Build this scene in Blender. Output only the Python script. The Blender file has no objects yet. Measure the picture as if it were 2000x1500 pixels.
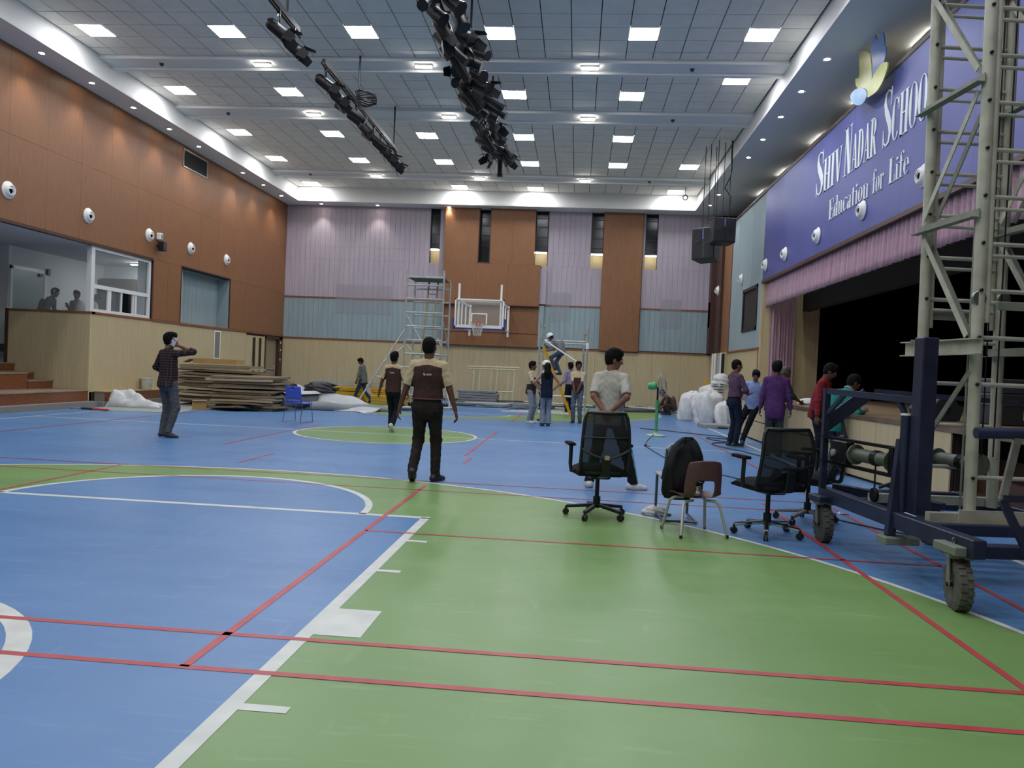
import bpy, bmesh, math, random
import numpy as np
from mathutils import Vector, Matrix

random.seed(7)
SC = bpy.context.scene
COL = SC.collection
PI = math.pi

# ------------------------------------------------------------------ camera
FPX, CAM_H = 1502.0, 1.42
_n = np.array([.0433, 1, -.01964]); _n /= np.linalg.norm(_n)
_y = np.array([127, 24, 1502.]); _y /= np.linalg.norm(_y)
_y -= _n * (_y @ _n); _y /= np.linalg.norm(_y)
_x = np.cross(_y, _n)
if _x[0] < 0: _x = -_x
RW = np.array([_x, _y, _n])
cd = bpy.data.cameras.new('camera')
cam = bpy.data.objects.new('camera', cd); COL.objects.link(cam)
cd.sensor_width = 36.0; cd.lens = FPX / 2000 * 36.0; cd.clip_start = .05; cd.clip_end = 200
cam.matrix_world = Matrix(((RW[0, 0], RW[0, 1], -RW[0, 2], 0), (RW[1, 0], RW[1, 1], -RW[1, 2], 0),
                           (RW[2, 0], RW[2, 1], -RW[2, 2], CAM_H), (0, 0, 0, 1)))
SC.camera = cam

# ------------------------------------------------------------------ world and exposure
w = bpy.data.worlds.new('world'); SC.world = w; w.use_nodes = True
w.node_tree.nodes['Background'].inputs[0].default_value = (.02, .022, .03, 1)
w.node_tree.nodes['Background'].inputs[1].default_value = .3
SC.view_settings.view_transform = 'Standard'
SC.view_settings.look = 'None'
SC.view_settings.gamma = 1.0
SC.view_settings.use_curve_mapping = False
SC.view_settings.exposure = 0.78
PANEL_EMIT = 26.0        # ceiling panel brightness
SPOT_W = 38.0            # recessed downlight power
SC.cycles.max_bounces = 5
SC.cycles.diffuse_bounces = 4
SC.cycles.glossy_bounces = 2
SC.cycles.transparent_max_bounces = 6
SC.cycles.adaptive_threshold = .025
SC.cycles.sample_clamp_indirect = 6.0

# ------------------------------------------------------------------ materials
def lin(h):
    if isinstance(h, str):
        h = h.lstrip('#'); c = [int(h[i:i + 2], 16) / 255 for i in (0, 2, 4)]
    else: c = [x / 255 for x in h]
    return tuple(x / 12.92 if x <= .04045 else ((x + .055) / 1.055) ** 2.4 for x in c) + (1,)

MATS = {}
def mat(name, col, rough=.6, metal=0, col2=None, scale=(6, 6, 6), detail=4, ramp=(.35, .65), bump=0, bscale=None,
        spec=.5, emit=0, coat=0, trans=0, alpha=1, sheen=0, local=False):
    if name in MATS: return MATS[name]
    m = bpy.data.materials.new(name); m.use_nodes = True
    nt = m.node_tree; b = nt.nodes['Principled BSDF']
    b.inputs['Base Color'].default_value = lin(col)
    b.inputs['Roughness'].default_value = rough
    b.inputs['Metallic'].default_value = metal
    b.inputs['Specular IOR Level'].default_value = spec
    b.inputs['Coat Weight'].default_value = coat
    b.inputs['Transmission Weight'].default_value = trans
    b.inputs['Alpha'].default_value = alpha
    b.inputs['Sheen Weight'].default_value = sheen
    if emit:
        b.inputs['Emission Color'].default_value = lin(col); b.inputs['Emission Strength'].default_value = emit
    if col2 is not None or bump:
        if local:
            src = nt.nodes.new('ShaderNodeTexCoord').outputs['Object']
        else:
            src = nt.nodes.new('ShaderNodeNewGeometry').outputs['Position']
        def noise(sc, det):
            mp = nt.nodes.new('ShaderNodeMapping'); mp.inputs['Scale'].default_value = sc
            nt.links.new(src, mp.inputs['Vector'])
            nz = nt.nodes.new('ShaderNodeTexNoise'); nz.inputs['Scale'].default_value = 1; nz.inputs['Detail'].default_value = det
            nt.links.new(mp.outputs[0], nz.inputs['Vector']); return nz
        if col2 is not None:
            nz = noise(scale, detail)
            cr = nt.nodes.new('ShaderNodeValToRGB')
            cr.color_ramp.elements[0].position = ramp[0]; cr.color_ramp.elements[0].color = lin(col)
            cr.color_ramp.elements[1].position = ramp[1]; cr.color_ramp.elements[1].color = lin(col2)
            nt.links.new(nz.outputs['Fac'], cr.inputs['Fac']); nt.links.new(cr.outputs['Color'], b.inputs['Base Color'])
        if bump:
            nb = noise(bscale or scale, 5)
            bp = nt.nodes.new('ShaderNodeBump'); bp.inputs['Strength'].default_value = bump; bp.inputs['Distance'].default_value = .01
            nt.links.new(nb.outputs['Fac'], bp.inputs['Height']); nt.links.new(bp.outputs['Normal'], b.inputs['Normal'])
    MATS[name] = m
    return m

def floor_paint(name, col, col2, scuff, rough=.3):
    """painted sports floor: slow tone drift, dusty scuffs, semi gloss"""
    m = mat(name, col, rough=rough, spec=.45)
    nt = m.node_tree; b = nt.nodes['Principled BSDF']
    g = nt.nodes.new('ShaderNodeNewGeometry')
    def nz(sc, det, rot=0):
        mp = nt.nodes.new('ShaderNodeMapping'); mp.inputs['Scale'].default_value = sc; mp.inputs['Rotation'].default_value = (0, 0, rot)
        nt.links.new(g.outputs['Position'], mp.inputs['Vector'])
        n = nt.nodes.new('ShaderNodeTexNoise'); n.inputs['Scale'].default_value = 1; n.inputs['Detail'].default_value = det
        nt.links.new(mp.outputs[0], n.inputs['Vector']); return n.outputs['Fac']
    def rmp(f, a, c):
        r = nt.nodes.new('ShaderNodeMapRange'); r.inputs['From Min'].default_value = a; r.inputs['From Max'].default_value = c
        nt.links.new(f, r.inputs['Value']); return r.outputs['Result']
    def mix(a, c, f):
        x = nt.nodes.new('ShaderNodeMix'); x.data_type = 'RGBA'
        nt.links.new(f, x.inputs['Factor'])
        for k, v in ((6, a), (7, c)):
            if isinstance(v, tuple): x.inputs[k].default_value = v
            else: nt.links.new(v, x.inputs[k])
        return x.outputs[2]
    c0 = mix(lin(col), lin(col2), rmp(nz((.5, .9, 1), 3), .35, .65))
    s1 = rmp(nz((2.2, 14, 1), 6, .35), .60, .80)
    s2 = rmp(nz((9, 2.0, 1), 6, .9), .64, .84)
    mul = nt.nodes.new('ShaderNodeMath'); mul.operation = 'MAXIMUM'; nt.links.new(s1, mul.inputs[0]); nt.links.new(s2, mul.inputs[1])
    m3 = nt.nodes.new('ShaderNodeMath'); m3.operation = 'MULTIPLY'; m3.inputs[1].default_value = .34; nt.links.new(mul.outputs[0], m3.inputs[0])
    c1 = mix(c0, lin(scuff), m3.outputs[0])
    nt.links.new(c1, b.inputs['Base Color'])
    rr = nt.nodes.new('ShaderNodeMapRange'); rr.inputs['To Min'].default_value = rough - .04; rr.inputs['To Max'].default_value = rough + .14
    nt.links.new(nz((1.5, 4, 1), 4), rr.inputs['Value']); nt.links.new(rr.outputs['Result'], b.inputs['Roughness'])
    return m

# ------------------------------------------------------------------ mesh building
class MB:
    def __init__(s): s.v = []; s.f = []; s.m = []
    def add(s, vs, fs, mi=0):
        o = len(s.v); s.v.extend([tuple(v) for v in vs]); s.f.extend([tuple(i + o for i in f) for f in fs]); s.m.extend([mi] * len(fs)); return s
    def box(s, x0, x1, y0, y1, z0, z1, mi=0):
        return s.add([(x0, y0, z0), (x1, y0, z0), (x1, y1, z0), (x0, y1, z0), (x0, y0, z1), (x1, y0, z1), (x1, y1, z1), (x0, y1, z1)],
                     [(0, 3, 2, 1), (4, 5, 6, 7), (0, 1, 5, 4), (1, 2, 6, 5), (2, 3, 7, 6), (3, 0, 4, 7)], mi)
    def cbox(s, c, d, R=None, mi=0):
        hx, hy, hz = d[0] / 2, d[1] / 2, d[2] / 2
        vs = [Vector((a, b, e)) for e in (-hz, hz) for (a, b) in ((-hx, -hy), (hx, -hy), (hx, hy), (-hx, hy))]
        if R is not None: vs = [R @ v for v in vs]
        vs = [v + Vector(c) for v in vs]
        return s.add(vs, [(0, 3, 2, 1), (4, 5, 6, 7), (0, 1, 5, 4), (1, 2, 6, 5), (2, 3, 7, 6), (3, 0, 4, 7)], mi)
    def bar(s, p0, p1, w, h, up=(0, 0, 1), mi=0):
        p0, p1 = Vector(p0), Vector(p1); d = (p1 - p0); L = d.length; d.normalize()
        u = Vector(up); sd = d.cross(u)
        if sd.length < 1e-4: sd = d.cross(Vector((1, 0, 0)))
        sd.normalize(); u = sd.cross(d)
        R = Matrix((sd, d, u)).transposed()
        return s.cbox((p0 + p1) / 2, (w, L, h), R, mi)
    def tube(s, p0, p1, r, seg=8, r1=None, caps=True, mi=0):
        return s.path([p0, p1], [r, r if r1 is None else r1], seg, caps, mi)
    def path(s, pts, r, seg=6, caps=True, mi=0, closed=False, flat=None):
        pts = [Vector(p) for p in pts]; n = len(pts)
        rs = r if isinstance(r, (list, tuple)) else [r] * n
        t0 = (pts[1] - pts[0]).normalized()
        u = t0.cross(Vector((0, 0, 1)))
        if u.length < 1e-3: u = t0.cross(Vector((1, 0, 0)))
        u.normalize(); vs = []
        for i, p in enumerate(pts):
            if closed: t = (pts[(i + 1) % n] - pts[i - 1])
            elif i == 0: t = pts[1] - pts[0]
            elif i == n - 1: t = pts[-1] - pts[-2]
            else: t = (pts[i + 1] - pts[i]).normalized() + (pts[i] - pts[i - 1]).normalized()
            if t.length < 1e-9: t = t0
            t.normalize(); u = (u - t * u.dot(t))
            if u.length < 1e-6: u = t.orthogonal()
            u.normalize(); v = t.cross(u)
            for k in range(seg):
                a = 2 * PI * k / seg
                vs.append(p + u * (math.cos(a) * rs[i]) + v * (math.sin(a) * rs[i] * (flat or 1)))
        fs = []
        for i in range(n if closed else n - 1):
            j = (i + 1) % n
            for k in range(seg):
                q = (k + 1) % seg
                fs.append((i * seg + k, i * seg + q, j * seg + q, j * seg + k))
        if caps and not closed:
            fs.append(tuple(range(seg - 1, -1, -1))); fs.append(tuple((n - 1) * seg + k for k in range(seg)))
        return s.add(vs, fs, mi)
    def lathe(s, prof, seg=16, o=(0, 0, 0), ax=(0, 0, 1), mi=0, sx=1, sy=1):
        ax = Vector(ax).normalized(); u = ax.orthogonal().normalized()
        if abs(ax.z) > .99: u = Vector((1, 0, 0))
        v = ax.cross(u); o = Vector(o); vs = []
        for (r, z) in prof:
            for k in range(seg):
                a = 2 * PI * k / seg
                vs.append(o + ax * z + u * (r * math.cos(a) * sx) + v * (r * math.sin(a) * sy))
        fs = []
        for i in range(len(prof) - 1):
            for k in range(seg):
                q = (k + 1) % seg; fs.append((i * seg + k, i * seg + q, (i + 1) * seg + q, (i + 1) * seg + k))
        if prof[0][0] > 1e-6: fs.append(tuple(range(seg - 1, -1, -1)))
        if prof[-1][0] > 1e-6: fs.append(tuple((len(prof) - 1) * seg + k for k in range(seg)))
        return s.add(vs, fs, mi)
    def prism(s, poly, o=(0, 0, 0), u=(1, 0, 0), v=(0, 1, 0), d=.01, mi=0):
        """poly in the plane (u,v) at o, thickness d along u x v"""
        o, u, v = Vector(o), Vector(u), Vector(v); n = u.cross(v).normalized(); k = len(poly)
        a = [o + u * p[0] + v * p[1] for p in poly]; b = [p + n * d for p in a]
        fs = [tuple(range(k - 1, -1, -1)), tuple(range(k, 2 * k))] + [(i, (i + 1) % k, (i + 1) % k + k, i + k) for i in range(k)]
        return s.add(a + b, fs, mi)
    def grid(s, fn, nu, nv, mi=0, thick=0):
        vs = [Vector(fn(i / nu, j / nv)) for j in range(nv + 1) for i in range(nu + 1)]
        fs = [(j * (nu + 1) + i, j * (nu + 1) + i + 1, (j + 1) * (nu + 1) + i + 1, (j + 1) * (nu + 1) + i) for j in range(nv) for i in range(nu)]
        return s.add(vs, fs, mi)
    def mesh(s, name, smooth=False, bevel=0, seg=1):
        me = bpy.data.meshes.new(name); me.from_pydata(s.v, [], s.f)
        if any(s.m): me.polygons.foreach_set('material_index', s.m)
        if bevel:
            bm = bmesh.new(); bm.from_mesh(me)
            bmesh.ops.bevel(bm, geom=[e for e in bm.edges if len(e.link_faces) == 2 and e.calc_face_angle(0) > .5], offset=bevel, segments=seg, affect='EDGES', clamp_overlap=True)
            bm.to_mesh(me); bm.free()
        if smooth:
            me.polygons.foreach_set('use_smooth', [True] * len(me.polygons))
            if smooth != 'all':
                try: me.set_sharp_from_angle(angle=math.radians(38))
                except Exception: pass
        me.update(); return me
    def build(s, name, m, parent=None, smooth=False, bevel=0, seg=1, loc=None):
        return obj(name, s.mesh(name, smooth, bevel, seg), m, parent, loc)

def obj(name, me, m, parent=None, loc=None, rot=None):
    ms = m if isinstance(m, (list, tuple)) else [m]
    if len(me.materials) == 0:
        for x in ms: me.materials.append(x)
    o = bpy.data.objects.new(name, me); COL.objects.link(o)
    if parent is not None: o.parent = parent
    if loc is not None: o.location = loc
    if rot is not None: o.rotation_euler = rot
    return o

def tag(o, label, cat, group=None):
    o['label'] = label; o['category'] = cat
    if group: o['group'] = group
    return o
def thing(name, label, cat, loc=(0, 0, 0), rotz=0, group=None):
    o = bpy.data.objects.new(name, None); COL.objects.link(o); o.empty_display_size = .1
    o.location = loc; o.rotation_euler = (0, 0, rotz)
    return tag(o, label, cat, group)
def struct(o):
    o['kind'] = 'structure'; return o
def sroot(name):
    o = bpy.data.objects.new(name, None); COL.objects.link(o); return struct(o)
def copy_tree(o, parent=None):
    c = o.copy(); COL.objects.link(c); c.parent = parent
    for ch in list(o.children): copy_tree(ch, c)
    return c
def nth(i): return ['first', 'second', 'third', 'fourth', 'fifth', 'sixth', 'seventh', 'eighth', 'ninth', 'tenth', 'eleventh', 'twelfth',
                    'thirteenth', 'fourteenth', 'fifteenth', 'sixteenth', 'seventeenth', 'eighteenth', 'nineteenth', 'twentieth', 'twenty-first',
                    'twenty-second', 'twenty-third', 'twenty-fourth', 'twenty-fifth', 'twenty-sixth', 'twenty-seventh', 'twenty-eighth'][i]

# palette
BROWN = mat('brown_veneer', '#7c5233', .48, col2='#8d613f', scale=(60, 60, 2.2), ramp=(.3, .7), spec=.4)
BEIGE = mat('beige_veneer', '#b3a27c', .5, col2='#c0b08b', scale=(30, 30, 1.2), ramp=(.3, .7), spec=.35)
LAV = mat('lavender_board', '#a79da8', .6, col2='#b0a6b0', scale=(14, 14, .8), spec=.3)
BLUEGREY = mat('bluegrey_board', '#8a9ba0', .6, col2='#94a5a9', scale=(14, 14, .8), spec=.3)
DARKGAP = mat('joint_dark', '#3a3230', .8)
TRIM = mat('wood_trim', '#86573a', .45, col2='#774a30', scale=(30, 30, 3))
TRIMDK = mat('dark_wood_trim', '#4a2c20', .45, col2='#3c231a', scale=(30, 30, 3))
WHITEP = mat('white_plaster', '#e4e4df', .7)
SOFF = mat('soffit_paint', '#e3e2de', .7)
TILE = mat('ceiling_tile', '#e9e4d9', .85, col2='#e2ddd2', scale=(3, 3, 3))
GRIDM = mat('ceiling_grid', '#1d1f23', .8)
BLACK = mat('black_plastic', '#121316', .45)
BLACKM = mat('black_metal', '#17181a', .38, metal=.3)
WHITEM = mat('white_paint_metal', '#e4e4e0', .4)
STEEL = mat('galvanised_steel', '#8d918f', .38, metal=.85, col2='#a4a8a5', scale=(9, 9, 9))
CHROME = mat('chrome', '#c9cccd', .12, metal=1)
GREYP = mat('grey_plastic', '#8f9294', .5)
DKGREY = mat('dark_grey', '#33353a', .6)
DRAPE = mat('black_drape', '#030304', .95, spec=.0)
GLASS = mat('dark_glass', '#080b0e', .15, spec=.25)
# ================================================================== SETTING
XL, XR, YB, YF = -12.4, 5.4, 31.48, -5.0
ZS, ZC, ZD, ZT = 7.9, 8.5, 2.36, 4.08     # soffit, ceiling, dado, colour change

# ---- floor -------------------------------------------------------
FBLUE = floor_paint('court_blue', '#4f7aab', '#5984b3', '#8eacce', .3)
FGREEN = floor_paint('court_green', '#6c8f52', '#749759', '#9cb58c', .3)
FWHITE = mat('court_white', '#d3d6d0', .4, col2='#c4c8c2', scale=(6, 6, 6))
FRED = mat('court_red', '#a93b40', .4, col2='#b4494b', scale=(5, 5, 5))
floor = MB().box(XL - 4, 15, YF, YB + .3, -.2, 0).build('floor', FBLUE); struct(floor)

CX, CYN, CYF, RT = -3.75, 2.74, 27.59, 6.75
MIDY = (CYN + CYF) / 2
def flat(name, polys, m, z, parent=None):
    b = MB()
    for p in polys: b.add([(x, y, z) for x, y in p], [tuple(range(len(p)))])
    return b.build(name, m, parent or floor)
def arc(cx, cy, r, a0, a1, n): return [(cx + r * math.cos(a0 + (a1 - a0) * i / n), cy + r * math.sin(a0 + (a1 - a0) * i / n)) for i in range(n + 1)]
def arc_line(cx, cy, r, wd, a0, a1, n):
    o, i = arc(cx, cy, r, a0, a1, n), arc(cx, cy, r - wd, a0, a1, n)
    return [(o[k], o[k + 1], i[k + 1], i[k]) for k in range(n)]
def rect(x0, x1, y0, y1): return [(x0, y0), (x1, y0), (x1, y1), (x0, y1)]
def half(sgn, cy):
    """one end of the court; sgn +1 = near end (arc bulges to +Y)"""
    a0, a1 = (0, PI) if sgn > 0 else (PI, 2 * PI)
    b0 = cy - sgn * 1.575
    poly = arc(CX, cy, RT, a0, a1, 72)
    if sgn > 0: poly = poly + [(CX - RT, b0), (CX + RT, b0)]
    else: poly = poly + [(CX + RT, b0), (CX - RT, b0)]
    flat('court_zone', [poly], FGREEN, .0010)
    ft = cy + sgn * 4.3
    key = rect(CX - 2.45, CX + 2.45, min(b0, ft), max(b0, ft))
    flat('court_key', [key, arc(CX, ft, 1.8, a0, a1, 40)], FBLUE, .0018)
    z = .0026
    flat('court_line', arc_line(CX, cy, RT, .05, a0, a1, 96), FWHITE, z)
    for s in (-1, 1):
        flat('court_line', [rect(CX + s * RT - (.05 if s > 0 else 0), CX + s * RT + (0 if s > 0 else .05), min(b0, cy), max(b0, cy))], FWHITE, z)
        flat('court_line', [rect(CX + s * 2.45 - (.08 if s > 0 else 0), CX + s * 2.45 + (0 if s > 0 else .08), min(b0, ft), max(b0, ft))], FWHITE, z)
        for q in (6.08, 5.15, 3.0):
            yy = cy + sgn * (q - 2.74)
            xs = sorted((CX + s * 2.45, CX + s * (2.45 + (.16 if q > 4 else .2))))
            flat('court_line', [rect(xs[0], xs[1], yy - .03, yy + .03)], FWHITE, z)
        xs = sorted((CX + s * 2.45, CX + s * 2.70)); ya, yb = sorted((cy + sgn * (3.86 - 2.74), cy + sgn * (4.30 - 2.74)))
        flat('court_line', [rect(xs[0], xs[1], ya, yb)], FWHITE, z)
    flat('court_line', [rect(CX - 2.45, CX + 2.45, ft - .04, ft + .04)], FWHITE, z)
    flat('court_line', arc_line(CX, ft, 1.84, .07, a0, a1, 48), FWHITE, z)
    flat('court_line', arc_line(CX, cy, 1.40, .11, a0, a1, 32), FWHITE, z)
half(1, CYN); half(-1, CYF)
flat('court_zone', [arc(CX, MIDY, 1.78, 0, 2 * PI, 64)[:-1]], FGREEN, .0010)
flat('court_line', arc_line(CX, MIDY, 1.82, .06, 0, 2 * PI, 72), FWHITE, .0026)
flat('court_line', [rect(-11.25, 3.75, MIDY - .03, MIDY + .03)], FWHITE, .0026)
for x in (-11.25, 3.72): flat('court_line', [rect(x - .03, x + .03, 1.0, 29.4)], FWHITE, .0026)
for y in (1.1, 29.3): flat('court_line', [rect(-11.25, 3.75, y - .03, y + .03)], FWHITE, .0026)
def red(x0, x1, y0, y1): flat('court_line', [rect(x0, x1, y0, y1)], FRED, .0034)
for y in (3.34, 3.78): red(-9.6, 2.2 if y > 3.5 else 2.98, y - .022, y + .022)
red(-1.745, -1.70, 3.34, 8.95); red(2.17, 2.215, 3.78, 9.0)
red(2.93, 2.97, 1.2, 20.5); red(-1.72, 2.95, 6.335, 6.372)
for y in (8.60, 9.27): red(-9.6, 2.95, y - .016, y + .016)
red(-5.68, -5.64, 3.34, 9.2); red(-5.67, -5.63, 12.0, 16.8)
red(-1.745, -1.705, 12.2, 17.0); red(-1.62, -1.58, 11.2, 11.9); red(-4.5, -4.46, 10.0, 11.2)
red(-9.6, 2.95, 20.6, 20.63); red(-9.6, 2.95, 21.3, 21.33); red(-1.7, -1.66, 20.6, 26.2); red(-9.6, -9.56, 1.2, 21)
# far-side sheet of bare grey screed beside the bleacher foot
GREYFLOOR = mat('grey_screed', '#8d9290', .6, col2='#9a9f9c', scale=(2, 2, 2))
flat('floor_patch', [[(-11.98, 18.3), (-11.1, 17.6), (-9.6, 17.9), (-9.9, 19.6), (-11.98, 22.5)]], GREYFLOOR, .0040)

# ---- ceiling -----------------------------------------------------
ceil = MB().box(-12.6, 7.0, YF - .2, YB + .3, ZC + .03, ZC + .25).build('ceiling', GRIDM); struct(ceil)
PITCH, X0T = .6, -4.93
beams = [(17.60, 18.27), (21.06, 21.85), (28.04, 28.66)]
segs = [(YF, 17.60, 16.3), (18.27, 21.06, 19.93), (21.85, 28.04, 23.55), (28.66, 30.72, 30.2)]
lights = []
for y in (16.3,): lights += [(k, y) for k in (-10.94, -7.93, -4.93, -1.93, 1.07, 3.47)]
lights += [(-10.94, 19.93), (-7.93, 19.93), (-1.93, 19.93), (1.07, 19.93), (3.47, 18.73)]
lights += [(x, 23.55) for x in (-10.93, -7.93, -4.93, -1.93, 1.07)]
lights += [(x, 26.55) for x in (-10.93, -7.93, -4.93, -1.93, 1.07, 3.47)]
lights += [(x, 30.2) for x in (-10.93, -4.93, -1.93, 3.47)]
nvis = len(lights)
lights += [(x, y) for y in (12.7, 9.1, 5.5, 1.9, -1.7) for x in (-10.93, -7.93, -4.93, -1.93, 1.07, 3.47)]
def islight(x, y): return any(abs(x - a) < .3 and abs(y - b) < .3 for a, b in lights)
tiles = []
for (a, b, ref) in segs:
    k0 = math.floor((a - ref) / PITCH) - 1
    y = ref + k0 * PITCH
    while y - PITCH / 2 < b:
        lo, hi = max(a, y - .3), min(b, y + .3)
        if hi - lo > .08:
            for i in range(-12, 17):
                x = X0T + i * PITCH
                xl, xh = max(-11.7, x - .3), min(4.4, x + .3)
                if xh - xl < .06: continue
                if islight(x, y): continue
                tiles.append((xl, xh, lo, hi))
        y += PITCH
vis = sorted([t for t in tiles if t[3] > 14.4], key=lambda t: t[2])
tset = set(vis[:300])
tmesh = MB().box(-.290, .290, -.290, .290, 0, .03).mesh('ceiling_tile')
tmesh.materials.append(TILE)
rest = MB()
for t in tiles:
    dz = random.uniform(-.002, .002)
    if t in tset:
        if t[1] - t[0] > .599 and t[3] - t[2] > .599:
            o = bpy.data.objects.new('ceiling_tile', tmesh); COL.objects.link(o); o.parent = ceil
            o.location = ((t[0] + t[1]) / 2, (t[2] + t[3]) / 2, ZC + dz)
        else:
            MB().box(t[0] + .010, t[1] - .010, t[2] + .010, t[3] - .010, ZC + dz, ZC + .03).build('ceiling_tile', TILE, ceil)
    else: rest.box(t[0] + .010, t[1] - .010, t[2] + .010, t[3] - .010, ZC + dz, ZC + .03)
o = rest.build('ceiling_tile_field', TILE, ceil); o['kind'] = 'stuff'
for i, (a, b) in enumerate(beams):
    o = MB().box(-11.7, 4.4, a, b, ZC - .09, ZC + .03).box(-11.7, 4.4, b - .16, b, ZC - .15, ZC - .09).build('trim_%d' % (i + 1), SOFF); struct(o)
# soffits
s = MB().box(XL - .2, -11.7, YF, YB + .1, ZS, ZC + .05).box(-11.7, -11.62, YF, 30.72, ZS - .0, ZS + .06)
o = s.build('trim_4', SOFF); struct(o)
o = MB().box(-11.7, 4.4, 30.72, YB + .1, ZS, ZC + .05).box(-11.62, 4.32, 30.64, 30.72, ZS, ZS + .06).build('trim_5', SOFF); struct(o)
o = MB().box(4.4, 7.0, YF, YB + .1, ZS, ZC + .05).box(4.32, 4.4, YF, 30.72, ZS, ZS + .06).build('trim_6', SOFF); struct(o)

# ---- left wall ---------------------------------------------------
BACKING = mat('wall_backing', '#2a211d', .9)
wl = sroot('wall_left')
def yz(b, x0, x1, rects):
    for (y0, y1, z0, z1) in rects: b.box(x0, x1, y0, y1, z0, z1)
    return b
RY0, RY1, RZ1 = 23.07, 26.40, 4.15          # blue recess
OY1, OZ1 = 21.42, 4.12                      # booth opening ends / top
yz(MB(), XL - .2, XL - .012, [(YF, YB, OZ1, ZS), (OY1, RY0, ZD, OZ1), (RY1, YB, ZD, OZ1), (RY0, RY1, RZ1, OZ1 + .05), (18.66, 27.9, 0, ZD), (27.9, 29.62, 2.29, ZD), (29.62, 31.40, 2.30, ZD)]).build('backing', BACKING, wl)
g = .004
def panels(y0, y1, z0, z1, wd, m, name='wall_panel', x=XL, ref=None):
    n = max(1, round((y1 - y0) / wd)); st = (y1 - y0) / n
    for i in range(n):
        a, b = y0 + i * st, y0 + (i + 1) * st
        MB().box(x - .014, x + random.uniform(-.0012, .0012), a + g / 2, b - g / 2, z0 + g / 2, z1 - g / 2).build(name, m, wl)
panels(YF, YB, 6.02, ZS, 1.22, BROWN); panels(YF, YB, OZ1 + .04, 6.02, 1.22, BROWN)
panels(OY1 + .04, RY0, ZD + .06, OZ1 + .04, .82, BROWN); panels(RY1, YB, ZD + .06, OZ1 + .04, 1.25, BROWN)
panels(18.66, 22.94, .36, ZD, 1.07, BEIGE); panels(22.94, 27.9, 0, ZD - .02, 1.22, BEIGE)
MB().box(XL - .014, XL, 29.58, 29.64, 0, 2.3).build('wall_panel', BEIGE, wl)
MB().box(XL - .02, XL + .025, OY1 + .04, YB, ZD - .01, ZD + .055).build('dado_rail', TRIM, wl)
MB().box(XL - .1, XL + .03, 10, OY1, OZ1 - .02, OZ1 + .05).build('opening_head', TRIMDK, wl)
MB().box(XL - .16, XL + .012, OY1, OY1 + .05, ZD, OZ1).build('opening_jamb', TRIMDK, wl)
# recess with blue boards
b = MB().box(XL - .47, XL - .45, RY0, RY1, ZD, RZ1).build('recess_back', BLUEGREY, wl)
n = 13
for i in range(n):
    a = RY0 + (RY1 - RY0) * i / n
    MB().box(XL - .45, XL - .44, a + .003, a + (RY1 - RY0) / n - .003, ZD + .03, RZ1 - .03).build('recess_board', BLUEGREY, wl)
MB().box(XL - .45, XL - .02, RY1 - .03, RY1 + .02, ZD, RZ1).build('recess_side', BLUEGREY, wl)
MB().box(XL - .45, XL - .02, RY0 - .02, RY0 + .02, ZD, RZ1).build('recess_side', BLUEGREY, wl)
MB().box(XL - .45, XL - .02, RY0, RY1, RZ1 - .02, RZ1 + .03).build('recess_head', BLUEGREY, wl)
MB().box(XL - .45, XL + .02, RY0, RY1, ZD - .03, ZD + .03).build('recess_sill', TRIM, wl)
for (a, c, e, f) in ((RY0 - .04, RY0, ZD, RZ1 + .04), (RY1, RY1 + .04, ZD, RZ1 + .04), (RY0, RY1, RZ1, RZ1 + .04)):
    MB().box(XL - .02, XL + .015, a, c, e, f).build('recess_frame', TRIMDK, wl)
# slotted double door in the dado
d = sroot('door_1')
for k, (a, b2) in enumerate(((27.92, 28.75), (28.77, 29.58))):
    lf = MB().box(XL - .05, XL - .002, a, b2, .01, 2.27).build('door_leaf', BEIGE, d)
    yy = (28.50, 28.74) if k == 0 else (29.08, 29.30)
    MB().box(XL - .004, XL + .006, yy[0], yy[1], .9, 2.2).build('vision_panel', GLASS, lf)
    MB().tube((XL + .05, yy[0] - .1 if k == 0 else yy[0] - .12, .95), (XL + .05, yy[0] - .1 if k == 0 else yy[0] - .12, 1.25), .012).build('pull_handle', STEEL, lf)
# open door at the far corner
d = sroot('door_2')
fr = MB().box(XL - .2, XL + .03, 29.64, 29.72, 0, 2.3).box(XL - .2, XL + .03, 31.05, 31.40, 0, 2.3).box(XL - .2, XL + .03, 29.64, 31.40, 2.22, 2.32)
fr.build('door_frame', TRIMDK, d)
lf = MB().box(XL - .16, XL - .11, 29.72, 31.05, 0, 2.22).build('door_leaf', mat('door_tan', '#8f8468', .5), d)
MB().tube((XL - .06, 29.95, 1.0), (XL - .06, 30.85, 1.0), .02).cbox((XL - .08, 30.86, 1.05), (.06, .08, .2)).build('panic_bar', GREYP, lf)
for zz in (1.35, 1.75, 2.05): MB().box(XL + .03, XL + .036, 31.15, 31.22, zz, zz + .07).build('switch_plate', WHITEM, d)

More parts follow.
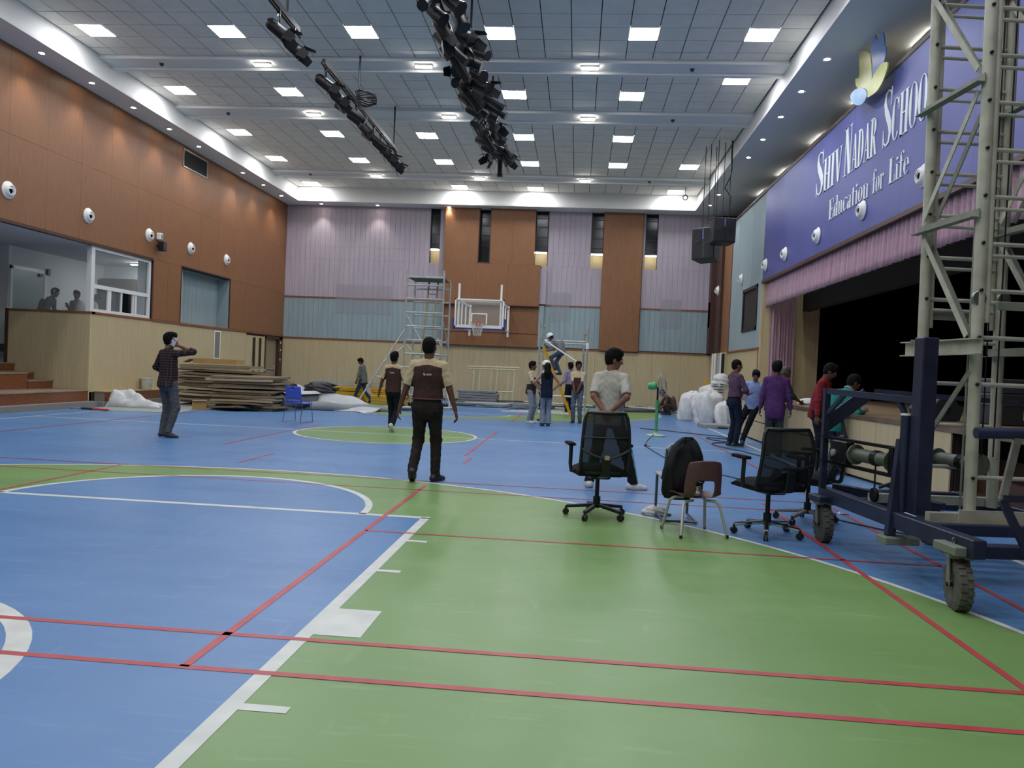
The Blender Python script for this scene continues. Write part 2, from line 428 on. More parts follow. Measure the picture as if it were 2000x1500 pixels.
# ---- bleacher alcove on the left ---------------------------------
al = sroot('wall_alcove')
AY = 18.66
MB().box(-14.66, XL - .012, AY, AY + .12, 0, 2.36).build('backing', BACKING, al)
n = 2
for i in range(n):
    a = -14.64 + (XL + 14.64) * i / n
    MB().box(a + .002, a + (XL + 14.64) / n - .002, AY - .014, AY, .1, 2.36).build('wall_panel', BEIGE, al)
MB().box(XL - .03, XL + .006, AY - .02, AY + .01, .15, 2.36).build('corner_bead', mat('light_beige', '#c9b98c', .5), al)
MB().box(-14.68, XL + .02, AY - .03, AY + .14, 2.36, 2.42).build('parapet_cap', TRIM, al)
MB().box(XL - .14, XL + .02, AY, OY1, 2.36, 2.42).build('parapet_cap', TRIM, al)
MB().box(-14.70, -14.62, AY - .04, AY + .14, .3, 2.42).build('end_post', TRIMDK, al)
BOOTHW = mat('booth_white', '#d0d4d2', .7)
o = MB().box(-17.2, -15.1, 19.2, 23.6, 0, 4.2).build('booth_side', BOOTHW, al)
MB().box(-15.1, XL - .2, 23.3, 23.5, 0, 4.2).build('booth_back', BOOTHW, al)
MB().box(-15.1, XL - .2, AY + .12, 23.3, 1.3, 1.5).build('booth_floor', DKGREY, al)
MB().box(-12.9, -12.62, 21.5, 23.3, 1.5, 4.1).build('booth_return', BOOTHW, al)
MB().box(-17.2, XL - .1, 8, 23.5, OZ1, OZ1 + .1).build('alcove_ceiling', mat('alcove_ceiling', '#c4c8ca', .8), al)
MB().box(-17.3, -17.2, 8, 23.5, 0, 4.2).build('alcove_side', BOOTHW, al)
MB().box(-17.3, XL, 7.9, 8, 0, OZ1).build('alcove_end', BEIGE, al)
# bleacher tiers
STEPW = mat('step_wood', '#6b3b20', .35, col2='#7d4a26', scale=(3, 9, 30), coat=.2)
TREAD = mat('step_tread', '#857464', .55, col2='#94836f', scale=(6, 2, 6))
PLINTH = mat('grey_plinth', '#7c7a72', .7)
def bleacher(nm, x0, x1, y0, y1, z0, z1, lab):
    t = thing(nm, lab, 'step', (x1, (y0 + y1) / 2, 0)); xo, yo = x1, (y0 + y1) / 2
    MB().box(x0 - xo, -.02, y0 - yo, y1 - yo, z0, z1 - .03).build('step_body', PLINTH, t)
    L = y1 - y0; k = max(1, round(L / 1.3))
    for i in range(k):
        MB().box(-.02, 0, y0 - yo + L * i / k + .002, y0 - yo + L * (i + 1) / k - .002, z0 + .002, z1 - .032).build('riser_board', STEPW, t)
    if y1 < AY - .02 or True: MB().box(x0 - xo, -.02, y1 - yo, y1 - yo + .012, z0, z1 - .03).build('end_board', STEPW, t)
    MB().box(x0 - xo, .012, y0 - yo, y1 - yo + .02, z1 - .03, z1).build('tread', TREAD, t)
o = MB().box(-17.2, -12.12, 8, AY - .02, 0, .14).box(XL - .3, -12.0, AY - .02, 22.9, 0, .12).build('trim_7', PLINTH); struct(o)
bleacher('bleacher_tier', -13.35, -12.38, 8, 18.60, .14, .42, 'lowest wide wooden bleacher tier along the left wall')
bleacher('bleacher_tier', -14.75, -13.35, 8, 17.7, .42, .82, 'second wide wooden bleacher tier, with a lighter streaked front')
bleacher('bleacher_tier', -17.0, -14.75, 8, 17.7, .82, 1.20, 'highest wooden bleacher tier at the picture edge')
bleacher('aisle_step', -14.75, -13.35, 17.74, AY - .04, .42, .63, 'low wooden aisle step against the beige alcove wall')
bleacher('aisle_step', -14.75, -13.87, 17.74, AY - .04, .63, .82, 'middle wooden aisle step against the beige alcove wall')
bleacher('aisle_step', -17.0, -14.4, 17.74, AY - .04, .82, 1.03, 'upper wooden aisle step against the beige alcove wall')
# low ledge in front of the beige dado
t = thing('wood_ledge', 'brown wooden ledge at the foot of the beige wall, behind white sheet', 'ledge', (-12.1, 20.8, .12))
MB().box(-.3, -.02, -1.9, 2.1, 0, .24).build('ledge_core', PLINTH, t)
for i in range(4): MB().box(-.02, 0, -1.9 + i * 1.0 + .002, -.9 + i * 1.0 - .002, .0, .24).build('riser_board', STEPW, t)
MB().box(-.3, .01, -1.92, 2.1, .24, .262).build('tread', mat('light_ledge', '#a08d66', .5), t)

# booth glazing
wn = sroot('window_1')
FRW = mat('white_upvc', '#dedfdc', .35)
CLEAR = mat('clear_glass', '#cfd8da', .03, spec=.5, alpha=.10)
GX = XL - .06
def fbar(y0, y1, z0, z1, name='window_frame', dx=.03): return MB().box(GX - dx, GX + dx, y0, y1, z0, z1).build(name, FRW, wn)
fbar(18.66, 18.80, 2.42, 4.1); fbar(21.28, 21.40, 2.42, 4.1); fbar(18.8, 21.28, 2.42, 2.50); fbar(18.8, 21.28, 3.03, 3.13); fbar(18.8, 21.28, 4.02, 4.12)
for (a, c) in ((19.40, 19.48), (19.48, 19.55), (20.0, 20.05), (20.55, 20.60), (20.66, 20.74)): fbar(a, c, 2.50, 3.03, 'sash_stile', .02)
for (a, c, e, f) in ((18.8, 19.48, 2.5, 3.03), (19.5, 20.02, 2.5, 3.03), (20.66, 21.28, 2.5, 3.03), (18.8, 21.28, 3.13, 4.02)):
    MB().box(GX - .003, GX + .003, a, c, e, f).build('pane', CLEAR, wn)
wn2 = sroot('window_2')
MB().box(-14.62, GX - .03, AY + .04, AY + .046, 2.42, 4.1).build('pane', CLEAR, wn2)
MB().box(GX - .1, GX - .03, AY, AY + .08, 2.42, 4.1).build('window_frame', FRW, wn2)
# glass door in the white booth side wall
d = sroot('door_3')
MB().box(-15.1, -15.06, 19.25, 19.33, 1.1, 3.6).box(-15.1, -15.06, 20.55, 20.66, 1.1, 3.6).box(-15.1, -15.06, 19.25, 20.66, 3.52, 3.62).build('door_frame', FRW, d)
MB().box(-15.095, -15.07, 19.33, 20.55, 1.1, 3.52).build('door_leaf', mat('frosted_glass', '#93a3a0', .3), d)
MB().path([(-15.05, 20.4, 2.3), (-15.0, 20.4, 2.3), (-15.0, 20.4, 2.7), (-15.05, 20.4, 2.7)], .012).build('door_handle', BLACKM, d)
MB().box(-15.06, -15.02, 20.62, 20.72, 3.5, 3.68).box(-15.06, -15.02, 20.3, 20.42, 3.42, 3.5).build('door_closer', BLACK, d)

# ---- back wall ---------------------------------------------------
wb = sroot('wall_back')
SL = [(-6.29, -5.88), (-4.24, -3.74), (-1.93, -1.42), (.33, .84), (2.51, 3.01)]   # slit windows
def xz(b, y0, y1, rects):
    for (x0, x1, z0, z1) in rects: b.box(x0, x1, y0, y1, z0, z1)
    return b
zb = 5.66
edges = [XL - .2] + [v for s_ in SL for v in s_] + [6.4]
bk = MB().box(XL - .2, 6.4, YB + .012, YB + .2, 0, zb)
for i in range(0, len(edges), 2): bk.box(edges[i], edges[i + 1], YB + .012, YB + .2, zb, ZS + .1)
bk.build('backing', BACKING, wb)
def boards(x0, x1, z0, z1, wd, m, name, y=YB, proud=.0):
    n = max(1, round((x1 - x0) / wd)); st = (x1 - x0) / n
    for i in range(n):
        a, c = x0 + i * st, x0 + (i + 1) * st
        MB().box(a + .003, c - .003, y - proud + random.uniform(-.0015, .0015), y + .014, z0 + .002, z1 - .002).build(name, m, wb)
BW = .212
boards(XL, -1.6, .1, 2.30, 1.21, BEIGE, 'wall_panel'); boards(-1.6, 5.30, .1, 2.30, 1.12, BEIGE, 'wall_panel')
MB().box(XL, 5.13, YB - .012, YB + .012, 0, .1).build('baseboard', TRIMDK, wb)
MB().box(XL, -5.55, YB - .02, YB + .01, 2.30, 2.36).box(-1.6, 5.13, YB - .02, YB + .01, 2.28, 2.34).build('dado_rail', TRIM, wb)
for (a, c) in ((XL, -5.62), (-1.62, .83), (2.4, 5.13)):
    boards(a, c, 2.37, 4.04, BW, BLUEGREY, 'blue_board')
    MB().box(a, c, YB - .022, YB + .01, 4.04, 4.10).build('colour_rail', TRIM, wb)
for (a, c) in ((XL, SL[0][0]), (-1.40, SL[3][0]), (SL[4][1], 5.13)):
    boards(a, c, zb, 6.2, BW, LAV, 'lavender_board'); boards(a, c, 6.2, ZS, BW, LAV, 'lavender_board')
for (a, c) in ((XL, -5.66), (-1.62, .83), (2.4, 5.13)): boards(a, c, 4.10, zb, BW, LAV, 'lavender_board')
boards(SL[0][1], -5.66, zb, ZS, .22, LAV, 'lavender_board'); boards(2.4, SL[4][0], zb, ZS, .11, LAV, 'lavender_board')
# brown bays
def bay(x0, x1, z0, z1, pr, name='veneer_panel'):
    n = max(1, round((x1 - x0) / 1.2)); st = (x1 - x0) / n
    for i in range(n): MB().box(x0 + i * st + .002, x0 + (i + 1) * st - .002, YB - pr, YB + .01, z0 + .002, z1 - .002).build(name, BROWN, wb)
bay(-5.60, SL[1][0], zb, ZS, .30); bay(SL[1][1], SL[2][0], zb, ZS, .30); bay(-5.60, -1.66, 3.99, zb, .30)
bay(-5.60, -1.66, 2.88, 3.99, .12); bay(-5.60, -1.66, 2.32, 2.86, .12)
MB().box(-5.60, -1.64, YB - .13, YB, 2.855, 2.885).box(-5.60, -1.64, YB - .33, YB, 3.965, 4.0).box(-5.62, -1.62, YB - .14, YB, 2.30, 2.33).build('bay_rail', TRIMDK, wb)
MB().box(-5.63, -5.60, YB - .31, YB, 2.32, ZS).build('bay_edge', BROWN, wb)
MB().box(-1.66, -1.40, YB - .16, YB, 4.10, zb - .1).build('bay_return', LAV, wb); MB().box(-1.66, -1.46, YB - .14, YB, 2.37, 4.04).build('bay_return', BLUEGREY, wb)
bay(.83, 2.40, 2.32, ZS, .14)
MB().box(2.40, 2.43, YB - .14, YB, 2.32, ZS).build('bay_edge', TRIMDK, wb)
# slit windows with glass, mullions, lit niches below
TUBE = mat('tube_light', '#fff6e6', .5, emit=13)
CREAM = mat('niche_cream', '#b9ab88', .6)
for i, (a, c) in enumerate(SL):
    wv = sroot('window_%d' % (i + 3))
    pr = .30 if i == 1 else 0
    zw = 5.72 if i == 1 else 6.30
    MB().box(a, c, YB + .10, YB + .12, zw, ZS).build('pane', GLASS, wv)
    fr = MB().box(a, a + .03, YB - pr, YB + .2, zw - .04, ZS).box(c - .03, c, YB - pr, YB + .2, zw - .04, ZS).box(a, c, YB - pr, YB + .2, zw - .06, zw)
    fr.build('window_frame', TRIMDK if i == 1 else DKGREY, wv)
    for zz in (6.45, 6.85, 7.25, 7.6):
        if zz > zw + .1: MB().box(a + .03, c - .03, YB + .085, YB + .10, zz, zz + .025).build('mullion', DKGREY, wv)
    if i != 1:
        MB().box(a, c, YB + .40, YB + .42, zb, zw - .05).box(a - .02, a, YB + .02, YB + .42, zb, zw).box(c, c + .02, YB + .02, YB + .42, zb, zw).box(a, c, YB + .0, YB + .42, zb - .03, zb).build('niche', CREAM, wv)
        MB().tube((a + .03, YB + .06, zw - .085), (c - .03, YB + .06, zw - .085), .03, 10).build('tube_lamp', TUBE, wv)
# ghosts of removed boards: flat clear acrylic sheets screwed to the wall
ACR = mat('acrylic', '#b7b4bd', .15, alpha=.16)
for nm, (a, c, z0, z1), lab in (('acrylic_sheet', (-10.18, -7.80, 3.46, 4.64), 'wide clear acrylic sheet screwed to the lavender and blue boards'),
                           ('acrylic_sheet', (-1.18, -.42, 3.45, 4.62), 'clear acrylic sheet on the wall above the yellow ladder'),
                           ('acrylic_sheet', (3.25, 4.05, 3.35, 4.50), 'clear acrylic sheet on the wall left of the hanging loudspeakers')):
    t = thing(nm, lab, 'sheet', ((a + c) / 2, YB - .03, z0))
    MB().box(-(c - a) / 2, (c - a) / 2, -.004, .004, 0, z1 - z0).build('sheet', ACR, t)
    for sx in (-1, 1):
        for zz in (.04, z1 - z0 - .04):
            MB().lathe([(.012, 0), (.012, .012), (.004, .016)], 8, (sx * ((c - a) / 2 - .04), -.004, zz), (0, -1, 0)).build('standoff', STEEL, t)

# ---- right wall --------------------------------------------------
wr = sroot('wall_right')
b = MB()
for (x0, x1, y0, y1, z0, z1) in ((5.414, 5.6, 23.5, 31.6, 2.36, 7.05), (5.414, 5.6, 23.35, 28.35, 0, 2.36), (5.42, 5.6, YF, 23.5, 4.33, 7.05), (6.6, 6.8, YF, 31.6, 3.5, ZS)):
    b.box(x0, x1, y0, y1, z0, z1)
b.build('backing', BACKING, wr)
def rpan(y0, y1, z0, z1, wd, m, name, x=5.4):
    n = max(1, round((y1 - y0) / wd)); st = (y1 - y0) / n
    for i in range(n): MB().box(x + random.uniform(-.001, .001), x + .016, y0 + i * st + .002, y0 + (i + 1) * st - .002, z0 + .002, z1 - .002).build(name, m, wr)
rpan(23.52, 24.1, 2.36, 7.05, .6, BLUEGREY, 'blue_panel'); rpan(26.15, 28.32, 2.36, 7.05, 1.1, BLUEGREY, 'blue_panel')
rpan(24.1, 26.15, 4.35, 7.05, 1.02, BLUEGREY, 'blue_panel'); rpan(24.1, 26.15, 2.36, 2.95, 1.02, BLUEGREY, 'blue_panel')
rpan(28.35, 29.75, 2.36, 7.05, 1.4, BROWN, 'brown_strip', 5.38); rpan(29.78, 31.0, 2.36, 7.05, 1.22, BLUEGREY, 'blue_strip', 5.3); rpan(31.02, 31.48, 2.36, 7.05, .46, BROWN, 'brown_strip', 5.16)
MB().box(5.13, 5.6, 31.0, 31.6, 2.36, 7.05).box(5.28, 5.6, 29.76, 31.6, 2.36, 7.05).build('strip_core', TRIMDK, wr)
rpan(23.52, 28.4, .08, 2.33, 1.22, BEIGE, 'wall_panel'); MB().box(5.36, 5.42, 23.45, 28.4, 2.33, 2.385).build('dado_rail', TRIM, wr)
MB().box(5.36, 5.5, 23.36, 23.50, .95, 4.33).build('jamb', BEIGE, wr); MB().box(5.34, 5.42, 23.5, 23.545, 0, 2.36).build('jamb_edge', TRIM, wr); MB().box(5.37, 5.62, 23.29, 23.35, 0, 4.33).build('jamb', BEIGE, wr)
MB().box(5.36, 5.5, YF, 28.35, 7.02, 7.09).build('top_rail', TRIMDK, wr)
# far grey service door with white pipes
d = sroot('door_4')
MB().box(5.30, 5.6, 28.4, 31.48, 0, 2.36).build('door_surround', BEIGE, d)
MB().box(5.25, 5.31, 28.75, 29.55, 0, 2.25).build('door_leaf', mat('pale_grey_door', '#aeb4b8', .5), d)
for yy in (29.85, 30.35, 28.62): MB().tube((5.22, yy, 0), (5.22, yy, 2.34), .045).build('pipe', WHITEM, d)
MB().box(5.2, 5.3, 28.42, 28.50, 0, 2.3).build('door_stop', BLACK, d)
MB().box(5.13, 5.16, 31.02, 31.45, 3.4, 4.4).build('grille_panel', mat('olive_grille', '#6e6650', .6), wr)
# black framed window in the blue wall
wv = sroot('window_8')
MB().box(5.5, 5.52, 24.1, 26.15, 2.95, 4.35).build('pane', GLASS, wv)
MB().box(5.37, 5.55, 24.1, 24.2, 2.95, 4.35).box(5.37, 5.55, 26.02, 26.15, 2.95, 4.35).box(5.37, 5.55, 24.1, 26.15, 4.25, 4.35).box(5.37, 5.55, 24.1, 26.15, 2.95, 3.05).build('window_frame', BLACK, wv)
pg = MB(); random.seed(3)
for i in range(26):
    y, z = random.uniform(24.5, 25.2), random.uniform(3.15, 3.9)
    pg.lathe([(.0, 0), (random.uniform(.03, .07), .004), (.0, .008)], 7, (5.497, y, z), (-1, 0, 0))
pg.build('pane_reflection', mat('reflection_grey', '#5a5752', .8), wv)  # flower-like reflections in the dark pane, painted as small grey discs

# ---- sign wall ---------------------------------------------------
SIGNB = mat('sign_blue', '#434c90', .42, col2='#495296', scale=(.6, .6, .6), spec=.4)
sg = thing('stage_sign', 'long blue school sign board with white lettering above the stage', 'sign', (5.4, 16, 4.33))
for i in range(9):
    a = 23.5 - 2.44 * (i + 1); c = 23.5 - 2.44 * i
    if a < -4.9: a = -4.9
    if c < -4.5: break
    MB().box(-.02, .012, a + .0015 - 16, c - .0015 - 16, 0, 2.69).build('sign_panel', SIGNB, sg)
MB().box(-.06, .03, -21, 7.5, -.06, .02).build('lower_moulding', TRIMDK, sg)
MB().box(-.03, .02, -21, 7.5, 2.68, 2.71).build('upper_strip', STEEL, sg)

# ---- stage -------------------------------------------------------
st = sroot('floor_stage')
SZ = .95
front = [(5.42, 23.36), (4.55, 21.6), (4.26, 20.2), (4.18, 18.9), (4.18, 12.6), (4.30, 11.4), (4.45, 10.4), (4.5, 9.6), (4.5, YF)]
BOARD = mat('stage_board', '#6f5c46', .45, col2='#8a7458', scale=(2, 9, 3), coat=.1)
MB().add([(x, y, SZ) for x, y in front] + [(14, YF, SZ), (14, 24, SZ), (5.42, 24, SZ)], [tuple(range(len(front) + 3))[::-1]]).build('stage_deck', BOARD, st)
nos = MB()
for (a, c) in zip(front[:-1], front[1:]): nos.bar((a[0] + .01, a[1], SZ - .03), (c[0] + .01, c[1], SZ - .03), .06, .07)
nos.build('stage_nosing', mat('nosing_brown', '#5c4535', .5, col2='#76614c', scale=(3, 3, 20)), st)
def front_panels(a, c, z0, z1):
    L = math.dist(a, c); n = max(1, round(L / 1.15))
    for i in range(n):
        p = [a[k] + (c[k] - a[k]) * i / n for k in (0, 1)]; q = [a[k] + (c[k] - a[k]) * (i + 1) / n for k in (0, 1)]
        dx, dy = (q[0] - p[0]) / (L / n), (q[1] - p[1]) / (L / n); e = .003
        MB().bar((p[0] + dx * e, p[1] + dy * e, (z0 + z1) / 2), (q[0] - dx * e, q[1] - dy * e, (z0 + z1) / 2), .02, z1 - z0).build('front_panel', BEIGE, st)
for (a, c) in zip(front[:-1], front[1:]):
    if a[1] <= 9.61:
        front_panels((4.5, 7.9), c, .04, .44); front_panels((4.5, 7.9), c, .46, SZ - .06); continue
    front_panels(a, c, .04, .44); front_panels(a, c, .46, SZ - .06)
cb = MB()
for (a, c) in zip(front[:-1], front[1:]):
    if a[1] <= 9.61: a = (4.5, 7.9)
    cb.bar((a[0] + .03, a[1], .45), (c[0] + .03, c[1], .45), .02, .9)
cb.build('front_backing', BACKING, st)
# brown timber stair pocket in the stage front
MB().box(4.6, 5.6, 7.9, 9.6, 0, .02).box(5.5, 5.6, 7.9, 9.6, 0, SZ).box(4.55, 5.6, 9.58, 9.62, 0, SZ).box(4.55, 5.6, 7.88, 7.92, 0, SZ).build('stair_pocket', mat('dark_pocket', '#2b2018', .7), st)
for k in range(4): MB().box(4.56 + .24 * k, 5.5, 7.95, 9.55, .2 * k, .2 * k + .2).build('stair_tread', mat('pocket_wood', '#4a3122', .5), st)
# black box of the stage house
sh = sroot('wall_stage')
for (x0, x1, y0, y1, z0, z1) in ((13.8, 14, YF, 24.2, SZ, 9), (6.9, 14, 24, 24.2, SZ, 9), (6.9, 14, YF - .2, YF, SZ, 9), (5.62, 14, YF, 24.2, 8.6, 8.8), (6.85, 6.9, YF, 24.2, 4.7, 8.6)):
    MB().box(x0, x1, y0, y1, z0, z1).build('black_masking', DRAPE, sh)
MB().box(5.5, 7.1, 23.55, 23.7, SZ, 5).build('wing_wall', BEIGE, sh)
MB().box(5.6, 14, -5.2, 24.2, -.02, SZ - .02).build('under_stage', DRAPE, sh)
def drape(x0, x1, y0, y1, z0, z1, n, amp, m, name, lab, cat='curtain', group=None, hem=0):
    L = math.dist((x0, y0), (x1, y1)); dx, dy = (x1 - x0) / L, (y1 - y0) / L
    t = thing(name, lab, cat, ((x0 + x1) / 2, (y0 + y1) / 2, z0), 0, group)
    def f(u, v):
        s_ = u * L; ph = s_ * n * 2 * PI / L
        a = amp * (.75 + .25 * math.sin(ph * .37 + 1)) * (.55 + .45 * (1 - v)) * math.sin(ph + .6 * math.sin(ph * .23) + .25 * math.sin(v * 3))
        zz = z0 + (z1 - z0) * v + (hem * math.sin(ph * .5) if v == 0 else 0)
        return (x0 + dx * s_ - dy * a - t.location.x, y0 + dy * s_ + dx * a - t.location.y, zz - t.location.z)
    mb = MB().grid(f, n * 8, 5)
    o = mb.build('cloth', m, t, smooth='all')
    md = o.modifiers.new('thick', 'SOLIDIFY'); md.thickness = .006
    return t
PINK = mat('pink_curtain', '#a58592', .7, col2='#b0909d', scale=(8, 8, 2), sheen=.2, spec=.25)
drape(5.47, 5.47, -4.8, 23.3, 3.57, 4.34, 150, .05, PINK, 'valance', 'long pleated mauve pink valance hanging under the blue sign', hem=.012)
drape(5.62, 6.35, 23.2, 23.42, SZ, 4.6, 8, .07, PINK, 'stage_curtain', 'gathered mauve pink curtain at the far edge of the stage opening')
drape(7.6, 8.4, 23.3, 22.6, SZ, 8, 8, .08, DRAPE, 'leg_curtain', 'black leg curtain deep in the dark stage')

# ---- wall behind the camera -------------------------------------
o = MB().box(-17.3, 14, YF - .2, YF, 0, 9).build('wall_front', BEIGE); struct(o)
# ================================================================== FIXTURES
LIT = mat('panel_diffuser', '#f6f8ff', .5, emit=PANEL_EMIT)
DLIT = mat('downlight_lens', '#fff3e2', .5, emit=40); DLIT.cycles.emission_sampling = 'NONE'   # its light is carried by the bulb
fm = MB().box(-.30, .30, -.30, -.292, 0, .02).box(-.30, .30, .292, .30, 0, .02).box(-.30, -.292, -.292, .292, 0, .02).box(.292, .30, -.292, .292, 0, .02).mesh('frame'); fm.materials.append(WHITEM)
dm = MB().add([(-.292, -.292, .001), (-.292, .292, .001), (.292, .292, .001), (.292, -.292, .001)], [(0, 1, 2, 3)]).mesh('diffuser'); dm.materials.append(LIT)
rown = {16.3: 'nearest', 19.93: 'second', 18.73: 'second', 23.55: 'third', 26.55: 'fourth', 30.2: 'farthest'}
cnt = {}
for i, (x, y) in enumerate(lights):
    if i < nvis:
        rn = rown[y]; cnt[rn] = cnt.get(rn, 0) + 1
        lab = 'square ceiling panel light, %s from the left in the %s row' % (nth(cnt[rn] - 1), rn); gr = 'ceiling panel lights'
        if y == 18.73: lab = 'square ceiling panel light set forward near the right soffit'
    else: lab, gr = 'square ceiling panel light above the camera, outside the picture', 'ceiling panel lights overhead'
    t = thing('panel_light', lab, 'ceiling light', (x, y, ZC - .006), 0, gr)
    obj('frame', fm, WHITEM, t); obj('diffuser', dm, LIT, t)

dl_ring = MB().lathe([(.052, .012), (.06, .0), (.085, -.006), (.09, .004), (.088, .012)], 20).mesh('trim_ring', True); dl_ring.materials.append(WHITEM)
dl_lens = MB().lathe([(.0, -.002), (.045, -.002), (.055, .006)], 16).mesh('lens', True); dl_lens.materials.append(DLIT)
spotd = bpy.data.lights.new('bulb', 'SPOT'); spotd.energy = SPOT_W; spotd.spot_size = math.radians(82); spotd.spot_blend = .7; spotd.color = (1, .93, .84); spotd.shadow_soft_size = .05
def downlight(x, y, z, lab, gr, spot=True):
    t = thing('downlight', lab, 'downlight', (x, y, z), 0, gr)
    obj('trim_ring', dl_ring, WHITEM, t); obj('lens', dl_lens, DLIT, t)
    if spot:
        l = bpy.data.objects.new('bulb', spotd); COL.objects.link(l); l.parent = t; l.location = (0, 0, -.03)
for i, y in enumerate((16.05, 17.8, 19.55, 21.35, 23.08, 26.24, 28.02, 29.78)):
    downlight(-12.0, y, ZS - .012, 'round downlight, %s along the left soffit counted from the camera' % nth(i), 'left soffit downlights')
for y in (14.3, 12.5, 10.8, 9.0): downlight(-12.0, y, ZS - .012, 'round downlight of the left soffit outside the picture', 'left soffit downlights overhead')
for i, y in enumerate((15.99, 17.77, 19.5, 21.34, 23.08, 27.84, 29.6)):
    downlight(4.71, y, ZS - .012, 'round downlight, %s along the right soffit counted from the camera' % nth(i), 'right soffit downlights')
for i, x in enumerate((-10.83, -8.46, -5.49)):
    downlight(x, 31.12, ZS - .012, 'round downlight over the back wall, %s from the left corner' % nth(i), 'back soffit downlights')
# lamps under the cross beams
bl_b = MB().box(-.2, .2, -.055, .055, 0, .05).mesh('housing', bevel=.01); bl_b.materials.append(WHITEM)
bl_l = MB().box(-.19, .19, -.05, .05, -.02, .0).mesh('diffuser'); bl_l.materials.append(mat('beam_diffuser', '#fffaf0', .5, emit=30))
for r, y in enumerate((17.78, 21.33, 28.16)):
    for k, x in enumerate((-7.75, -3.87, -.02)):
        t = thing('beam_lamp', 'small rectangular lamp under the %s cross beam, %s from left' % (('near', 'middle', 'far')[r], nth(k)), 'ceiling light', (x, y, ZC - .14), 0, 'cross beam lamps')
        obj('housing', bl_b, WHITEM, t); obj('diffuser', bl_l, LIT, t)
    for k, x in enumerate((-10.3, 2.3)):
        t = thing('smoke_detector', 'small dark detector on the %s cross beam near its %s end' % (('near', 'middle', 'far')[r], ('left', 'right')[k]), 'detector', (x, y + .1, ZC - .13), 0, 'detectors on the cross beams')
        MB().lathe([(.05, .04), (.05, .01), (.03, -.02), (0, -.02)], 12).build('sensor', DKGREY, t, True)
# slot lamps behind the top of the sign
sl_l = MB().box(-.07, .07, -.45, .45, -.02, 0).mesh('diffuser'); sl_l.materials.append(mat('slot_diffuser', '#fffdf6', .5, emit=30))
sl_f = MB().box(-.09, .09, -.48, .48, 0, .02).mesh('housing'); sl_f.materials.append(WHITEM)
for i, y in enumerate((14.95, 18.1, 21.25, 24.63, 27.4)):
    t = thing('slot_lamp', 'long soffit lamp above the blue sign, %s counted from the tower' % nth(i), 'ceiling light', (6.2, y, ZS - .02), 0, 'slot lamps over the sign')
    obj('housing', sl_f, WHITEM, t); obj('diffuser', sl_l, LIT, t)

# booth lamp (inside the control room)
t = thing('booth_lamp', 'bright batten lamp on the control booth ceiling', 'ceiling light', (-13.2, 22.3, 4.08))
MB().box(-.4, .4, -.06, .06, 0, .04).build('housing', WHITEM, t)
MB().box(-.38, .38, -.05, .05, -.015, 0).build('diffuser', mat('booth_diffuser', '#f4f8ff', .5, emit=55), t)

# ---- round jet air nozzles --------------------------------------
jf = MB().lathe([(.19, 0), (.195, .015), (.17, .035), (.15, .045), (.14, .07), (.12, .095), (.095, .105), (.088, .10), (.08, .06)], 24).mesh('nozzle_ring', 'all'); jf.materials.append(WHITEM)
jn = MB().lathe([(.085, .05), (.088, .09), (.076, .135), (.064, .135), (.06, .08)], 18).mesh('eyeball', 'all'); jn.materials.append(WHITEM)
jd = MB().lathe([(.0, .085), (.061, .085)], 18).mesh('throat'); jd.materials.append(BLACK)
def jet(loc, rot, lab, gr, tilt):
    t = thing('air_nozzle', lab, 'air nozzle', loc, 0, gr); t.rotation_euler = rot
    obj('nozzle_ring', jf, WHITEM, t)
    e = obj('eyeball', jn, WHITEM, t); e.rotation_euler = tilt; obj('throat', jd, BLACK, e)
for i, y in enumerate((15.68, 18.41, 21.17, 23.55, 26.05)):
    jet((XL, y, 4.80), (0, PI / 2, 0), 'round white air nozzle on the brown wall, %s from the picture edge' % nth(i), 'left wall air nozzles', (.45, .35, 0))
for i, y in enumerate((12.84, 15.47, 18.25, 21.03, 23.14)):
    jet((5.375, y, 4.78), (0, -PI / 2, 0), 'round white air nozzle on the blue sign, %s counted from the tower' % nth(i), 'sign air nozzles', (.55, -.25, 0))
jet((5.395, 26.56, 4.77), (0, -PI / 2, 0), 'round white air nozzle on the blue grey wall above the black window', None, (.55, -.25, 0))
jet((5.29, 30.3, 4.78), (0, -PI / 2, 0), 'round white air nozzle between the brown strips in the far right corner', None, (.55, -.25, 0))

# left wall vent, loudspeaker, sensor, perforated grille
t = thing('wall_vent', 'dark slatted air grille high on the brown left wall', 'vent', (XL, 23.68, 7.23))
MB().box(0, .02, -.78, -.74, 0, .56).box(0, .02, .74, .78, 0, .56).box(0, .02, -.78, .78, 0, .035).box(0, .02, -.78, .78, .525, .56).build('frame', mat('vent_frame', '#b3aca2', .5), t)
MB().box(-.002, .004, -.74, .74, .035, .525).build('shadow_box', BLACK, t)
for k in range(14): MB().cbox((.012, 0, .06 + .0345 * k), (.018, 1.48, .006), Matrix.Rotation(.6, 3, 'Y')).build('slat', DKGREY, t)
t = thing('wall_speaker', 'small black loudspeaker on the brown wall above the booth window', 'speaker', (XL + .01, 21.62, 4.42))
MB().box(.06, .24, -.1, .1, 0, .28).build('cabinet', BLACK, t, bevel=.015)
MB().box(0, .06, -.03, .03, .1, .18).build('bracket', BLACKM, t); MB().box(.24, .246, -.085, .085, .02, .26).build('grille_cloth', DKGREY, t)
t = thing('wall_sensor', 'white box shaped sensor beside the third air nozzle', 'sensor', (XL, 21.62, 4.74))
MB().box(0, .14, -.08, .08, 0, .2).build('housing', WHITEM, t, bevel=.02); MB().box(.14, .15, -.05, .05, .04, .16).build('lens', GREYP, t)
t = thing('wall_grille', 'tall narrow white perforated grille on the beige wall', 'grille', (XL + .005, 25.56, 1.32))
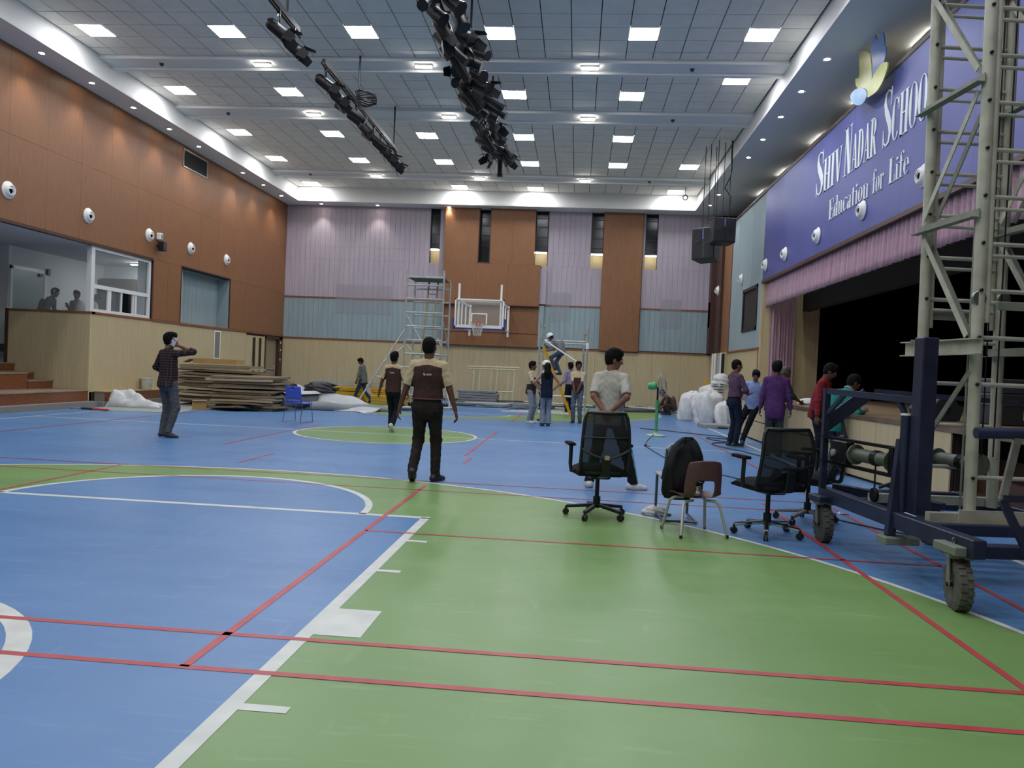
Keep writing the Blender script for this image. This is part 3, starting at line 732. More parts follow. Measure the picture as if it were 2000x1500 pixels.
MB().box(0, .02, -.23, -.19, 0, .97).box(0, .02, .19, .23, 0, .97).box(0, .02, -.19, .19, 0, .04).box(0, .02, -.19, .19, .93, .97).build('frame', WHITEM, t)
for k in range(22): MB().box(.004, .014, -.19, .19, .06 + k * .0395, .075 + k * .0395).build('slat', GREYP, t)

# ---- stage lamps -------------------------------------------------
LBODY = mat('lamp_black', '#0c0d10', .45, spec=.45)
WLAB = mat('white_label', '#d8d8d4', .5)
def mk_par():
    body = MB().lathe([(.0, -.23), (.06, -.225), (.095, -.19), (.105, -.14), (.11, .12), (.125, .125), (.125, .155), (.11, .155)], 18, ax=(0, 1, 0)).mesh('lamp_body', True); body.materials.append(LBODY)
    lens = MB().lathe([(.0, .145), (.11, .15)], 16, ax=(0, 1, 0)).mesh('lens'); lens.materials.append(GLASS)
    yoke = MB().path([(.135, 0, 0), (.14, 0, .16), (.10, 0, .22), (-.10, 0, .22), (-.14, 0, .16), (-.135, 0, 0)], .012, 5).mesh('yoke'); yoke.materials.append(BLACKM)
    clamp = MB().box(-.03, .03, -.025, .025, .22, .31).tube((0, -.03, .31), (0, .03, .31), .04, 10).mesh('clamp'); clamp.materials.append(BLACKM)
    fl = MB().add([(-.10, .15, .12), (.10, .15, .12), (.07, .34, .20), (-.07, .34, .20), (-.10, .15, .124), (.10, .15, .124), (.07, .34, .204), (-.07, .34, .204)],
                  [(0, 1, 2, 3), (7, 6, 5, 4), (0, 4, 5, 1), (1, 5, 6, 2), (2, 6, 7, 3), (3, 7, 4, 0)]).mesh('barn_door'); fl.materials.append(LBODY)
    lb = MB().box(-.10, -.098, -.05, .0, -.03, .03).mesh('label_plate')
    lb = MB().cbox((-.112, -.03, 0), (.004, .06, .055)).mesh('label_plate'); lb.materials.append(WLAB)
    return body, lens, yoke, clamp, fl, lb
def mk_prof():
    body = MB().cbox((0, -.16, 0), (.2, .26, .2)).lathe([(.085, -.05), (.085, .1), (.075, .1), (.075, .36), (.088, .36), (.088, .44), (.075, .44)], 16, ax=(0, 1, 0)).mesh('lamp_body', True, bevel=.0); body.materials.append(LBODY)
    lens = MB().lathe([(.0, .43), (.076, .435)], 16, ax=(0, 1, 0)).mesh('lens'); lens.materials.append(GLASS)
    yoke = MB().path([(.115, 0, 0), (.12, 0, .18), (.08, 0, .22), (-.08, 0, .22), (-.12, 0, .18), (-.115, 0, 0)], .012, 5).mesh('yoke'); yoke.materials.append(BLACKM)
    clamp = MB().box(-.03, .03, -.025, .025, .22, .31).tube((0, -.03, .31), (0, .03, .31), .04, 10).mesh('clamp'); clamp.materials.append(BLACKM)
    return body, lens, yoke, clamp
PAR, PROF = mk_par(), mk_prof()
def stage_lamp(kind, x, y, z, yaw, pitch, lab, gr, doors=True, label=False):
    """z = height of the bar; body hangs .31 below"""
    t = thing('stage_lamp', lab, 'stage lamp', (x, y, z - .31), yaw, gr)
    P = PAR if kind == 'par' else PROF
    b = obj('lamp_body', P[0], LBODY, t); b.rotation_euler = (-pitch, 0, 0); obj('lens', P[1], GLASS, b)
    obj('yoke', P[2], BLACKM, t); obj('clamp', P[3], BLACKM, t)
    if kind == 'par' and doors:
        for k in range(4):
            f = obj('barn_door', PAR[4], LBODY, b); f.rotation_euler = (0, k * PI / 2, 0)
    if kind == 'par' and label: obj('label_plate', PAR[5], WLAB, b)
    return t
def bar(x, y0, y1, z, lab, drops, coil=None):
    t = thing('lighting_bar', lab, 'lighting bar', (x, (y0 + y1) / 2, z)); L = (y1 - y0) / 2
    MB().tube((0, -L, 0), (0, L, 0), .027, 10).build('pipe', BLACKM, t, True)
    MB().box(-.035, .035, -L + .1, L - .1, .03, .13).build('wiring_channel', BLACK, t)
    k = -L + .25
    while k < L: MB().box(-.05, -.035, k, k + .09, .05, .12).build('socket_outlet', DKGREY, t); k += .55
    for d in drops: MB().tube((0, d - (y0 + y1) / 2, .1), (.0, d - (y0 + y1) / 2, ZC - z - .02), .022, 8).build('drop_pipe', BLACKM, t)
    return t
ZB = 7.3
bar(-5.3, 9.5, 13.75, ZB, 'near section of the left lighting bar, cut by the picture top', (10.2, 13.1))
bar(-5.3, 14.95, 21.4, ZB, 'long far section of the left lighting bar with nine lamps', (17.5, 20.9))
rb_ = bar(-2.3, 9.5, 20.6, ZB, 'right lighting bar crowded with many stage lamps', (11, 14.6, 18.3))
for s_ in (-1, 1): MB().tube((s_ * .17, -5.5, 0), (s_ * .17, 5.5, 0), .027, 10).build('side_pipe', BLACKM, rb_, True)
for k in range(8): MB().box(-.19, .19, -5.2 + 1.48 * k, -5.16 + 1.48 * k, .02, .05).build('spacer', BLACKM, rb_)
# coil of cable on the left bar
t = thing('cable_coil', 'coil of black cable on top of the left lighting bar', 'cable', (-5.14, 17.55, ZB + .13))
for k in range(7):
    MB().path([(.24 * math.cos(a) + random.uniform(-.02, .02), .24 * math.sin(a), .03 * k + .03 * math.sin(a * 2 + k)) for a in [2 * PI * i / 20 for i in range(20)]], .014, 6, closed=True).build('cable_turn', BLACK, t)
random.seed(11)
RY = -PI / 2   # aim towards +X (the stage)
for i, (y, yaw, pit, kind) in enumerate(((12.75, RY + .25, .62, 'par'), (13.45, RY + .2, .66, 'par'))):
    stage_lamp(kind, -5.3, y, ZB, yaw, pit, 'black barn-door stage lamp, %s on the near left bar section' % nth(i), 'lamps on the near left bar', True, True)
for i, (y, yaw, pit, kind) in enumerate(((15.2, RY + .25, .6, 'par'), (15.95, RY + .2, .66, 'par'), (16.75, RY + .3, .5, 'prof'), (17.35, RY + .25, .55, 'par'), (18.1, RY + .1, .8, 'par'),
                                          (18.85, RY + .2, .6, 'prof'), (19.5, RY + .3, .65, 'par'), (20.3, RY + .2, .6, 'par'), (21.05, RY + .3, .7, 'par'))):
    stage_lamp(kind, -5.3, y, ZB, yaw, pit, 'black stage lamp, %s from the near end of the far left bar' % nth(i), 'lamps on the far left bar', i not in (3, 4, 5), i in (0, 1, 6))
i = 0
y = 11.6
while y < 20.3:
    for sd in (-1, 1):
        kind = random.choice(('par', 'prof', 'par'))
        yaw = RY + random.uniform(-.5, .6) if sd > 0 else random.choice((RY + random.uniform(-.3, .5), PI - .4 + random.uniform(-.4, .4)))
        t = stage_lamp(kind, -2.3 + sd * .17, y + (.2 if sd > 0 else 0), ZB, yaw, random.uniform(.35, 1.1),
                   'black stage lamp on the crowded right bar, %s %s-hand one from the camera' % (nth(i // 2), 'right' if sd > 0 else 'left'), 'lamps on the right bar', random.random() < .35 or y > 19)
        i += 1
    y += .57
stage_lamp('prof', -2.3, 20.55, ZB, 0, 1.45, 'black profile lamp pointing straight down at the far bar end', 'lamps on the right bar')

# ---- hanging loudspeakers ----------------------------------------
def cabinet(name, loc, rot, lab, wd, dp, ht):
    t = thing(name, lab, 'speaker', loc); t.rotation_euler = rot
    poly = [(-wd / 2, -dp / 2), (wd / 2, -dp / 2), (wd / 2 * .8, dp / 2), (-wd / 2 * .8, dp / 2)]
    MB().prism(poly, (0, 0, 0), (1, 0, 0), (0, 1, 0), ht).build('cabinet', BLACK, t, bevel=.02)
    for sx in (-1, 1):
        MB().box(sx * wd * .26 - wd * .2, sx * wd * .26 + wd * .2, -dp / 2 - .012, -dp / 2 + .01, .05, ht - .05).build('grille', mat('speaker_grille', '#1a1b1f', .7), t)
        MB().lathe([(.0, .0), (.06, .0), (.07, .012)], 14, (sx * wd * .26, -dp / 2 - .014, ht * .55), (0, -1, 0), sx=1.3, sy=.55).build('handle', BLACK, t)
    MB().box(-.02, .02, -dp / 2 - .016, -dp / 2, ht * .62, ht - .06).build('badge', mat('badge_blue', '#5560a0', .4), t)
    for sx in (-1, 1): MB().box(sx * wd * .45 - .02, sx * wd * .45 + .02, -dp * .3, dp * .3, ht, ht + .05).build('rigging_plate', BLACKM, t)
    return t
cabinet('hanging_speaker', (4.10, 23.4, 5.40), (-.05, .03, .12), 'black loudspeaker with two handles hanging beside the blue grey wall', .68, .55, .74)
cabinet('hanging_speaker', (3.80, 24.2, 5.0), (-.1, -.05, -.5), 'angled black loudspeaker hanging half behind its neighbour', .72, .6, .98)
t = thing('speaker_rigging', 'black hanging rods and cables above the two loudspeakers', 'rigging', (3.85, 23.6, ZC - .03))
for (x, y, z1) in ((-.22, .45, -2.45), (-.1, .2, -2.4), (.1, .45, -2.4), (.05, -.25, -2.3), (.28, .0, -2.3), (.42, -.25, -2.3)):
    MB().tube((x, y, 0), (x, y, z1), .012, 6).build('rod', BLACKM, t)
MB().path([(.42, -.35, -.05), (.43, -.36, -.9), (.40, -.33, -1.1), (.28, -.2, -1.4), (.44, -.36, -1.7), (.40, -.3, -2.2)], .018, 6).build('cable', BLACK, t)
t = thing('pulley_hook', 'small black pulley ring hanging at the far right ceiling corner', 'hook', (3.75, 29.4, ZC))
MB().tube((0, 0, 0), (0, 0, -.3), .014, 6).build('stem', BLACKM, t)
MB().path([(.09 * math.cos(a), 0, -.38 + .09 * math.sin(a)) for a in [2 * PI * i / 14 for i in range(14)]], .02, 6, closed=True).build('ring', BLACKM, t)

# ---- lettering ---------------------------------------------------
LETW = mat('letter_white', '#dfe4e6', .4)
def ell(cx, cy, rx, ry, a0, a1, n, wd):
    """ribbon quads along an ellipse; wd(angle) = width inwards in x"""
    q = []; pr = None
    for i in range(n + 1):
        a = math.radians(a0 + (a1 - a0) * i / n); c, s_ = math.cos(a), math.sin(a); k = wd(a)
        o, p = (cx + rx * c, cy + ry * s_), (cx + (rx - k) * c, cy + (ry - max(.022, k * .18)) * s_)
        if pr: q.append([pr[0], o, p, pr[1]])
        pr = (o, p)
    return q
def ribbon(pts, ws):
    q = []; L = []
    for i, p in enumerate(pts):
        a, b2 = pts[max(0, i - 1)], pts[min(len(pts) - 1, i + 1)]
        d = Vector((b2[0] - a[0], b2[1] - a[1])).normalized(); n = Vector((-d.y, d.x)); k = ws[i] / 2
        L.append(((p[0] + n.x * k, p[1] + n.y * k), (p[0] - n.x * k, p[1] - n.y * k)))
    for a, b2 in zip(L[:-1], L[1:]): q.append([a[0], b2[0], b2[1], a[1]])
    return q
def rc(x0, x1, y0, y1): return [(x0, y0), (x1, y0), (x1, y1), (x0, y1)]
th = lambda a: .03 + .13 * abs(math.cos(a)) ** 1.4
th2 = lambda a: .025 + .085 * abs(math.cos(a)) ** 1.4
SE = .028
def sf(x0, x1, y): return rc(x0, x1, y, y + SE)
SP = ribbon([(.46, .76), (.43, .92), (.29, .985), (.15, .93), (.12, .78), (.19, .64), (.31, .50), (.43, .35), (.46, .2), (.40, .06), (.26, .015), (.12, .08), (.07, .24)],
            [.03, .03, .03, .07, .12, .16, .18, .16, .12, .07, .03, .03, .03])
GL = {
 'S': (.54, SP + [rc(.45, .475, .68, 1.0), rc(.06, .085, .0, .32)]),
 'H': (.66, [rc(.08, .23, 0, 1), rc(.43, .58, 0, 1), rc(.23, .43, .49, .52), sf(.02, .29, 0), sf(.02, .29, 1 - SE), sf(.37, .64, 0), sf(.37, .64, 1 - SE)]),
 'I': (.33, [rc(.08, .24, 0, 1), sf(.02, .30, 0), sf(.02, .30, 1 - SE)]),
 'V': (.58, [[(.04, 1), (.21, 1), (.36, 0), (.28, 0)], [(.50, 1), (.54, 1), (.36, 0), (.32, 0)], sf(0, .27, 1 - SE), sf(.42, .6, 1 - SE)]),
 'N': (.68, [rc(.11, .145, 0, 1), rc(.55, .585, 0, 1), [(.07, 1), (.25, 1), (.585, 0), (.42, 0)], sf(.03, .22, 0), sf(.47, .66, 1 - SE), sf(.02, .2, 1 - SE)]),
 'A': (.64, [[(.07, 0), (.105, 0), (.32, 1), (.28, 1)], [(.25, 1), (.36, 1), (.58, 0), (.42, 0)], rc(.15, .47, .28, .305), sf(.0, .19, 0), sf(.36, .64, 0)]),
 'D': (.64, [rc(.08, .23, 0, 1), sf(.02, .3, 0), sf(.02, .3, 1 - SE)] + ell(.22, .5, .37, .5, -90, 90, 20, th)),
 'R': (.66, [rc(.08, .23, 0, 1), sf(.02, .3, 0), sf(.02, .3, 1 - SE), [(.27, .5), (.4, .5), (.62, 0), (.47, 0)]] + ell(.22, .745, .31, .255, -90, 90, 16, th)),
 'C': (.58, ell(.31, .5, .28, .5, 42, 318, 26, th) + [rc(.5, .525, .66, .98)]),
 'O': (.62, ell(.31, .5, .29, .505, 0, 360, 32, th)),
 'L': (.52, [rc(.08, .23, 0, 1), sf(.02, .48, 0), sf(.02, .31, 1 - SE), rc(.46, .485, 0, .28)]),
 'E': (.54, [rc(.08, .22, 0, 1), sf(.02, .48, 0), sf(.02, .46, 1 - SE), rc(.22, .36, .49, .515), rc(.46, .485, 0, .24), rc(.44, .465, .78, 1), rc(.35, .372, .40, .60)]),
 'd': (.48, ell(.2, .32, .17, .325, 0, 360, 22, th2) + [rc(.30, .405, 0, 1), sf(.24, .40, 1 - SE), sf(.30, .46, 0)]),
 'u': (.50, [rc(.07, .17, .14, .63), rc(.30, .40, 0, .63), sf(.01, .17, .63 - SE), sf(.24, .40, .63 - SE), sf(.30, .46, 0)] + ell(.235, .16, .165, .17, 180, 330, 12, lambda a: .06)),
 'c': (.40, ell(.21, .32, .18, .325, 45, 320, 20, th2)),
 'a': (.44, ell(.17, .17, .14, .175, 0, 360, 18, th2) + [rc(.26, .36, .02, .5), sf(.30, .42, 0)] + ell(.2, .46, .16, .17, 0, 165, 12, lambda a: .06)),
 't': (.34, [rc(.10, .20, .06, .84), rc(.02, .31, .60, .63)] + ell(.2, .08, .1, .085, 180, 330, 8, lambda a: .05)),
 'i': (.27, [rc(.08, .18, 0, .63), sf(.02, .25, 0), sf(.02, .18, .63 - SE)] + [arc(.13, .84, .065, 0, 2 * PI, 12)[:-1]]),
 'o': (.44, ell(.21, .32, .185, .325, 0, 360, 24, th2)),
 'n': (.52, [rc(.07, .17, 0, .63), rc(.32, .42, 0, .48), sf(.01, .23, 0), sf(.27, .48, 0), sf(.01, .17, .63 - SE)] + ell(.245, .46, .175, .18, 0, 150, 12, lambda a: .06)),
 'f': (.34, [rc(.10, .20, 0, .84), sf(.02, .28, 0), rc(.01, .30, .60, .63)] + ell(.235, .82, .135, .19, 20, 180, 12, lambda a: .055)),
 'r': (.37, [rc(.07, .17, 0, .63), sf(.01, .25, 0), sf(.01, .17, .63 - SE)] + ell(.26, .46, .12, .18, 30, 160, 10, lambda a: .06) + [arc(.33, .54, .055, 0, 2 * PI, 10)[:-1]]),
 'e': (.42, ell(.21, .32, .185, .325, 0, 320, 24, th2) + [rc(.06, .38, .335, .36)]),
}
def word(txt, y0, y1, z, cap, small=None):
    """letters set along -Y between y0 and y1, baseline z; small = small-cap ratio"""
    sc = [(cap if (i == 0 or not small) else cap * small) for i in range(len(txt))]
    tot = sum(GL[c][0] * s_ for c, s_ in zip(txt, sc)); kx = (y0 - y1) / tot; x = 0
    for c, s_ in zip(txt, sc):
        b = MB(); X0 = (y0 - x)
        for k, poly in enumerate(GL[c][1]):
            ar = sum(poly[i][0] * poly[(i + 1) % len(poly)][1] - poly[(i + 1) % len(poly)][0] * poly[i][1] for i in range(len(poly)))
            if ar < 0: poly = poly[::-1]
            b.prism([(p[0] * s_ * kx, p[1] * s_) for p in poly], (-.021, X0 - 16, z - 4.33), (0, -1, 0), (0, 0, 1), .014 + .0004 * (k % 3))
        b.build('letter', LETW, sg)
        x += GL[c][0] * s_ * kx
word('SHIV', 18.62, 16.85, 5.72, 1.0, .73); word('NADAR', 16.72, 14.92, 5.72, 1.0, .73); word('SCHOOL', 14.68, 12.55, 5.72, 1.03, .73)
word('Education', 17.55, 15.2, 4.99, .44); word('for', 15.03, 14.5, 4.99, .44); word('Life', 14.28, 13.42, 4.99, .44)
# flower emblem
lg = thing('flower_emblem', 'yellow and blue petal emblem standing above the sign lettering', 'emblem', (5.3, 15.5, 6.85))
def smoothp(P, n=5):
    out = []; k = len(P)
    for i in range(k):
        a, b, c, d = (Vector(P[(i + j) % k]) for j in (-1, 0, 1, 2))
        for t in range(n):
            u = t / n; out.append(tuple(.5 * ((2 * b) + (-a + c) * u + (2 * a - 5 * b + 4 * c - d) * u * u + (-a + 3 * b - 3 * c + d) * u ** 3)))
    return out
PETALS = [('#b9bb63', [(15.79, 7.48), (15.86, 7.93), (15.69, 7.93), (15.41, 7.8), (15.21, 7.62), (15.09, 7.11), (15.25, 6.94), (15.87, 7.29), (16.0, 7.51)], 0),
          ('#5f7fb8', [(15.29, 7.83), (15.07, 7.98), (14.94, 7.83), (14.69, 7.87), (14.57, 7.57), (14.5, 7.5), (14.59, 7.25), (15.09, 7.11), (15.21, 7.62)], -.012),
          ('#bcc25c', [(15.27, 6.91), (15.12, 7.12), (14.7, 7.26), (14.33, 7.17), (14.43, 6.96), (14.74, 6.83), (15.11, 6.85)], .012),
          ('#7fa9d4', [(16.17, 7.24), (15.87, 7.26), (15.45, 7.12), (15.25, 6.94), (15.4, 6.83), (15.73, 6.89), (16.04, 7.06)], .024)]
for k, (c_, P, dx) in enumerate(PETALS):
    q = smoothp([(-(y * .985 - 15.5), 1.42 + (z - 1.42) * .985 - 6.85) for y, z in P])
    ar = sum(q[i][0] * q[(i + 1) % len(q)][1] - q[(i + 1) % len(q)][0] * q[i][1] for i in range(len(q)))
    if ar < 0: q = q[::-1]
    m_ = mat('petal_%d' % k, c_, .35, col2=('#dcd9a0', '#8fa3cf', '#cdd27c', '#93b8dc')[k], scale=(1.5, 1.5, 1.5))
    MB().prism(q, (-.08 - dx, 0, 0), (0, -1, 0), (0, 0, 1), .02).build('petal', m_, lg)
MB().box(-.08, .18, -.1, -.06, .1, .16).box(-.08, .18, .3, .34, .15, .2).build('emblem_bracket', STEEL, lg)
# ================================================================== LIFTING TOWER
TOWG = mat('tower_paint', '#b6b6a4', .45, col2='#9d9e8e', scale=(7, 7, 7), ramp=(.4, .7), metal=.1)
DRUM = mat('drum_green', '#4a5246', .5, col2='#586054', scale=(9, 9, 9))
TOWD = mat('tower_angle', '#787e70', .45, col2='#878c7d', scale=(9, 9, 9), metal=.2)
NAVY = mat('navy_paint', '#1d2239', .42, col2='#272d48', scale=(5, 5, 5), metal=.1)
DUSTY = mat('dusty_top', '#6f776c', .7)
TYRE = mat('tyre_rubber', '#4a4a44', .85, col2='#5c5b54', scale=(20, 20, 20))
tw = thing('lifting_tower', 'tall grey lattice lifting tower on a navy wheeled base', 'tower', (2.5, 5.14, 0), math.radians(7))
TA, TB, TC, TD = (.45, 1.30), (.45, .62), (1.08, .62), (1.08, 1.30)
ZTOP = 6.2
def P3(a, z): return (a[0] - .011 * (z - .5), a[1], z)
for nm, a in (('A', TA), ('B', TB), ('C', TC), ('D', TD)):
    MB().tube(P3(a, .46), P3(a, ZTOP), .042, 14).build('mast_leg', TOWG, tw, True)
    dx = .062 if a[0] < .8 else -.062
    MB().tube(Vector(P3(a, 1.9)) + Vector((dx, .02 if a[1] > 1 else 0, 0)), Vector(P3(a, ZTOP + .5)) + Vector((dx, .02 if a[1] > 1 else 0, 0)), .024, 10).build('inner_leg', TOWG, tw, True)
    fx = MB().box(a[0] - .048, a[0] - .04, a[1] + .035, a[1] + .05, .5, ZTOP) if nm == 'B' else None
    if fx: fx.build('leg_flange', TOWD, tw)
bolt_me = MB().lathe([(.013, 0), (.013, .012), (.008, .016)], 8, (0, 0, 0), (0, -1, 0)).mesh('bolt'); bolt_me.materials.append(BLACKM)
z = .78
k = 0
while z < ZTOP:
    for (a, c) in ((TA, TD), (TB, TC)):
        MB().tube(P3(a, z), P3(c, z), .016, 8).build('rung', TOWG, tw, True)
        if z > 1.85: MB().tube(Vector(P3(a, z - .085)) + Vector((.06, 0, 0)), Vector(P3(c, z - .085)) - Vector((.06, 0, 0)), .014, 8).build('rung', TOWG, tw, True)
    for (a, c) in ((TA, TB), (TD, TC)):
        if False: pass
    for a in (TA, TB):
        o = obj('bolt', bolt_me, BLACKM, tw, (a[0] - .012 - .011 * (z - .5), a[1] - .04, z))
    z += .337
# side frames between the far and near legs: angle bars and diagonals
zs = [1.72, 2.68, 3.64, 4.60, 5.56]
for X_ in (TA[0], TD[0]):
    for i, zz in enumerate(zs):
        X = X_ - .011 * (zz - .5)
        if i == 0 and X_ == TA[0]:
            MB().box(X - .075, X - .07, .45, 1.42, zz - .055, zz + .055).box(X - .12, X - .07, .45, 1.42, zz + .05, zz + .058).box(X - .12, X - .07, .45, 1.42, zz - .058, zz - .05).build('channel_bar', TOWG, tw)
        else:
            MB().box(X - .05, X - .044, .58, 1.36, zz - .03, zz + .03).box(X - .11, X - .044, .58, 1.36, zz - .036, zz - .03).build('angle_bar', TOWD, tw)
        if i < len(zs) - 1:
            z0, z1 = zz + .08, zs[i + 1] - .08
            ya, yb = (.66, 1.27) if i % 2 == 0 else (1.27, .66)
            MB().bar((X - .055, ya, z0), (X - .055, yb, z1), .008, .045).build('brace', TOWG, tw)
            MB().bar((X + .02, ya + (.06 if ya < 1 else -.06), z0), (X + .02, yb, z1 - .05), .008, .045).build('brace', TOWD, tw)
MB().bar((.40, .62, 1.55), (.40, 1.18, .95), .008, .045).build('brace', TOWD, tw)
for (dx, dy) in ((.32, .3), (.40, .32)): MB().tube((TA[0] + dx, TA[1] - dy, .9), (TA[0] + dx, TA[1] - dy, ZTOP), .006, 5).build('lift_cable', BLACKM, tw)
# carriage with pulleys at mid height
MB().box(.50, 1.12, .50, .53, 1.985, 2.04).build('carriage_bar', TOWD, tw); MB().box(.42, 1.10, 1.33, 1.36, 1.97, 2.03).build('carriage_bar', TOWD, tw)
for (x, y, zz) in ((.42, .60, 2.07), (.98, .66, 2.12), (1.05, 1.25, 2.15)):
    MB().lathe([(.05, -.015), (.055, -.01), (.04, 0), (.055, .01), (.05, .015)], 14, (x, y, zz), (0, 1, 0)).build('pulley', STEEL, tw, True)
# base frame
ZB0, ZB1 = .36, .48
def beam(p0, p1, wd=.09, h=.12, m=NAVY, nm='base_beam'): return MB().bar((p0[0], p0[1], p0[2] if len(p0) > 2 else .42), (p1[0], p1[1], p1[2] if len(p1) > 2 else .42), wd, h).build(nm, m, tw, bevel=.006)
beam((.02, -.16), (.02, 2.05)); beam((1.25, -.16), (1.25, 2.05)); beam((.07, -.08, .40), (1.20, -.08, .40), .1, .08); beam((.07, 1.95, .42), (1.2, 1.95, .42)); beam((.07, .45, .43), (1.2, .45, .43), .06, .08); beam((.07, 1.5, .43), (1.2, 1.5, .43), .06, .08)
beam((.07, 1.95, .50), (.50, 1.0, .50), .05, .05)
MB().box(.10, 1.22, .52, .58, .46, .53).build('leg_channel', TOWG, tw); MB().box(.10, 1.22, 1.34, 1.40, .46, .53).build('leg_channel', TOWG, tw)
MB().box(.30, 1.2, .50, .515, .46, .56).build('leg_channel', TOWG, tw)
# tow bar and outrigger at the near end
beam((.12, -.50, .34), (1.2, -.56, .34), .06, .06, NAVY, 'tow_bar'); beam((.45, -.1, .36), (.45, -.52, .34), .06, .05, NAVY, 'tow_bar')
MB().tube((-.12, -.27, 1.155), (.9, -.36, 1.19), .034, 14).build('push_handle', NAVY, tw, True)
MB().bar((.12, -.30, 1.14), (.045, -.30, .76), .045, .02, (0, 1, 0)).build('handle_strut', STEEL, tw); MB().bar((.045, -.30, .76), (.24, -.31, .40), .045, .025, (0, 1, 0)).build('handle_strut', NAVY, tw)
MB().bar((.045, -.30, .77), (.8, -.34, .77), .03, .04).build('handle_rail', NAVY, tw)
# navy post, guard frame
MB().box(.07, .19, .66, .78, .48, 1.78).build('post', NAVY, tw, bevel=.008)
MB().tube((.03, .72, 1.72), (.03, .72, 1.76), .02, 8).build('post_bolt', STEEL, tw)
MB().tube((.06, .82, .48), (.06, .82, 1.2), .035, 12).build('post_sleeve', NAVY, tw, True)
MB().tube((.06, .82, 1.2), (.06, .82, 1.215), .037, 12).build('sleeve_cap', WHITEM, tw, True)
MB().bar((.06, .86, 1.02), (-.03, .80, .30), .07, .05, (0, 1, 0)).build('outrigger_leg', NAVY, tw, bevel=.006)
MB().box(-.10, .16, .72, .86, .245, .30).build('outrigger_foot', DUSTY, tw, bevel=.006)
MB().box(-.07, -.02, 1.90, 1.95, .48, 1.37).build('guard_post', NAVY, tw)
MB().bar((-.045, 1.95, 1.345), (.10, .76, 1.315), .05, .05).build('guard_rail', NAVY, tw)
MB().bar((.40, 1.95, 1.36), (1.2, 1.2, 1.32), .04, .04).build('guard_rail', NAVY, tw)
MB().bar((-.045, 1.92, 1.13), (-.01, 1.65, 1.33), .03, .035).build('guard_brace', NAVY, tw); MB().bar((.07, .95, 1.31), (.11, .80, 1.08), .03, .035).build('guard_brace', NAVY, tw)
MB().bar((-.03, 1.96, 1.04), (.34, 1.97, 1.33), .12, .012, (0, 1, 0)).build('guard_plate', NAVY, tw)
MB().bar((-.045, 1.93, .94), (.16, .84, .93), .06, .022).build('winch_rail', BLACKM, tw); MB().bar((-.045, 1.93, .73), (.16, .84, .71), .06, .022).build('winch_rail', BLACKM, tw)
def winch(cx, cy, nm):
    R = Matrix.Rotation(math.radians(10), 3, 'Z')
    o = MB().tube(Vector((cx, cy, .83)) + R @ Vector((0, .22, 0)), Vector((cx, cy, .83)) + R @ Vector((0, -.22, 0)), .055, 16)
    for q in (-.22, .22): o.tube(Vector((cx, cy, .83)) + R @ Vector((0, q - .008, 0)), Vector((cx, cy, .83)) + R @ Vector((0, q + .008, 0)), .085, 18)
    o.build('winch_drum', DRUM, tw, True)
    rp = MB()
    for j in range(5): rp.path([Vector((cx, cy, .83)) + R @ Vector((.058 * math.cos(a), -.02 - .012 * j + .004 * a / 6, .058 * math.sin(a))) for a in [2 * PI * i / 12 for i in range(12)]], .006, 5, closed=True)
    rp.build('winch_rope', BLACKM, tw)
winch(.07, 1.28, 'a'); winch(.75, 1.25, 'b')
MB().box(-.05, .03, 1.52, 1.80, .74, .93).build('gear_box', BLACKM, tw, bevel=.01); MB().lathe([(.03, 0), (.03, .02), (0, .025)], 10, (-.05, 1.72, .82), (-1, 0, 0)).build('gear_knob', GREYP, tw)
MB().box(.06, .14, .98, 1.04, .72, .94).build('drum_bracket', BLACKM, tw)
MB().bar((.13, .90, .72), (.13, .90, 1.0), .02, .03, (0, 1, 0)).path([(.12, .88, .74), (.04, .92, .68), (-.02, 1.0, .63)], .013, 8).build('crank_handle', BLACKM, tw)
MB().tube((.09, 1.28, .77), (.09, 1.28, .52), .007, 6).build('winch_cable', BLACKM, tw)
MB().lathe([(.055, -.012), (.06, -.008), (.045, 0), (.06, .008), (.055, .012)], 14, (.09, 1.28, .53), (1, 0, 0)).build('pulley', BLACKM, tw, True)
# chain at the near corner
ch = MB()
for j in range(9): ch.path([Vector((-.035, .02, .44 - j * .03)) + (Vector((0, .009 * math.cos(a), .018 * math.sin(a))) if j % 2 else Vector((.009 * math.cos(a), 0, .018 * math.sin(a)))) for a in [2 * PI * i / 8 for i in range(8)]], .004, 5, closed=True)
ch.build('chain', STEEL, tw)
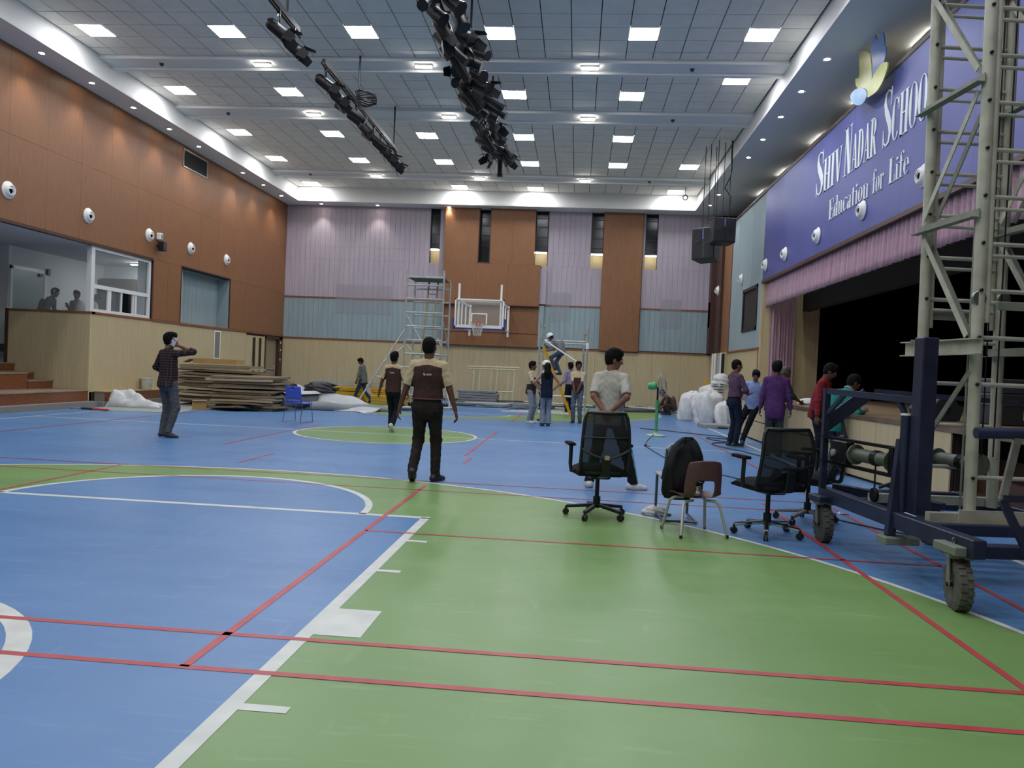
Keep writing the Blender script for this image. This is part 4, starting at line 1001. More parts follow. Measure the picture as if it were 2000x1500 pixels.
# castor wheels
def castor(x, y, yaw, wide=True):
    w_ = MB().lathe([(.06, -.036), (.085, -.042), (.135, -.044), (.155, -.036), (.158, 0), (.155, .036), (.135, .044), (.085, .042), (.06, .036)], 28, (0, 0, .158), (1, 0, 0))
    e = bpy.data.objects.new('castor_wheel', w_.mesh('castor_wheel', True)); COL.objects.link(e); e.data.materials.append(TYRE); e.parent = tw; e.location = (x, y, 0); e.rotation_euler = (0, 0, yaw)
    tr = MB()
    for j in range(20):
        a = 2 * PI * j / 20
        for s_ in (-1, 1):
            tr.cbox((s_ * .021, math.cos(a + s_ * .08) * .158, .158 + math.sin(a + s_ * .08) * .158), (.036, .03, .012), Matrix.Rotation(a + s_ * .08 + PI / 2, 3, 'X'))
    tr.build('tread', TYRE, e)
    MB().lathe([(.0, -.03), (.062, -.034), (.064, -.02), (.064, .02), (.062, .034), (.0, .03)], 18, (0, 0, .158), (1, 0, 0)).build('rim', TOWD, e, True)
    MB().tube((-.075, 0, .158), (.075, 0, .158), .014, 8).build('axle', BLACKM, e)
    fk = MB()
    for s_ in (-1, 1): fk.bar((s_ * .062, 0, .15), (s_ * .058, .03, .335), .008, .045, (0, 1, 0))
    fk.box(-.07, .07, -.03, .08, .33, .345).build('fork', TOWD, e)
    MB().box(-.09, .09, -.07, .12, .345, .36).build('mount_plate', DUSTY, e)
    MB().lathe([(.05, .30), (.055, .33), (.05, .345)], 14, (0, .02, 0)).build('swivel', BLACKM, e, True)
castor(0, 0, -.24); castor(-.01, 1.94, -.1); castor(1.0, 1.94, .5); castor(1.25, 0, .2)
MB().box(-.10, .13, -.10, .14, .362, .42).build('corner_block', DUSTY, tw, bevel=.006); MB().box(-.10, .12, 1.84, 2.08, .362, .41).build('corner_block', NAVY, tw, bevel=.006)
# ================================================================== CHAIRS, FAN, BAGS
MESHF = mat('chair_mesh', '#1d2022', .8, alpha=.70)
FABB = mat('black_fabric', '#141517', .9, col2='#1c1d20', scale=(60, 60, 60), bump=.2, spec=.2)
def office_chair(label, loc, yaw, star_m, taper=.04, back_h=.55, lumbar=False, bw=1.0):
    """faces local +Y; origin on the floor under the column"""
    t = thing('office_chair', label, 'chair', loc, yaw)
    # star base
    for k in range(5):
        a = 2 * PI * k / 5 + .35; d = Vector((math.cos(a), math.sin(a), 0))
        lg = MB().bar(d * .03 + Vector((0, 0, .115)), d * .30 + Vector((0, 0, .085)), .045, .03).build('star_leg', star_m, t, bevel=.006)
        cs = MB()
        for s_ in (-1, 1): cs.tube(d * .30 + Vector((-d.y, d.x, 0)) * (s_ * .012 - .008) + Vector((0, 0, .032)), d * .30 + Vector((-d.y, d.x, 0)) * (s_ * .012 + .008) + Vector((0, 0, .032)), .031, 14)
        cs.tube(d * .30 + Vector((0, 0, .04)), d * .30 + Vector((0, 0, .085)), .012, 8)
        cs.build('castor', BLACK, lg, True)
    MB().tube((0, 0, .09), (0, 0, .20), .036, 14).tube((0, 0, .20), (0, 0, .40), .021, 12).build('gas_column', BLACKM, t, True)
    MB().box(-.10, .10, -.14, .10, .385, .43).build('tilt_mechanism', BLACK, t, bevel=.015); MB().tube((.08, .0, .40), (.24, .02, .395), .008, 6).build('lever', BLACK, t)
    # seat cushion
    def sfn(u, v):
        x, y = (u - .5) * .50, (v - .5) * .48
        e = max(abs(u - .5), abs(v - .5)) * 2
        return (x * (1 - .08 * abs(v - .5)), y + .02, .515 - .045 * max(0, e - .55) ** 1.5 / .3 - (.03 * max(0, v - .8) / .2))
    n = 12
    mb = MB().grid(sfn, n, n); nv = len(mb.v)
    for i in range(nv): x, y, z = mb.v[i]; mb.v.append((x * .97, y * .97, .425))
    mb.f += [tuple(i + nv for i in f[::-1]) for f in mb.f[:n * n]]
    per = [i for i in range(n + 1)] + [n + (n + 1) * j for j in range(1, n + 1)] + [n * (n + 1) + n - i for i in range(1, n + 1)] + [(n - j) * (n + 1) for j in range(1, n)]
    for a, b in zip(per, per[1:] + per[:1]): mb.f.append((b, a, a + nv, b + nv))
    mb.m = [0] * len(mb.f); mb.build('seat', FABB, t, True)
    # curved mesh back
    z0, z1 = .46, .46 + back_h
    def bp(u, v):
        w_ = bw * (.23 - taper * (v - .35) ** 2 * 1.6) * (1.0 if v < .9 else 1.0 - .1 * (v - .9) / .1)
        x = (u - .5) * 2 * w_
        y = -.235 - .07 * v + .055 * math.sin(PI * min(1, v * 1.05)) * -1 + .05 * (2 * u - 1) ** 2
        return Vector((x, y, z0 + (z1 - z0) * v))
    rim = [bp(i / 14, 0) for i in range(15)] + [bp(1, j / 12) for j in range(1, 13)] + [bp(1 - i / 14, 1) for i in range(1, 15)] + [bp(0, 1 - j / 12) for j in range(1, 12)]
    fr = MB().path(rim, .016, 8, closed=True).build('back_frame', BLACK, t, True)
    o = MB().grid(lambda u, v: bp(u, v), 14, 12).build('mesh_panel', MESHF, t, 'all')
    md = o.modifiers.new('thick', 'SOLIDIFY'); md.thickness = .004
    if lumbar:
        lb = MB()
        for k in range(5): lb.path([bp(.2 + .03 * k, .42 - .0 * k) + Vector((0, -.012, -.02)), bp(.2 + .03 * k, .14 + .03 * k) + Vector((0, -.012, 0)), bp(.8 - .03 * k, .14 + .03 * k) + Vector((0, -.012, 0)), bp(.8 - .03 * k, .42) + Vector((0, -.012, -.02))], .007, 5)
        lb.build('lumbar_rib', BLACK, t)
        MB().path([bp(.04, .40) + Vector((0, -.02, 0)), bp(.3, .36) + Vector((0, -.03, 0)), bp(.7, .36) + Vector((0, -.03, 0)), bp(.96, .40) + Vector((0, -.02, 0))], .018, 6).build('cross_bar', BLACK, t)
    else:
        MB().path([bp(i / 10, .60) + Vector((0, -.008, 0)) for i in range(11)], .008, 6).build('seam_bar', BLACK, t)
        MB().path([bp(i / 10, .40 - .14 * math.sin(PI * i / 10)) + Vector((0, -.012, 0)) for i in range(11)], .014, 6).build('lumbar_bar', BLACK, t)
        MB().box(-.022, .022, -.355, -.335, .60, .64).build('maker_tag', mat('tan_tag', '#b59f77', .5), t)
    MB().bar((0, -.13, .41), (0, -.31, .45), .09, .03).bar((0, -.30, .44), (0, -.33, .62), .08, .03, (0, 1, 0)).build('back_bracket', BLACK, t, bevel=.006)
    for s_ in (-1, 1):
        arm = MB().path([(s_ * .22, -.02, .44), (s_ * .275, -.02, .45), (s_ * .285, -.02, .52), (s_ * .285, -.03, .70)], [.017, .017, .019, .02], 8).build('armrest', BLACK, t, True)
        MB().cbox((s_ * .285, .02, .715), (.085, .25, .028)).build('arm_pad', FABB, arm, bevel=.012, seg=2)
    return t
office_chair('black mesh office chair with black base, seen from behind, nearest of three', (.25, 7.62, 0), .20, BLACK, back_h=.58)
office_chair('black mesh office chair with chromed base beside the tower wheel', (1.80, 7.22, 0), .34, CHROME, lumbar=True, back_h=.53, bw=1.14)
office_chair('dark office chair with grey base half hidden behind the navy frame', (2.38, 7.98, 0), 1.1, mat('grey_base', '#6e6e6c', .6), back_h=.42)

# maroon shell chair
MAROON = mat('maroon_plastic', '#553639', .45, col2='#5c3d40', scale=(5, 5, 5))
def shell_chair(label, loc, yaw):
    t = thing('shell_chair', label, 'chair', loc, yaw)
    W, zs, zt = .18, .34, .69
    prof = [(.19, .325), (.16, .345), (.05, .338), (-.08, .335), (-.145, .35), (-.17, .40), (-.185, .50), (-.20, .60), (-.205, zt)]
    N = 12
    pts = []
    for (y, z) in prof:
        row = []
        for i in range(N + 1):
            u = (i / N - .5) * 2; k = abs(u) ** 3
            wdt = W * (1.0 if z < .5 else 1 - .10 * (z - .5) / .16)
            zz = z + .03 * k if z < .36 else z - (.025 * k if z == zt else 0)
            yy = y + (.05 * k if z > .36 else 0)
            row.append((u * wdt, yy, zz))
        pts.append(row)
    mb = MB(); M_ = len(prof)
    mb.v = [p for r in pts for p in r]
    for j in range(M_ - 1):
        for i in range(N):
            if j in (4, 5) and 3 <= i <= 8: continue      # cut-out above the seat
            mb.f.append((j * (N + 1) + i, j * (N + 1) + i + 1, (j + 1) * (N + 1) + i + 1, (j + 1) * (N + 1) + i))
    mb.m = [0] * len(mb.f)
    o = mb.build('shell', MAROON, t, 'all')
    md = o.modifiers.new('thick', 'SOLIDIFY'); md.thickness = .008; md.offset = 0
    sb = o.modifiers.new('sub', 'SUBSURF'); sb.levels = 1; sb.render_levels = 1
    LEG = mat('nickel_tube', '#b3b3a8', .4, metal=.3)
    for sx in (-1, 1):
        MB().path([(sx * .06, .12, .315), (sx * .14, .14, .31), (sx * .175, .165, .28), (sx * .215, .225, .01)], .0135, 8).build('leg', LEG, t, True)
        MB().path([(sx * .06, -.08, .315), (sx * .14, -.10, .31), (sx * .175, -.125, .28), (sx * .22, -.20, .01)], .0135, 8).build('leg', LEG, t, True)
        for yy in (.226, -.201): MB().tube((sx * (.216 if yy > 0 else .221), yy, 0), (sx * (.216 if yy > 0 else .221), yy, .03), .014, 8).build('foot_cap', BLACK, t)
    return t
shell_chair('small maroon plastic shell chair with silver legs holding the backpack', (1.12, 7.06, 0), .30)
# shoes visible through the back cut-out
t = thing('metal_bottle', 'shiny metal lunch tin on the maroon chair seat behind the cut-out', 'tin', (1.12, 7.02, .355), .3)
MB().lathe([(.05, 0), (.055, .01), (.055, .04), (.05, .045), (.055, .05), (.055, .08), (.048, .09), (0, .092)], 18).build('tin_body', CHROME, t, True)
MB().path([(-.055, 0, .06), (-.06, 0, .11), (0, 0, .13), (.06, 0, .11), (.055, 0, .06)], .004, 6).build('tin_handle', CHROME, t)

# grey chair behind carrying the backpack
t = thing('sled_chair', 'grey cantilever chair hidden behind the black backpack', 'chair', (1.03, 7.72, 0), .1)
GT = mat('grey_tube', '#5a6470', .4, metal=.3)
MB().path([(.15, -.2, .72), (.16, -.17, .45), (.16, .16, .42), (.16, .17, .03), (.16, -.22, .02), (-.16, -.22, .02), (-.16, .17, .03), (-.16, .16, .42), (-.16, -.17, .45), (-.15, -.2, .72)], .014, 8).build('frame', GT, t, True)
MB().path([(.15, -.2, .71), (.11, -.21, .76), (-.11, -.21, .76), (-.15, -.2, .71)], .016, 8).build('back_loop', mat('grey_shell', '#a9adb0', .5), t, True)
MB().box(-.19, .19, -.18, .18, .425, .45).build('seat', GREYP, t, bevel=.01)

# blue sled chair at the far left
BLUEP = mat('blue_plastic', '#465bc0', .4)
t = thing('blue_chair', 'blue plastic chair with thin metal sled legs near the rolled mat', 'chair', (-6.28, 17.02, 0), -.25)
def bcb(u, v):
    w_ = .215 * (1 - .06 * v); return ((u - .5) * 2 * w_, -.2 - .07 * v + .03 * (2 * u - 1) ** 2, .46 + .36 * v)
mb = MB(); n1, n2 = 12, 10
mb.v = [bcb(i / n1, j / n2) for j in range(n2 + 1) for i in range(n1 + 1)]
for j in range(n2):
    for i in range(n1):
        if j in (1,) and 1 <= i <= n1 - 2: continue
        if j == 8 and i in (5, 6): continue
        mb.f.append((j * (n1 + 1) + i, j * (n1 + 1) + i + 1, (j + 1) * (n1 + 1) + i + 1, (j + 1) * (n1 + 1) + i))
mb.m = [0] * len(mb.f); o = mb.build('backrest', BLUEP, t, 'all'); o.modifiers.new('th', 'SOLIDIFY').thickness = .014
MB().grid(lambda u, v: ((u - .5) * .43, -.19 + .42 * v, .455 - .02 * math.sin(PI * v)), 8, 8).build('seat', BLUEP, t, 'all').modifiers.new('th', 'SOLIDIFY').thickness = .016
for s_ in (-1, 1): MB().path([(s_ * .20, -.19, .50), (s_ * .21, -.15, .44), (s_ * .235, -.24, .012), (s_ * .235, .24, .012), (s_ * .21, .20, .44), (s_ * .05, .2, .44)], .009, 8).build('sled_leg', mat('thin_chrome', '#6f8098', .3, metal=.7), t, True)

# pedestal fan
FGRN = mat('fan_green', '#3f9458', .4, col2='#4a9d62', scale=(8, 8, 8))
t = thing('pedestal_fan', 'green pedestal fan with wire cage standing on the blue court', 'fan', (1.89, 18.09, 0), .1)
MB().lathe([(.21, 0), (.215, .02), (.19, .04), (.08, .055), (.05, .07), (.045, .11)], 28).build('base', mat('fan_base', '#9ab5a0', .5), t, True)
MB().tube((0, 0, .05), (0, 0, .72), .034, 14).tube((0, 0, .70), (0, 0, .84), .045, 14).build('pole', FGRN, t, True)
MB().tube((0, 0, .84), (0, 0, 1.14), .022, 12).build('inner_pole', BLACKM, t, True)
ax = Vector((.97, -.2, .12)).normalized()
hc = Vector((0, 0, 1.18))
MB().lathe([(0, -.20), (.06, -.19), (.085, -.14), (.09, -.02), (.06, .02), (0, .02)], 18, hc - ax * .04, ax).build('motor', FGRN, t, True)
cg = MB()
u_ = ax.orthogonal().normalized(); v_ = ax.cross(u_)
for k in range(28):
    a = 2 * PI * k / 28; d = u_ * math.cos(a) + v_ * math.sin(a)
    cg.path([hc + ax * .02 + d * .06, hc + ax * .01 + d * .25, hc + ax * .09 + d * .30, hc + ax * .17 + d * .25, hc + ax * .20 + d * .04], .0035, 4)
for (r, o_) in ((.30, .09), (.25, .01), (.25, .17), (.15, .19), (.15, .01)): cg.path([hc + ax * o_ + (u_ * math.cos(a) + v_ * math.sin(a)) * r for a in [2 * PI * i / 28 for i in range(28)]], .005, 5, closed=True)
cg.build('cage', mat('cage_wire', '#8d9390', .35, metal=.6), t)
for k in range(3):
    a = 2 * PI * k / 3; d = u_ * math.cos(a) + v_ * math.sin(a); e = u_ * math.cos(a + .9) + v_ * math.sin(a + .9)
    MB().add([hc + ax * .06 + d * .03, hc + ax * .06 + e * .04, hc + ax * .10 + e * .24, hc + ax * .08 + (d + e).normalized() * .26, hc + ax * .06 + d * .23], [(0, 1, 2, 3, 4)]).build('blade', GREYP, t)

# backpack
BPK = mat('backpack_black', '#111215', .8, col2='#191a1e', scale=(9, 9, 9), bump=.3, spec=.3)
t = thing('backpack', 'stuffed black backpack leaning on the maroon chair', 'backpack', (1.0, 7.32, .35), .15)
def blob(fn_r, nu=28, nv=18):
    mb = MB()
    for j in range(nv + 1):
        v = j / nv
        for i in range(nu): mb.v.append(tuple(fn_r(2 * PI * i / nu, v)))
    for j in range(nv):
        for i in range(nu):
            k = (i + 1) % nu; mb.f.append((j * nu + i, j * nu + k, (j + 1) * nu + k, (j + 1) * nu + i))
    mb.f.append(tuple(range(nu - 1, -1, -1))); mb.f.append(tuple(nv * nu + i for i in range(nu)))
    mb.m = [0] * len(mb.f); return mb
def bpf(a, v):
    s_ = (math.sin(PI * min(.98, .08 + v * .9)) ** .45) * (1 - .25 * v)
    r = 1 + .08 * math.sin(3 * a + 5 * v) + .05 * math.sin(5 * a - 9 * v) + .02 * math.sin(11 * a + 14 * v)
    return Vector((math.copysign(abs(math.cos(a)) ** .75, math.cos(a)) * .215 * s_ * r + .07 * v, math.copysign(abs(math.sin(a)) ** .75, math.sin(a)) * .15 * s_ * r + .02 * math.sin(4 * a) * math.sin(6 * v), -.08 + .58 * v))
bd = blob(bpf).build('bag_body', BPK, t, 'all')
MB().path([(-.10, -.14, .02), (-.13, -.16, .20), (-.08, -.13, .38), (.0, -.10, .44)], .018, 6, flat=.4).build('strap', FABB, t, True)
MB().path([(.08, -.15, .0), (.10, -.17, .2), (.10, -.14, .36), (.07, -.10, .43)], .018, 6, flat=.4).build('strap', FABB, t, True)
MB().path([(.02, -.05, .45), (.03, -.06, .50), (.09, -.05, .50), (.10, -.04, .45)], .01, 6).build('carry_loop', FABB, t, True)
MB().path([(-.17, .0, .1), (-.12, -.02, .32), (0, -.02, .44), (.12, -.01, .38)], .006, 5).build('zip', DKGREY, t)

# crumpled white cloths
CLOTH = mat('white_cloth', '#d3d4d2', .85, col2='#c3c5c5', scale=(9, 9, 9))
def crumple(name, label, cat, loc, sx, sy, sz, seed, m=CLOTH, yaw=0, lob=None):
    rr = random.Random(seed); ph = [(rr.uniform(1, 7), rr.uniform(1, 9), rr.uniform(0, 6.28), rr.uniform(.03, .11)) for _ in range(9)]
    t = thing(name, label, cat, loc, yaw)
    def f(a, v):
        s_ = math.sqrt(max(0, 1 - (v * .98) ** 2.2)); r = 1
        for (k, q, p, am) in ph: r += am * math.sin(round(k) * a + q * v * 2 + p)
        z = sz * v * (1 + .25 * math.sin(2 * a + ph[0][2]) * (1 - v))
        return Vector((math.cos(a) * sx * s_ * r, math.sin(a) * sy * s_ * r, z))
    blob(f, 36, 14).build('cloth', m, t, 'all'); return t
crumple('cloth', 'crumpled white cloth on the floor by the maroon chair', 'cloth', (.86, 7.9, 0), .13, .08, .10, 5)
t = thing('plastic_sheet', 'crumpled white plastic sheet lying by the brown ledge', 'sheet', (-11.5, 19.05, 0), .12)
def psh(u, v):
    hgt = (.46 * (1 - u) ** .8 * min(1, 9 * u) + .07) * math.sin(PI * v) ** .6 * (1 + .22 * math.sin(9 * u + 6 * v) + .12 * math.sin(21 * u - 13 * v)) if 0 < u < 1 else 0
    return ((u - .42) * 1.3 + .04 * math.sin(9 * v), (v - .5) * (.62 - .25 * u) + .05 * math.sin(8 * u), .006 + max(0, hgt))
MB().grid(psh, 40, 20).build('sheet_fold', CLOTH, t, True).modifiers.new('th', 'SOLIDIFY').thickness = .008
crumple('litter', 'small heap of white scrap paper on the court before the tarp', 'litter', (-5.9, 21.4, 0), .28, .14, .05, 9)
crumple('cloth', 'white crumpled cloth lying on the stage edge', 'cloth', (4.72, 16.1, .95), .2, .15, .14, 12)
# floor cables
def cable(label, pts, r=.008, m=BLACK):
    P = [Vector(p) for p in pts]; out = []
    for i in range(len(P) - 1):
        a, b, c, d = P[max(0, i - 1)], P[i], P[i + 1], P[min(len(P) - 1, i + 2)]
        for k in range(5):
            u = k / 5; out.append(.5 * ((2 * b) + (-a + c) * u + (2 * a - 5 * b + 4 * c - d) * u * u + (-a + 3 * b - 3 * c + d) * u ** 3))
    out.append(P[-1]); o0 = out[0].copy()
    t = MB().path([p - o0 for p in out], r, 6).build('cable', m); t.location = o0; t['label'] = label; t['category'] = 'cable'; return t
cable('thin black fan cable running over the court towards the chairs', [(1.83, 18.0, .05), (1.62, 17.0, .008), (1.47, 15.9, .008), (1.42, 15.4, .01), (1.5, 14.2, .008), (1.63, 13.0, .008), (2.0, 11.8, .008), (2.33, 11.1, .008), (2.7, 10.2, .008)])
cable('black cable looping on the floor by the stage front', [(1.7, 20.3, .01), (2.4, 19.9, .01), (3.1, 19.2, .01), (3.5, 18.9, .01), (3.55, 18.2, .01), (3.1, 18.3, .01), (3.15, 17.7, .01), (3.5, 17.3, .01), (3.0, 16.9, .01), (2.95, 16.2, .01), (3.3, 15.2, .01), (3.6, 13.5, .01), (3.4, 12.2, .01), (3.75, 11.5, .01)], .011)
cable('black cable on the floor under the navy frame', [(2.5, 8.7, .008), (2.75, 8.2, .008), (3.1, 7.7, .008), (3.5, 7.5, .008)], .008)
t = thing('plug', 'black cable plug lying on the court before the fan', 'plug', (1.42, 15.4, 0)); MB().box(-.03, .03, -.05, .05, 0, .04).build('plug_body', BLACK, t, bevel=.01); MB().box(.05, .1, -.03, .03, 0, .03).build('socket', GREYP, t, bevel=.008)
t = thing('scrap', 'small torn silver wrapper on the red floor line', 'litter', (2.94, 8.58, 0)); MB().add([(-.05, -.03, .004), (.04, -.04, .02), (.07, .03, .008), (-.02, .04, .025), (-.07, .01, .01)], [(0, 1, 2), (0, 2, 3), (0, 3, 4)]).build('foil', mat('foil', '#b9b7c4', .3, metal=.6), t)
t = thing('packet', 'purple and white packet on the floor beside the stage front', 'packet', (4.05, 10.4, 0), .4); MB().box(-.13, .10, -.07, .07, 0, .045).build('packet_body', mat('packet_purple', '#7a63a0', .4, col2='#cfcad6', scale=(9, 9, 9), ramp=(.5, .55)), t, bevel=.01); MB().box(.11, .22, -.06, .05, 0, .06).build('pouch', mat('pouch_brown', '#5a4640', .6), t, bevel=.015)

# things on the stage
t = thing('stage_monitor', 'dark wedge shaped floor monitor on the stage edge behind tower', 'speaker', (5.1, 11.4, .95), .5)
MB().prism([(-.28, 0), (.28, 0), (.34, .16), (.12, .34), (-.12, .34), (-.34, .16)], (0, .18, 0), (1, 0, 0), (0, 0, 1), .36).build('cabinet', DKGREY, t, bevel=.012)
MB().lathe([(.05, 0), (.06, .006), (.03, .01), (0, .01)], 16, (0, -.181, .17), (0, -1, 0)).build('port', BLACK, t)
t = thing('flight_case', 'dark flight case with silver label standing on the stage behind tower', 'case', (5.75, 10.9, .95), .3)
MB().box(-.28, .28, -.25, .25, 0, .42).build('case_body', DKGREY, t, bevel=.015); MB().box(-.29, .29, -.26, .26, .27, .285).build('case_lid_edge', STEEL, t); MB().box(.08, .2, -.262, -.25, .08, .2).build('label_plate', WLAB, t)
MB().box(-.26, .26, -.22, .22, .42, .62).build('case_top', mat('case_grey', '#3e4044', .6), t, bevel=.015)
t = thing('stage_speaker', 'small black loudspeaker box on the stage behind the green shirt', 'speaker', (5.0, 14.9, .95), .2)
MB().box(-.16, .16, -.14, .14, 0, .34).build('cabinet', BLACK, t, bevel=.015); MB().lathe([(.1, 0), (.1, .01), (.04, .012), (0, .02)], 18, (0, -.14, .17), (0, -1, 0)).build('cone', DKGREY, t)
# ================================================================== HOOP, SCAFFOLDS, PILES
# ---- basketball hoop --------------------------------------------
PADB = mat('pad_blue', '#2a3c86', .5)
ACRB = mat('backboard_glass', '#d8dcd8', .05, alpha=.12)
t = thing('basketball_hoop', 'glass basketball backboard with orange rim on white wall brackets', 'basketball hoop', (-3.66, 28.0, 0))
bx0, bx1, bz0, bz1 = -.91, .91, 2.86, 3.92
MB().box(bx0, bx1, 0, .015, bz0, bz1).build('backboard', ACRB, t)
MB().box(bx0, bx1, -.02, .04, bz1 - .05, bz1).box(bx0, bx1, -.02, .04, bz0, bz0 + .06).box(bx0, bx0 + .05, -.02, .04, bz0, bz1).box(bx1 - .05, bx1, -.02, .04, bz0, bz1).build('board_frame', WHITEM, t)
MB().box(-.30, .30, -.012, -.002, 3.36, 3.41).box(-.30, -.25, -.012, -.002, 3.0, 3.36).box(.25, .30, -.012, -.002, 3.0, 3.36).build('target_square', WHITEM, t)
MB().box(bx0 - .06, bx1 + .06, -.035, .055, bz0 - .06, bz0).box(bx0 - .07, bx0, -.035, .055, bz0 - .06, bz0 + .36).box(bx1, bx1 + .07, -.035, .055, bz0 - .06, bz0 + .36).build('edge_pad', PADB, t, bevel=.012)
ORG = mat('rim_orange', '#b8523a', .4)
MB().path([(.225 * math.cos(a), -.38 + .225 * math.sin(a), 3.05) for a in [2 * PI * i / 24 for i in range(24)]], .012, 8, closed=True).bar((-.09, -.17, 3.03), (-.09, -.02, 3.03), .03, .03).bar((.09, -.17, 3.03), (.09, -.02, 3.03), .03, .03).box(-.12, .12, -.03, -.012, 2.92, 3.06).build('rim', ORG, t, True)
nt_ = MB()
for k in range(12):
    for d in (-1, 1):
        nt_.path([((.222 - .09 * v) * math.cos(2 * PI * (k + d * v * 1.6) / 12), -.38 + (.222 - .09 * v) * math.sin(2 * PI * (k + d * v * 1.6) / 12), 3.04 - .48 * v) for v in (0, .25, .5, .75, 1)], .006, 4)
nt_.build('net', mat('net_white', '#c9c9c0', .8), t)
for s_ in (-1, 1):
    x = s_ * .78
    MB().box(x - .035, x + .035, .05, .12, 2.9, 4.48).build('upright', WHITEM, t)
    MB().bar((x, .1, 3.86), (x, 3.2, 3.86), .06, .06).bar((x, .1, 2.95), (x, 3.2, 2.92), .05, .05).build('side_arm', WHITEM, t)
    for yy in (.9, 1.9, 3.0): MB().bar((x, yy, 2.88), (x, yy, 3.86), .05, .05).build('arm_post', WHITEM, t)
    MB().box(x - .04, x + .04, 3.13, 3.18, 2.7, 3.95).build('wall_plate', WHITEM, t)
MB().bar((-.78, .1, 3.84), (.78, .1, 3.84), .05, .05).bar((-.78, .1, 2.95), (.78, .1, 2.95), .05, .05).build('cross_arm', WHITEM, t)

# ---- scaffold towers --------------------------------------------
ALU = mat('aluminium', '#b9bcb6', .35, metal=.35, col2='#a6aaa5', scale=(9, 9, 9))
def rod(t, name, p0, p1, r=.024, m=None): return MB().tube(p0, p1, r * 1.2, 8).build(name, m or ALU, t, True)
sc = thing('scaffold_tower', 'tall aluminium scaffold tower with platform and inner ladder', 'scaffold', (-4.95, 24.3, 0))
for (x, y) in ((-.6, 0), (.6, 0), (-.6, 1.25), (.6, 1.25)):
    rod(sc, 'standard', (x, y, .12), (x, y, 4.45 if y == 0 else 4.2), .026)
    MB().lathe([(.08, -.02), (.09, 0), (.08, .02)], 16, (x, y, .09), (0, 1, 0)).build('castor', BLACK, sc, True)
for i in range(9):
    z = .45 + .44 * i
    rod(sc, 'ledger', (-.6, 0, z), (.6, 0, z)); rod(sc, 'ledger', (-.6, 1.25, z), (.6, 1.25, z))
for (p, q) in (((-.6, .02, 3.05), (.35, .02, 1.5)), ((-.55, .02, 2.05), (.1, .02, 1.35)), ((.45, .02, 2.3), (.6, .02, 2.0)), ((.58, .02, 1.7), (.45, .02, 1.2)), ((-.6, 0, .6), (-.6, 1.25, 1.6)), ((.6, 1.25, 2.0), (.6, 0, 3.0)), ((-.6, .02, 2.1), (-.38, .02, 2.3))): rod(sc, 'diagonal', p, q, .02)
for z in (4.2,): MB().box(-.58, .58, .02, 1.22, z, z + .04).build('platform', mat('ply_deck', '#4a5450', .7), sc)
MB().box(-.6, .6, -.02, .02, 4.2, 4.27).box(-.6, .6, 1.22, 1.26, 4.2, 4.27).build('platform_edge', ALU, sc)
for s_ in (-.13, .17): MB().bar((s_ - .1, .45, .3), (s_ + .08, .9, 4.2), .05, .025).build('ladder_stile', mat('yellowed_alu', '#a89e76', .45, metal=.3), sc)
for k in range(14): 
    v = k / 13; rod(sc, 'ladder_rung', (-.23 + .18 * v, .46 + .44 * v, .45 + 3.6 * v), (.07 + .18 * v, .46 + .44 * v, .45 + 3.6 * v), .015)
rod(sc, 'outrigger', (-.6, 0, 2.55), (-1.95, -.5, .1), .024); rod(sc, 'outrigger', (-.6, 0, 2.0), (-1.2, -.25, 1.45), .02); rod(sc, 'outrigger', (.6, 0, 1.4), (1.05, -.5, .1), .024); rod(sc, 'outrigger', (-.6, 0, .95), (-1.45, -.3, 1.0), .02)

s2 = thing('half_scaffold', 'half built scaffold frame beside the helmeted worker', 'scaffold', (-.45, 24.6, 0))
for x in (-.78, -.70, .64, .74): rod(s2, 'standard', (x, 0 if x in (-.78, .74) else 1.2, .02), (x, 0 if x in (-.78, .74) else 1.2, 2.95 if x < 0 else 2.85), .028)
for k in range(7): rod(s2, 'ledger', (-.78, 0, .45 + .4 * k), (-.70, 1.2, .45 + .4 * k), .02)
for z in (2.3, 2.38): rod(s2, 'rail', (-.6, 0, z), (.74, 0, z), .02)
for z in (1.2, 2.0, 2.65, .7): rod(s2, 'ledger', (.74, 0, z), (.64, 1.2, z), .02)
rod(s2, 'rail', (-.78, 0, .62), (.74, 0, .62), .022, WHITEM)
MB().box(.70, .78, -.05, .05, 2.15, 2.35).build('coupler', WHITEM, s2)
YEL = mat('yellow_fibreglass', '#c79a16', .45, col2='#b98d12', scale=(6, 6, 6))
l = thing('yellow_ladder', 'yellow fibreglass ladder leaning up to the helmeted worker', 'ladder', (-.55, 24.0, 0))
for dy in (0, .38): MB().bar((-.52, dy, 2.12), (.42, dy, .03), .03, .075).build('stile', YEL, l)
for k in range(7):
    v = .08 + .13 * k; MB().tube((-.52 + .94 * v, 0, 2.12 - 2.09 * v), (-.52 + .94 * v, .38, 2.12 - 2.09 * v), .016, 8).build('rung', ALU, l)
r = thing('rail_tube', 'long white tube slanting across the scaffold below the worker', 'tube', (-.5, 23.95, 2.0)); MB().tube((-.56, 0, .36), (.52, 0, -.30), .026, 10).build('tube', WHITEM, r, True)

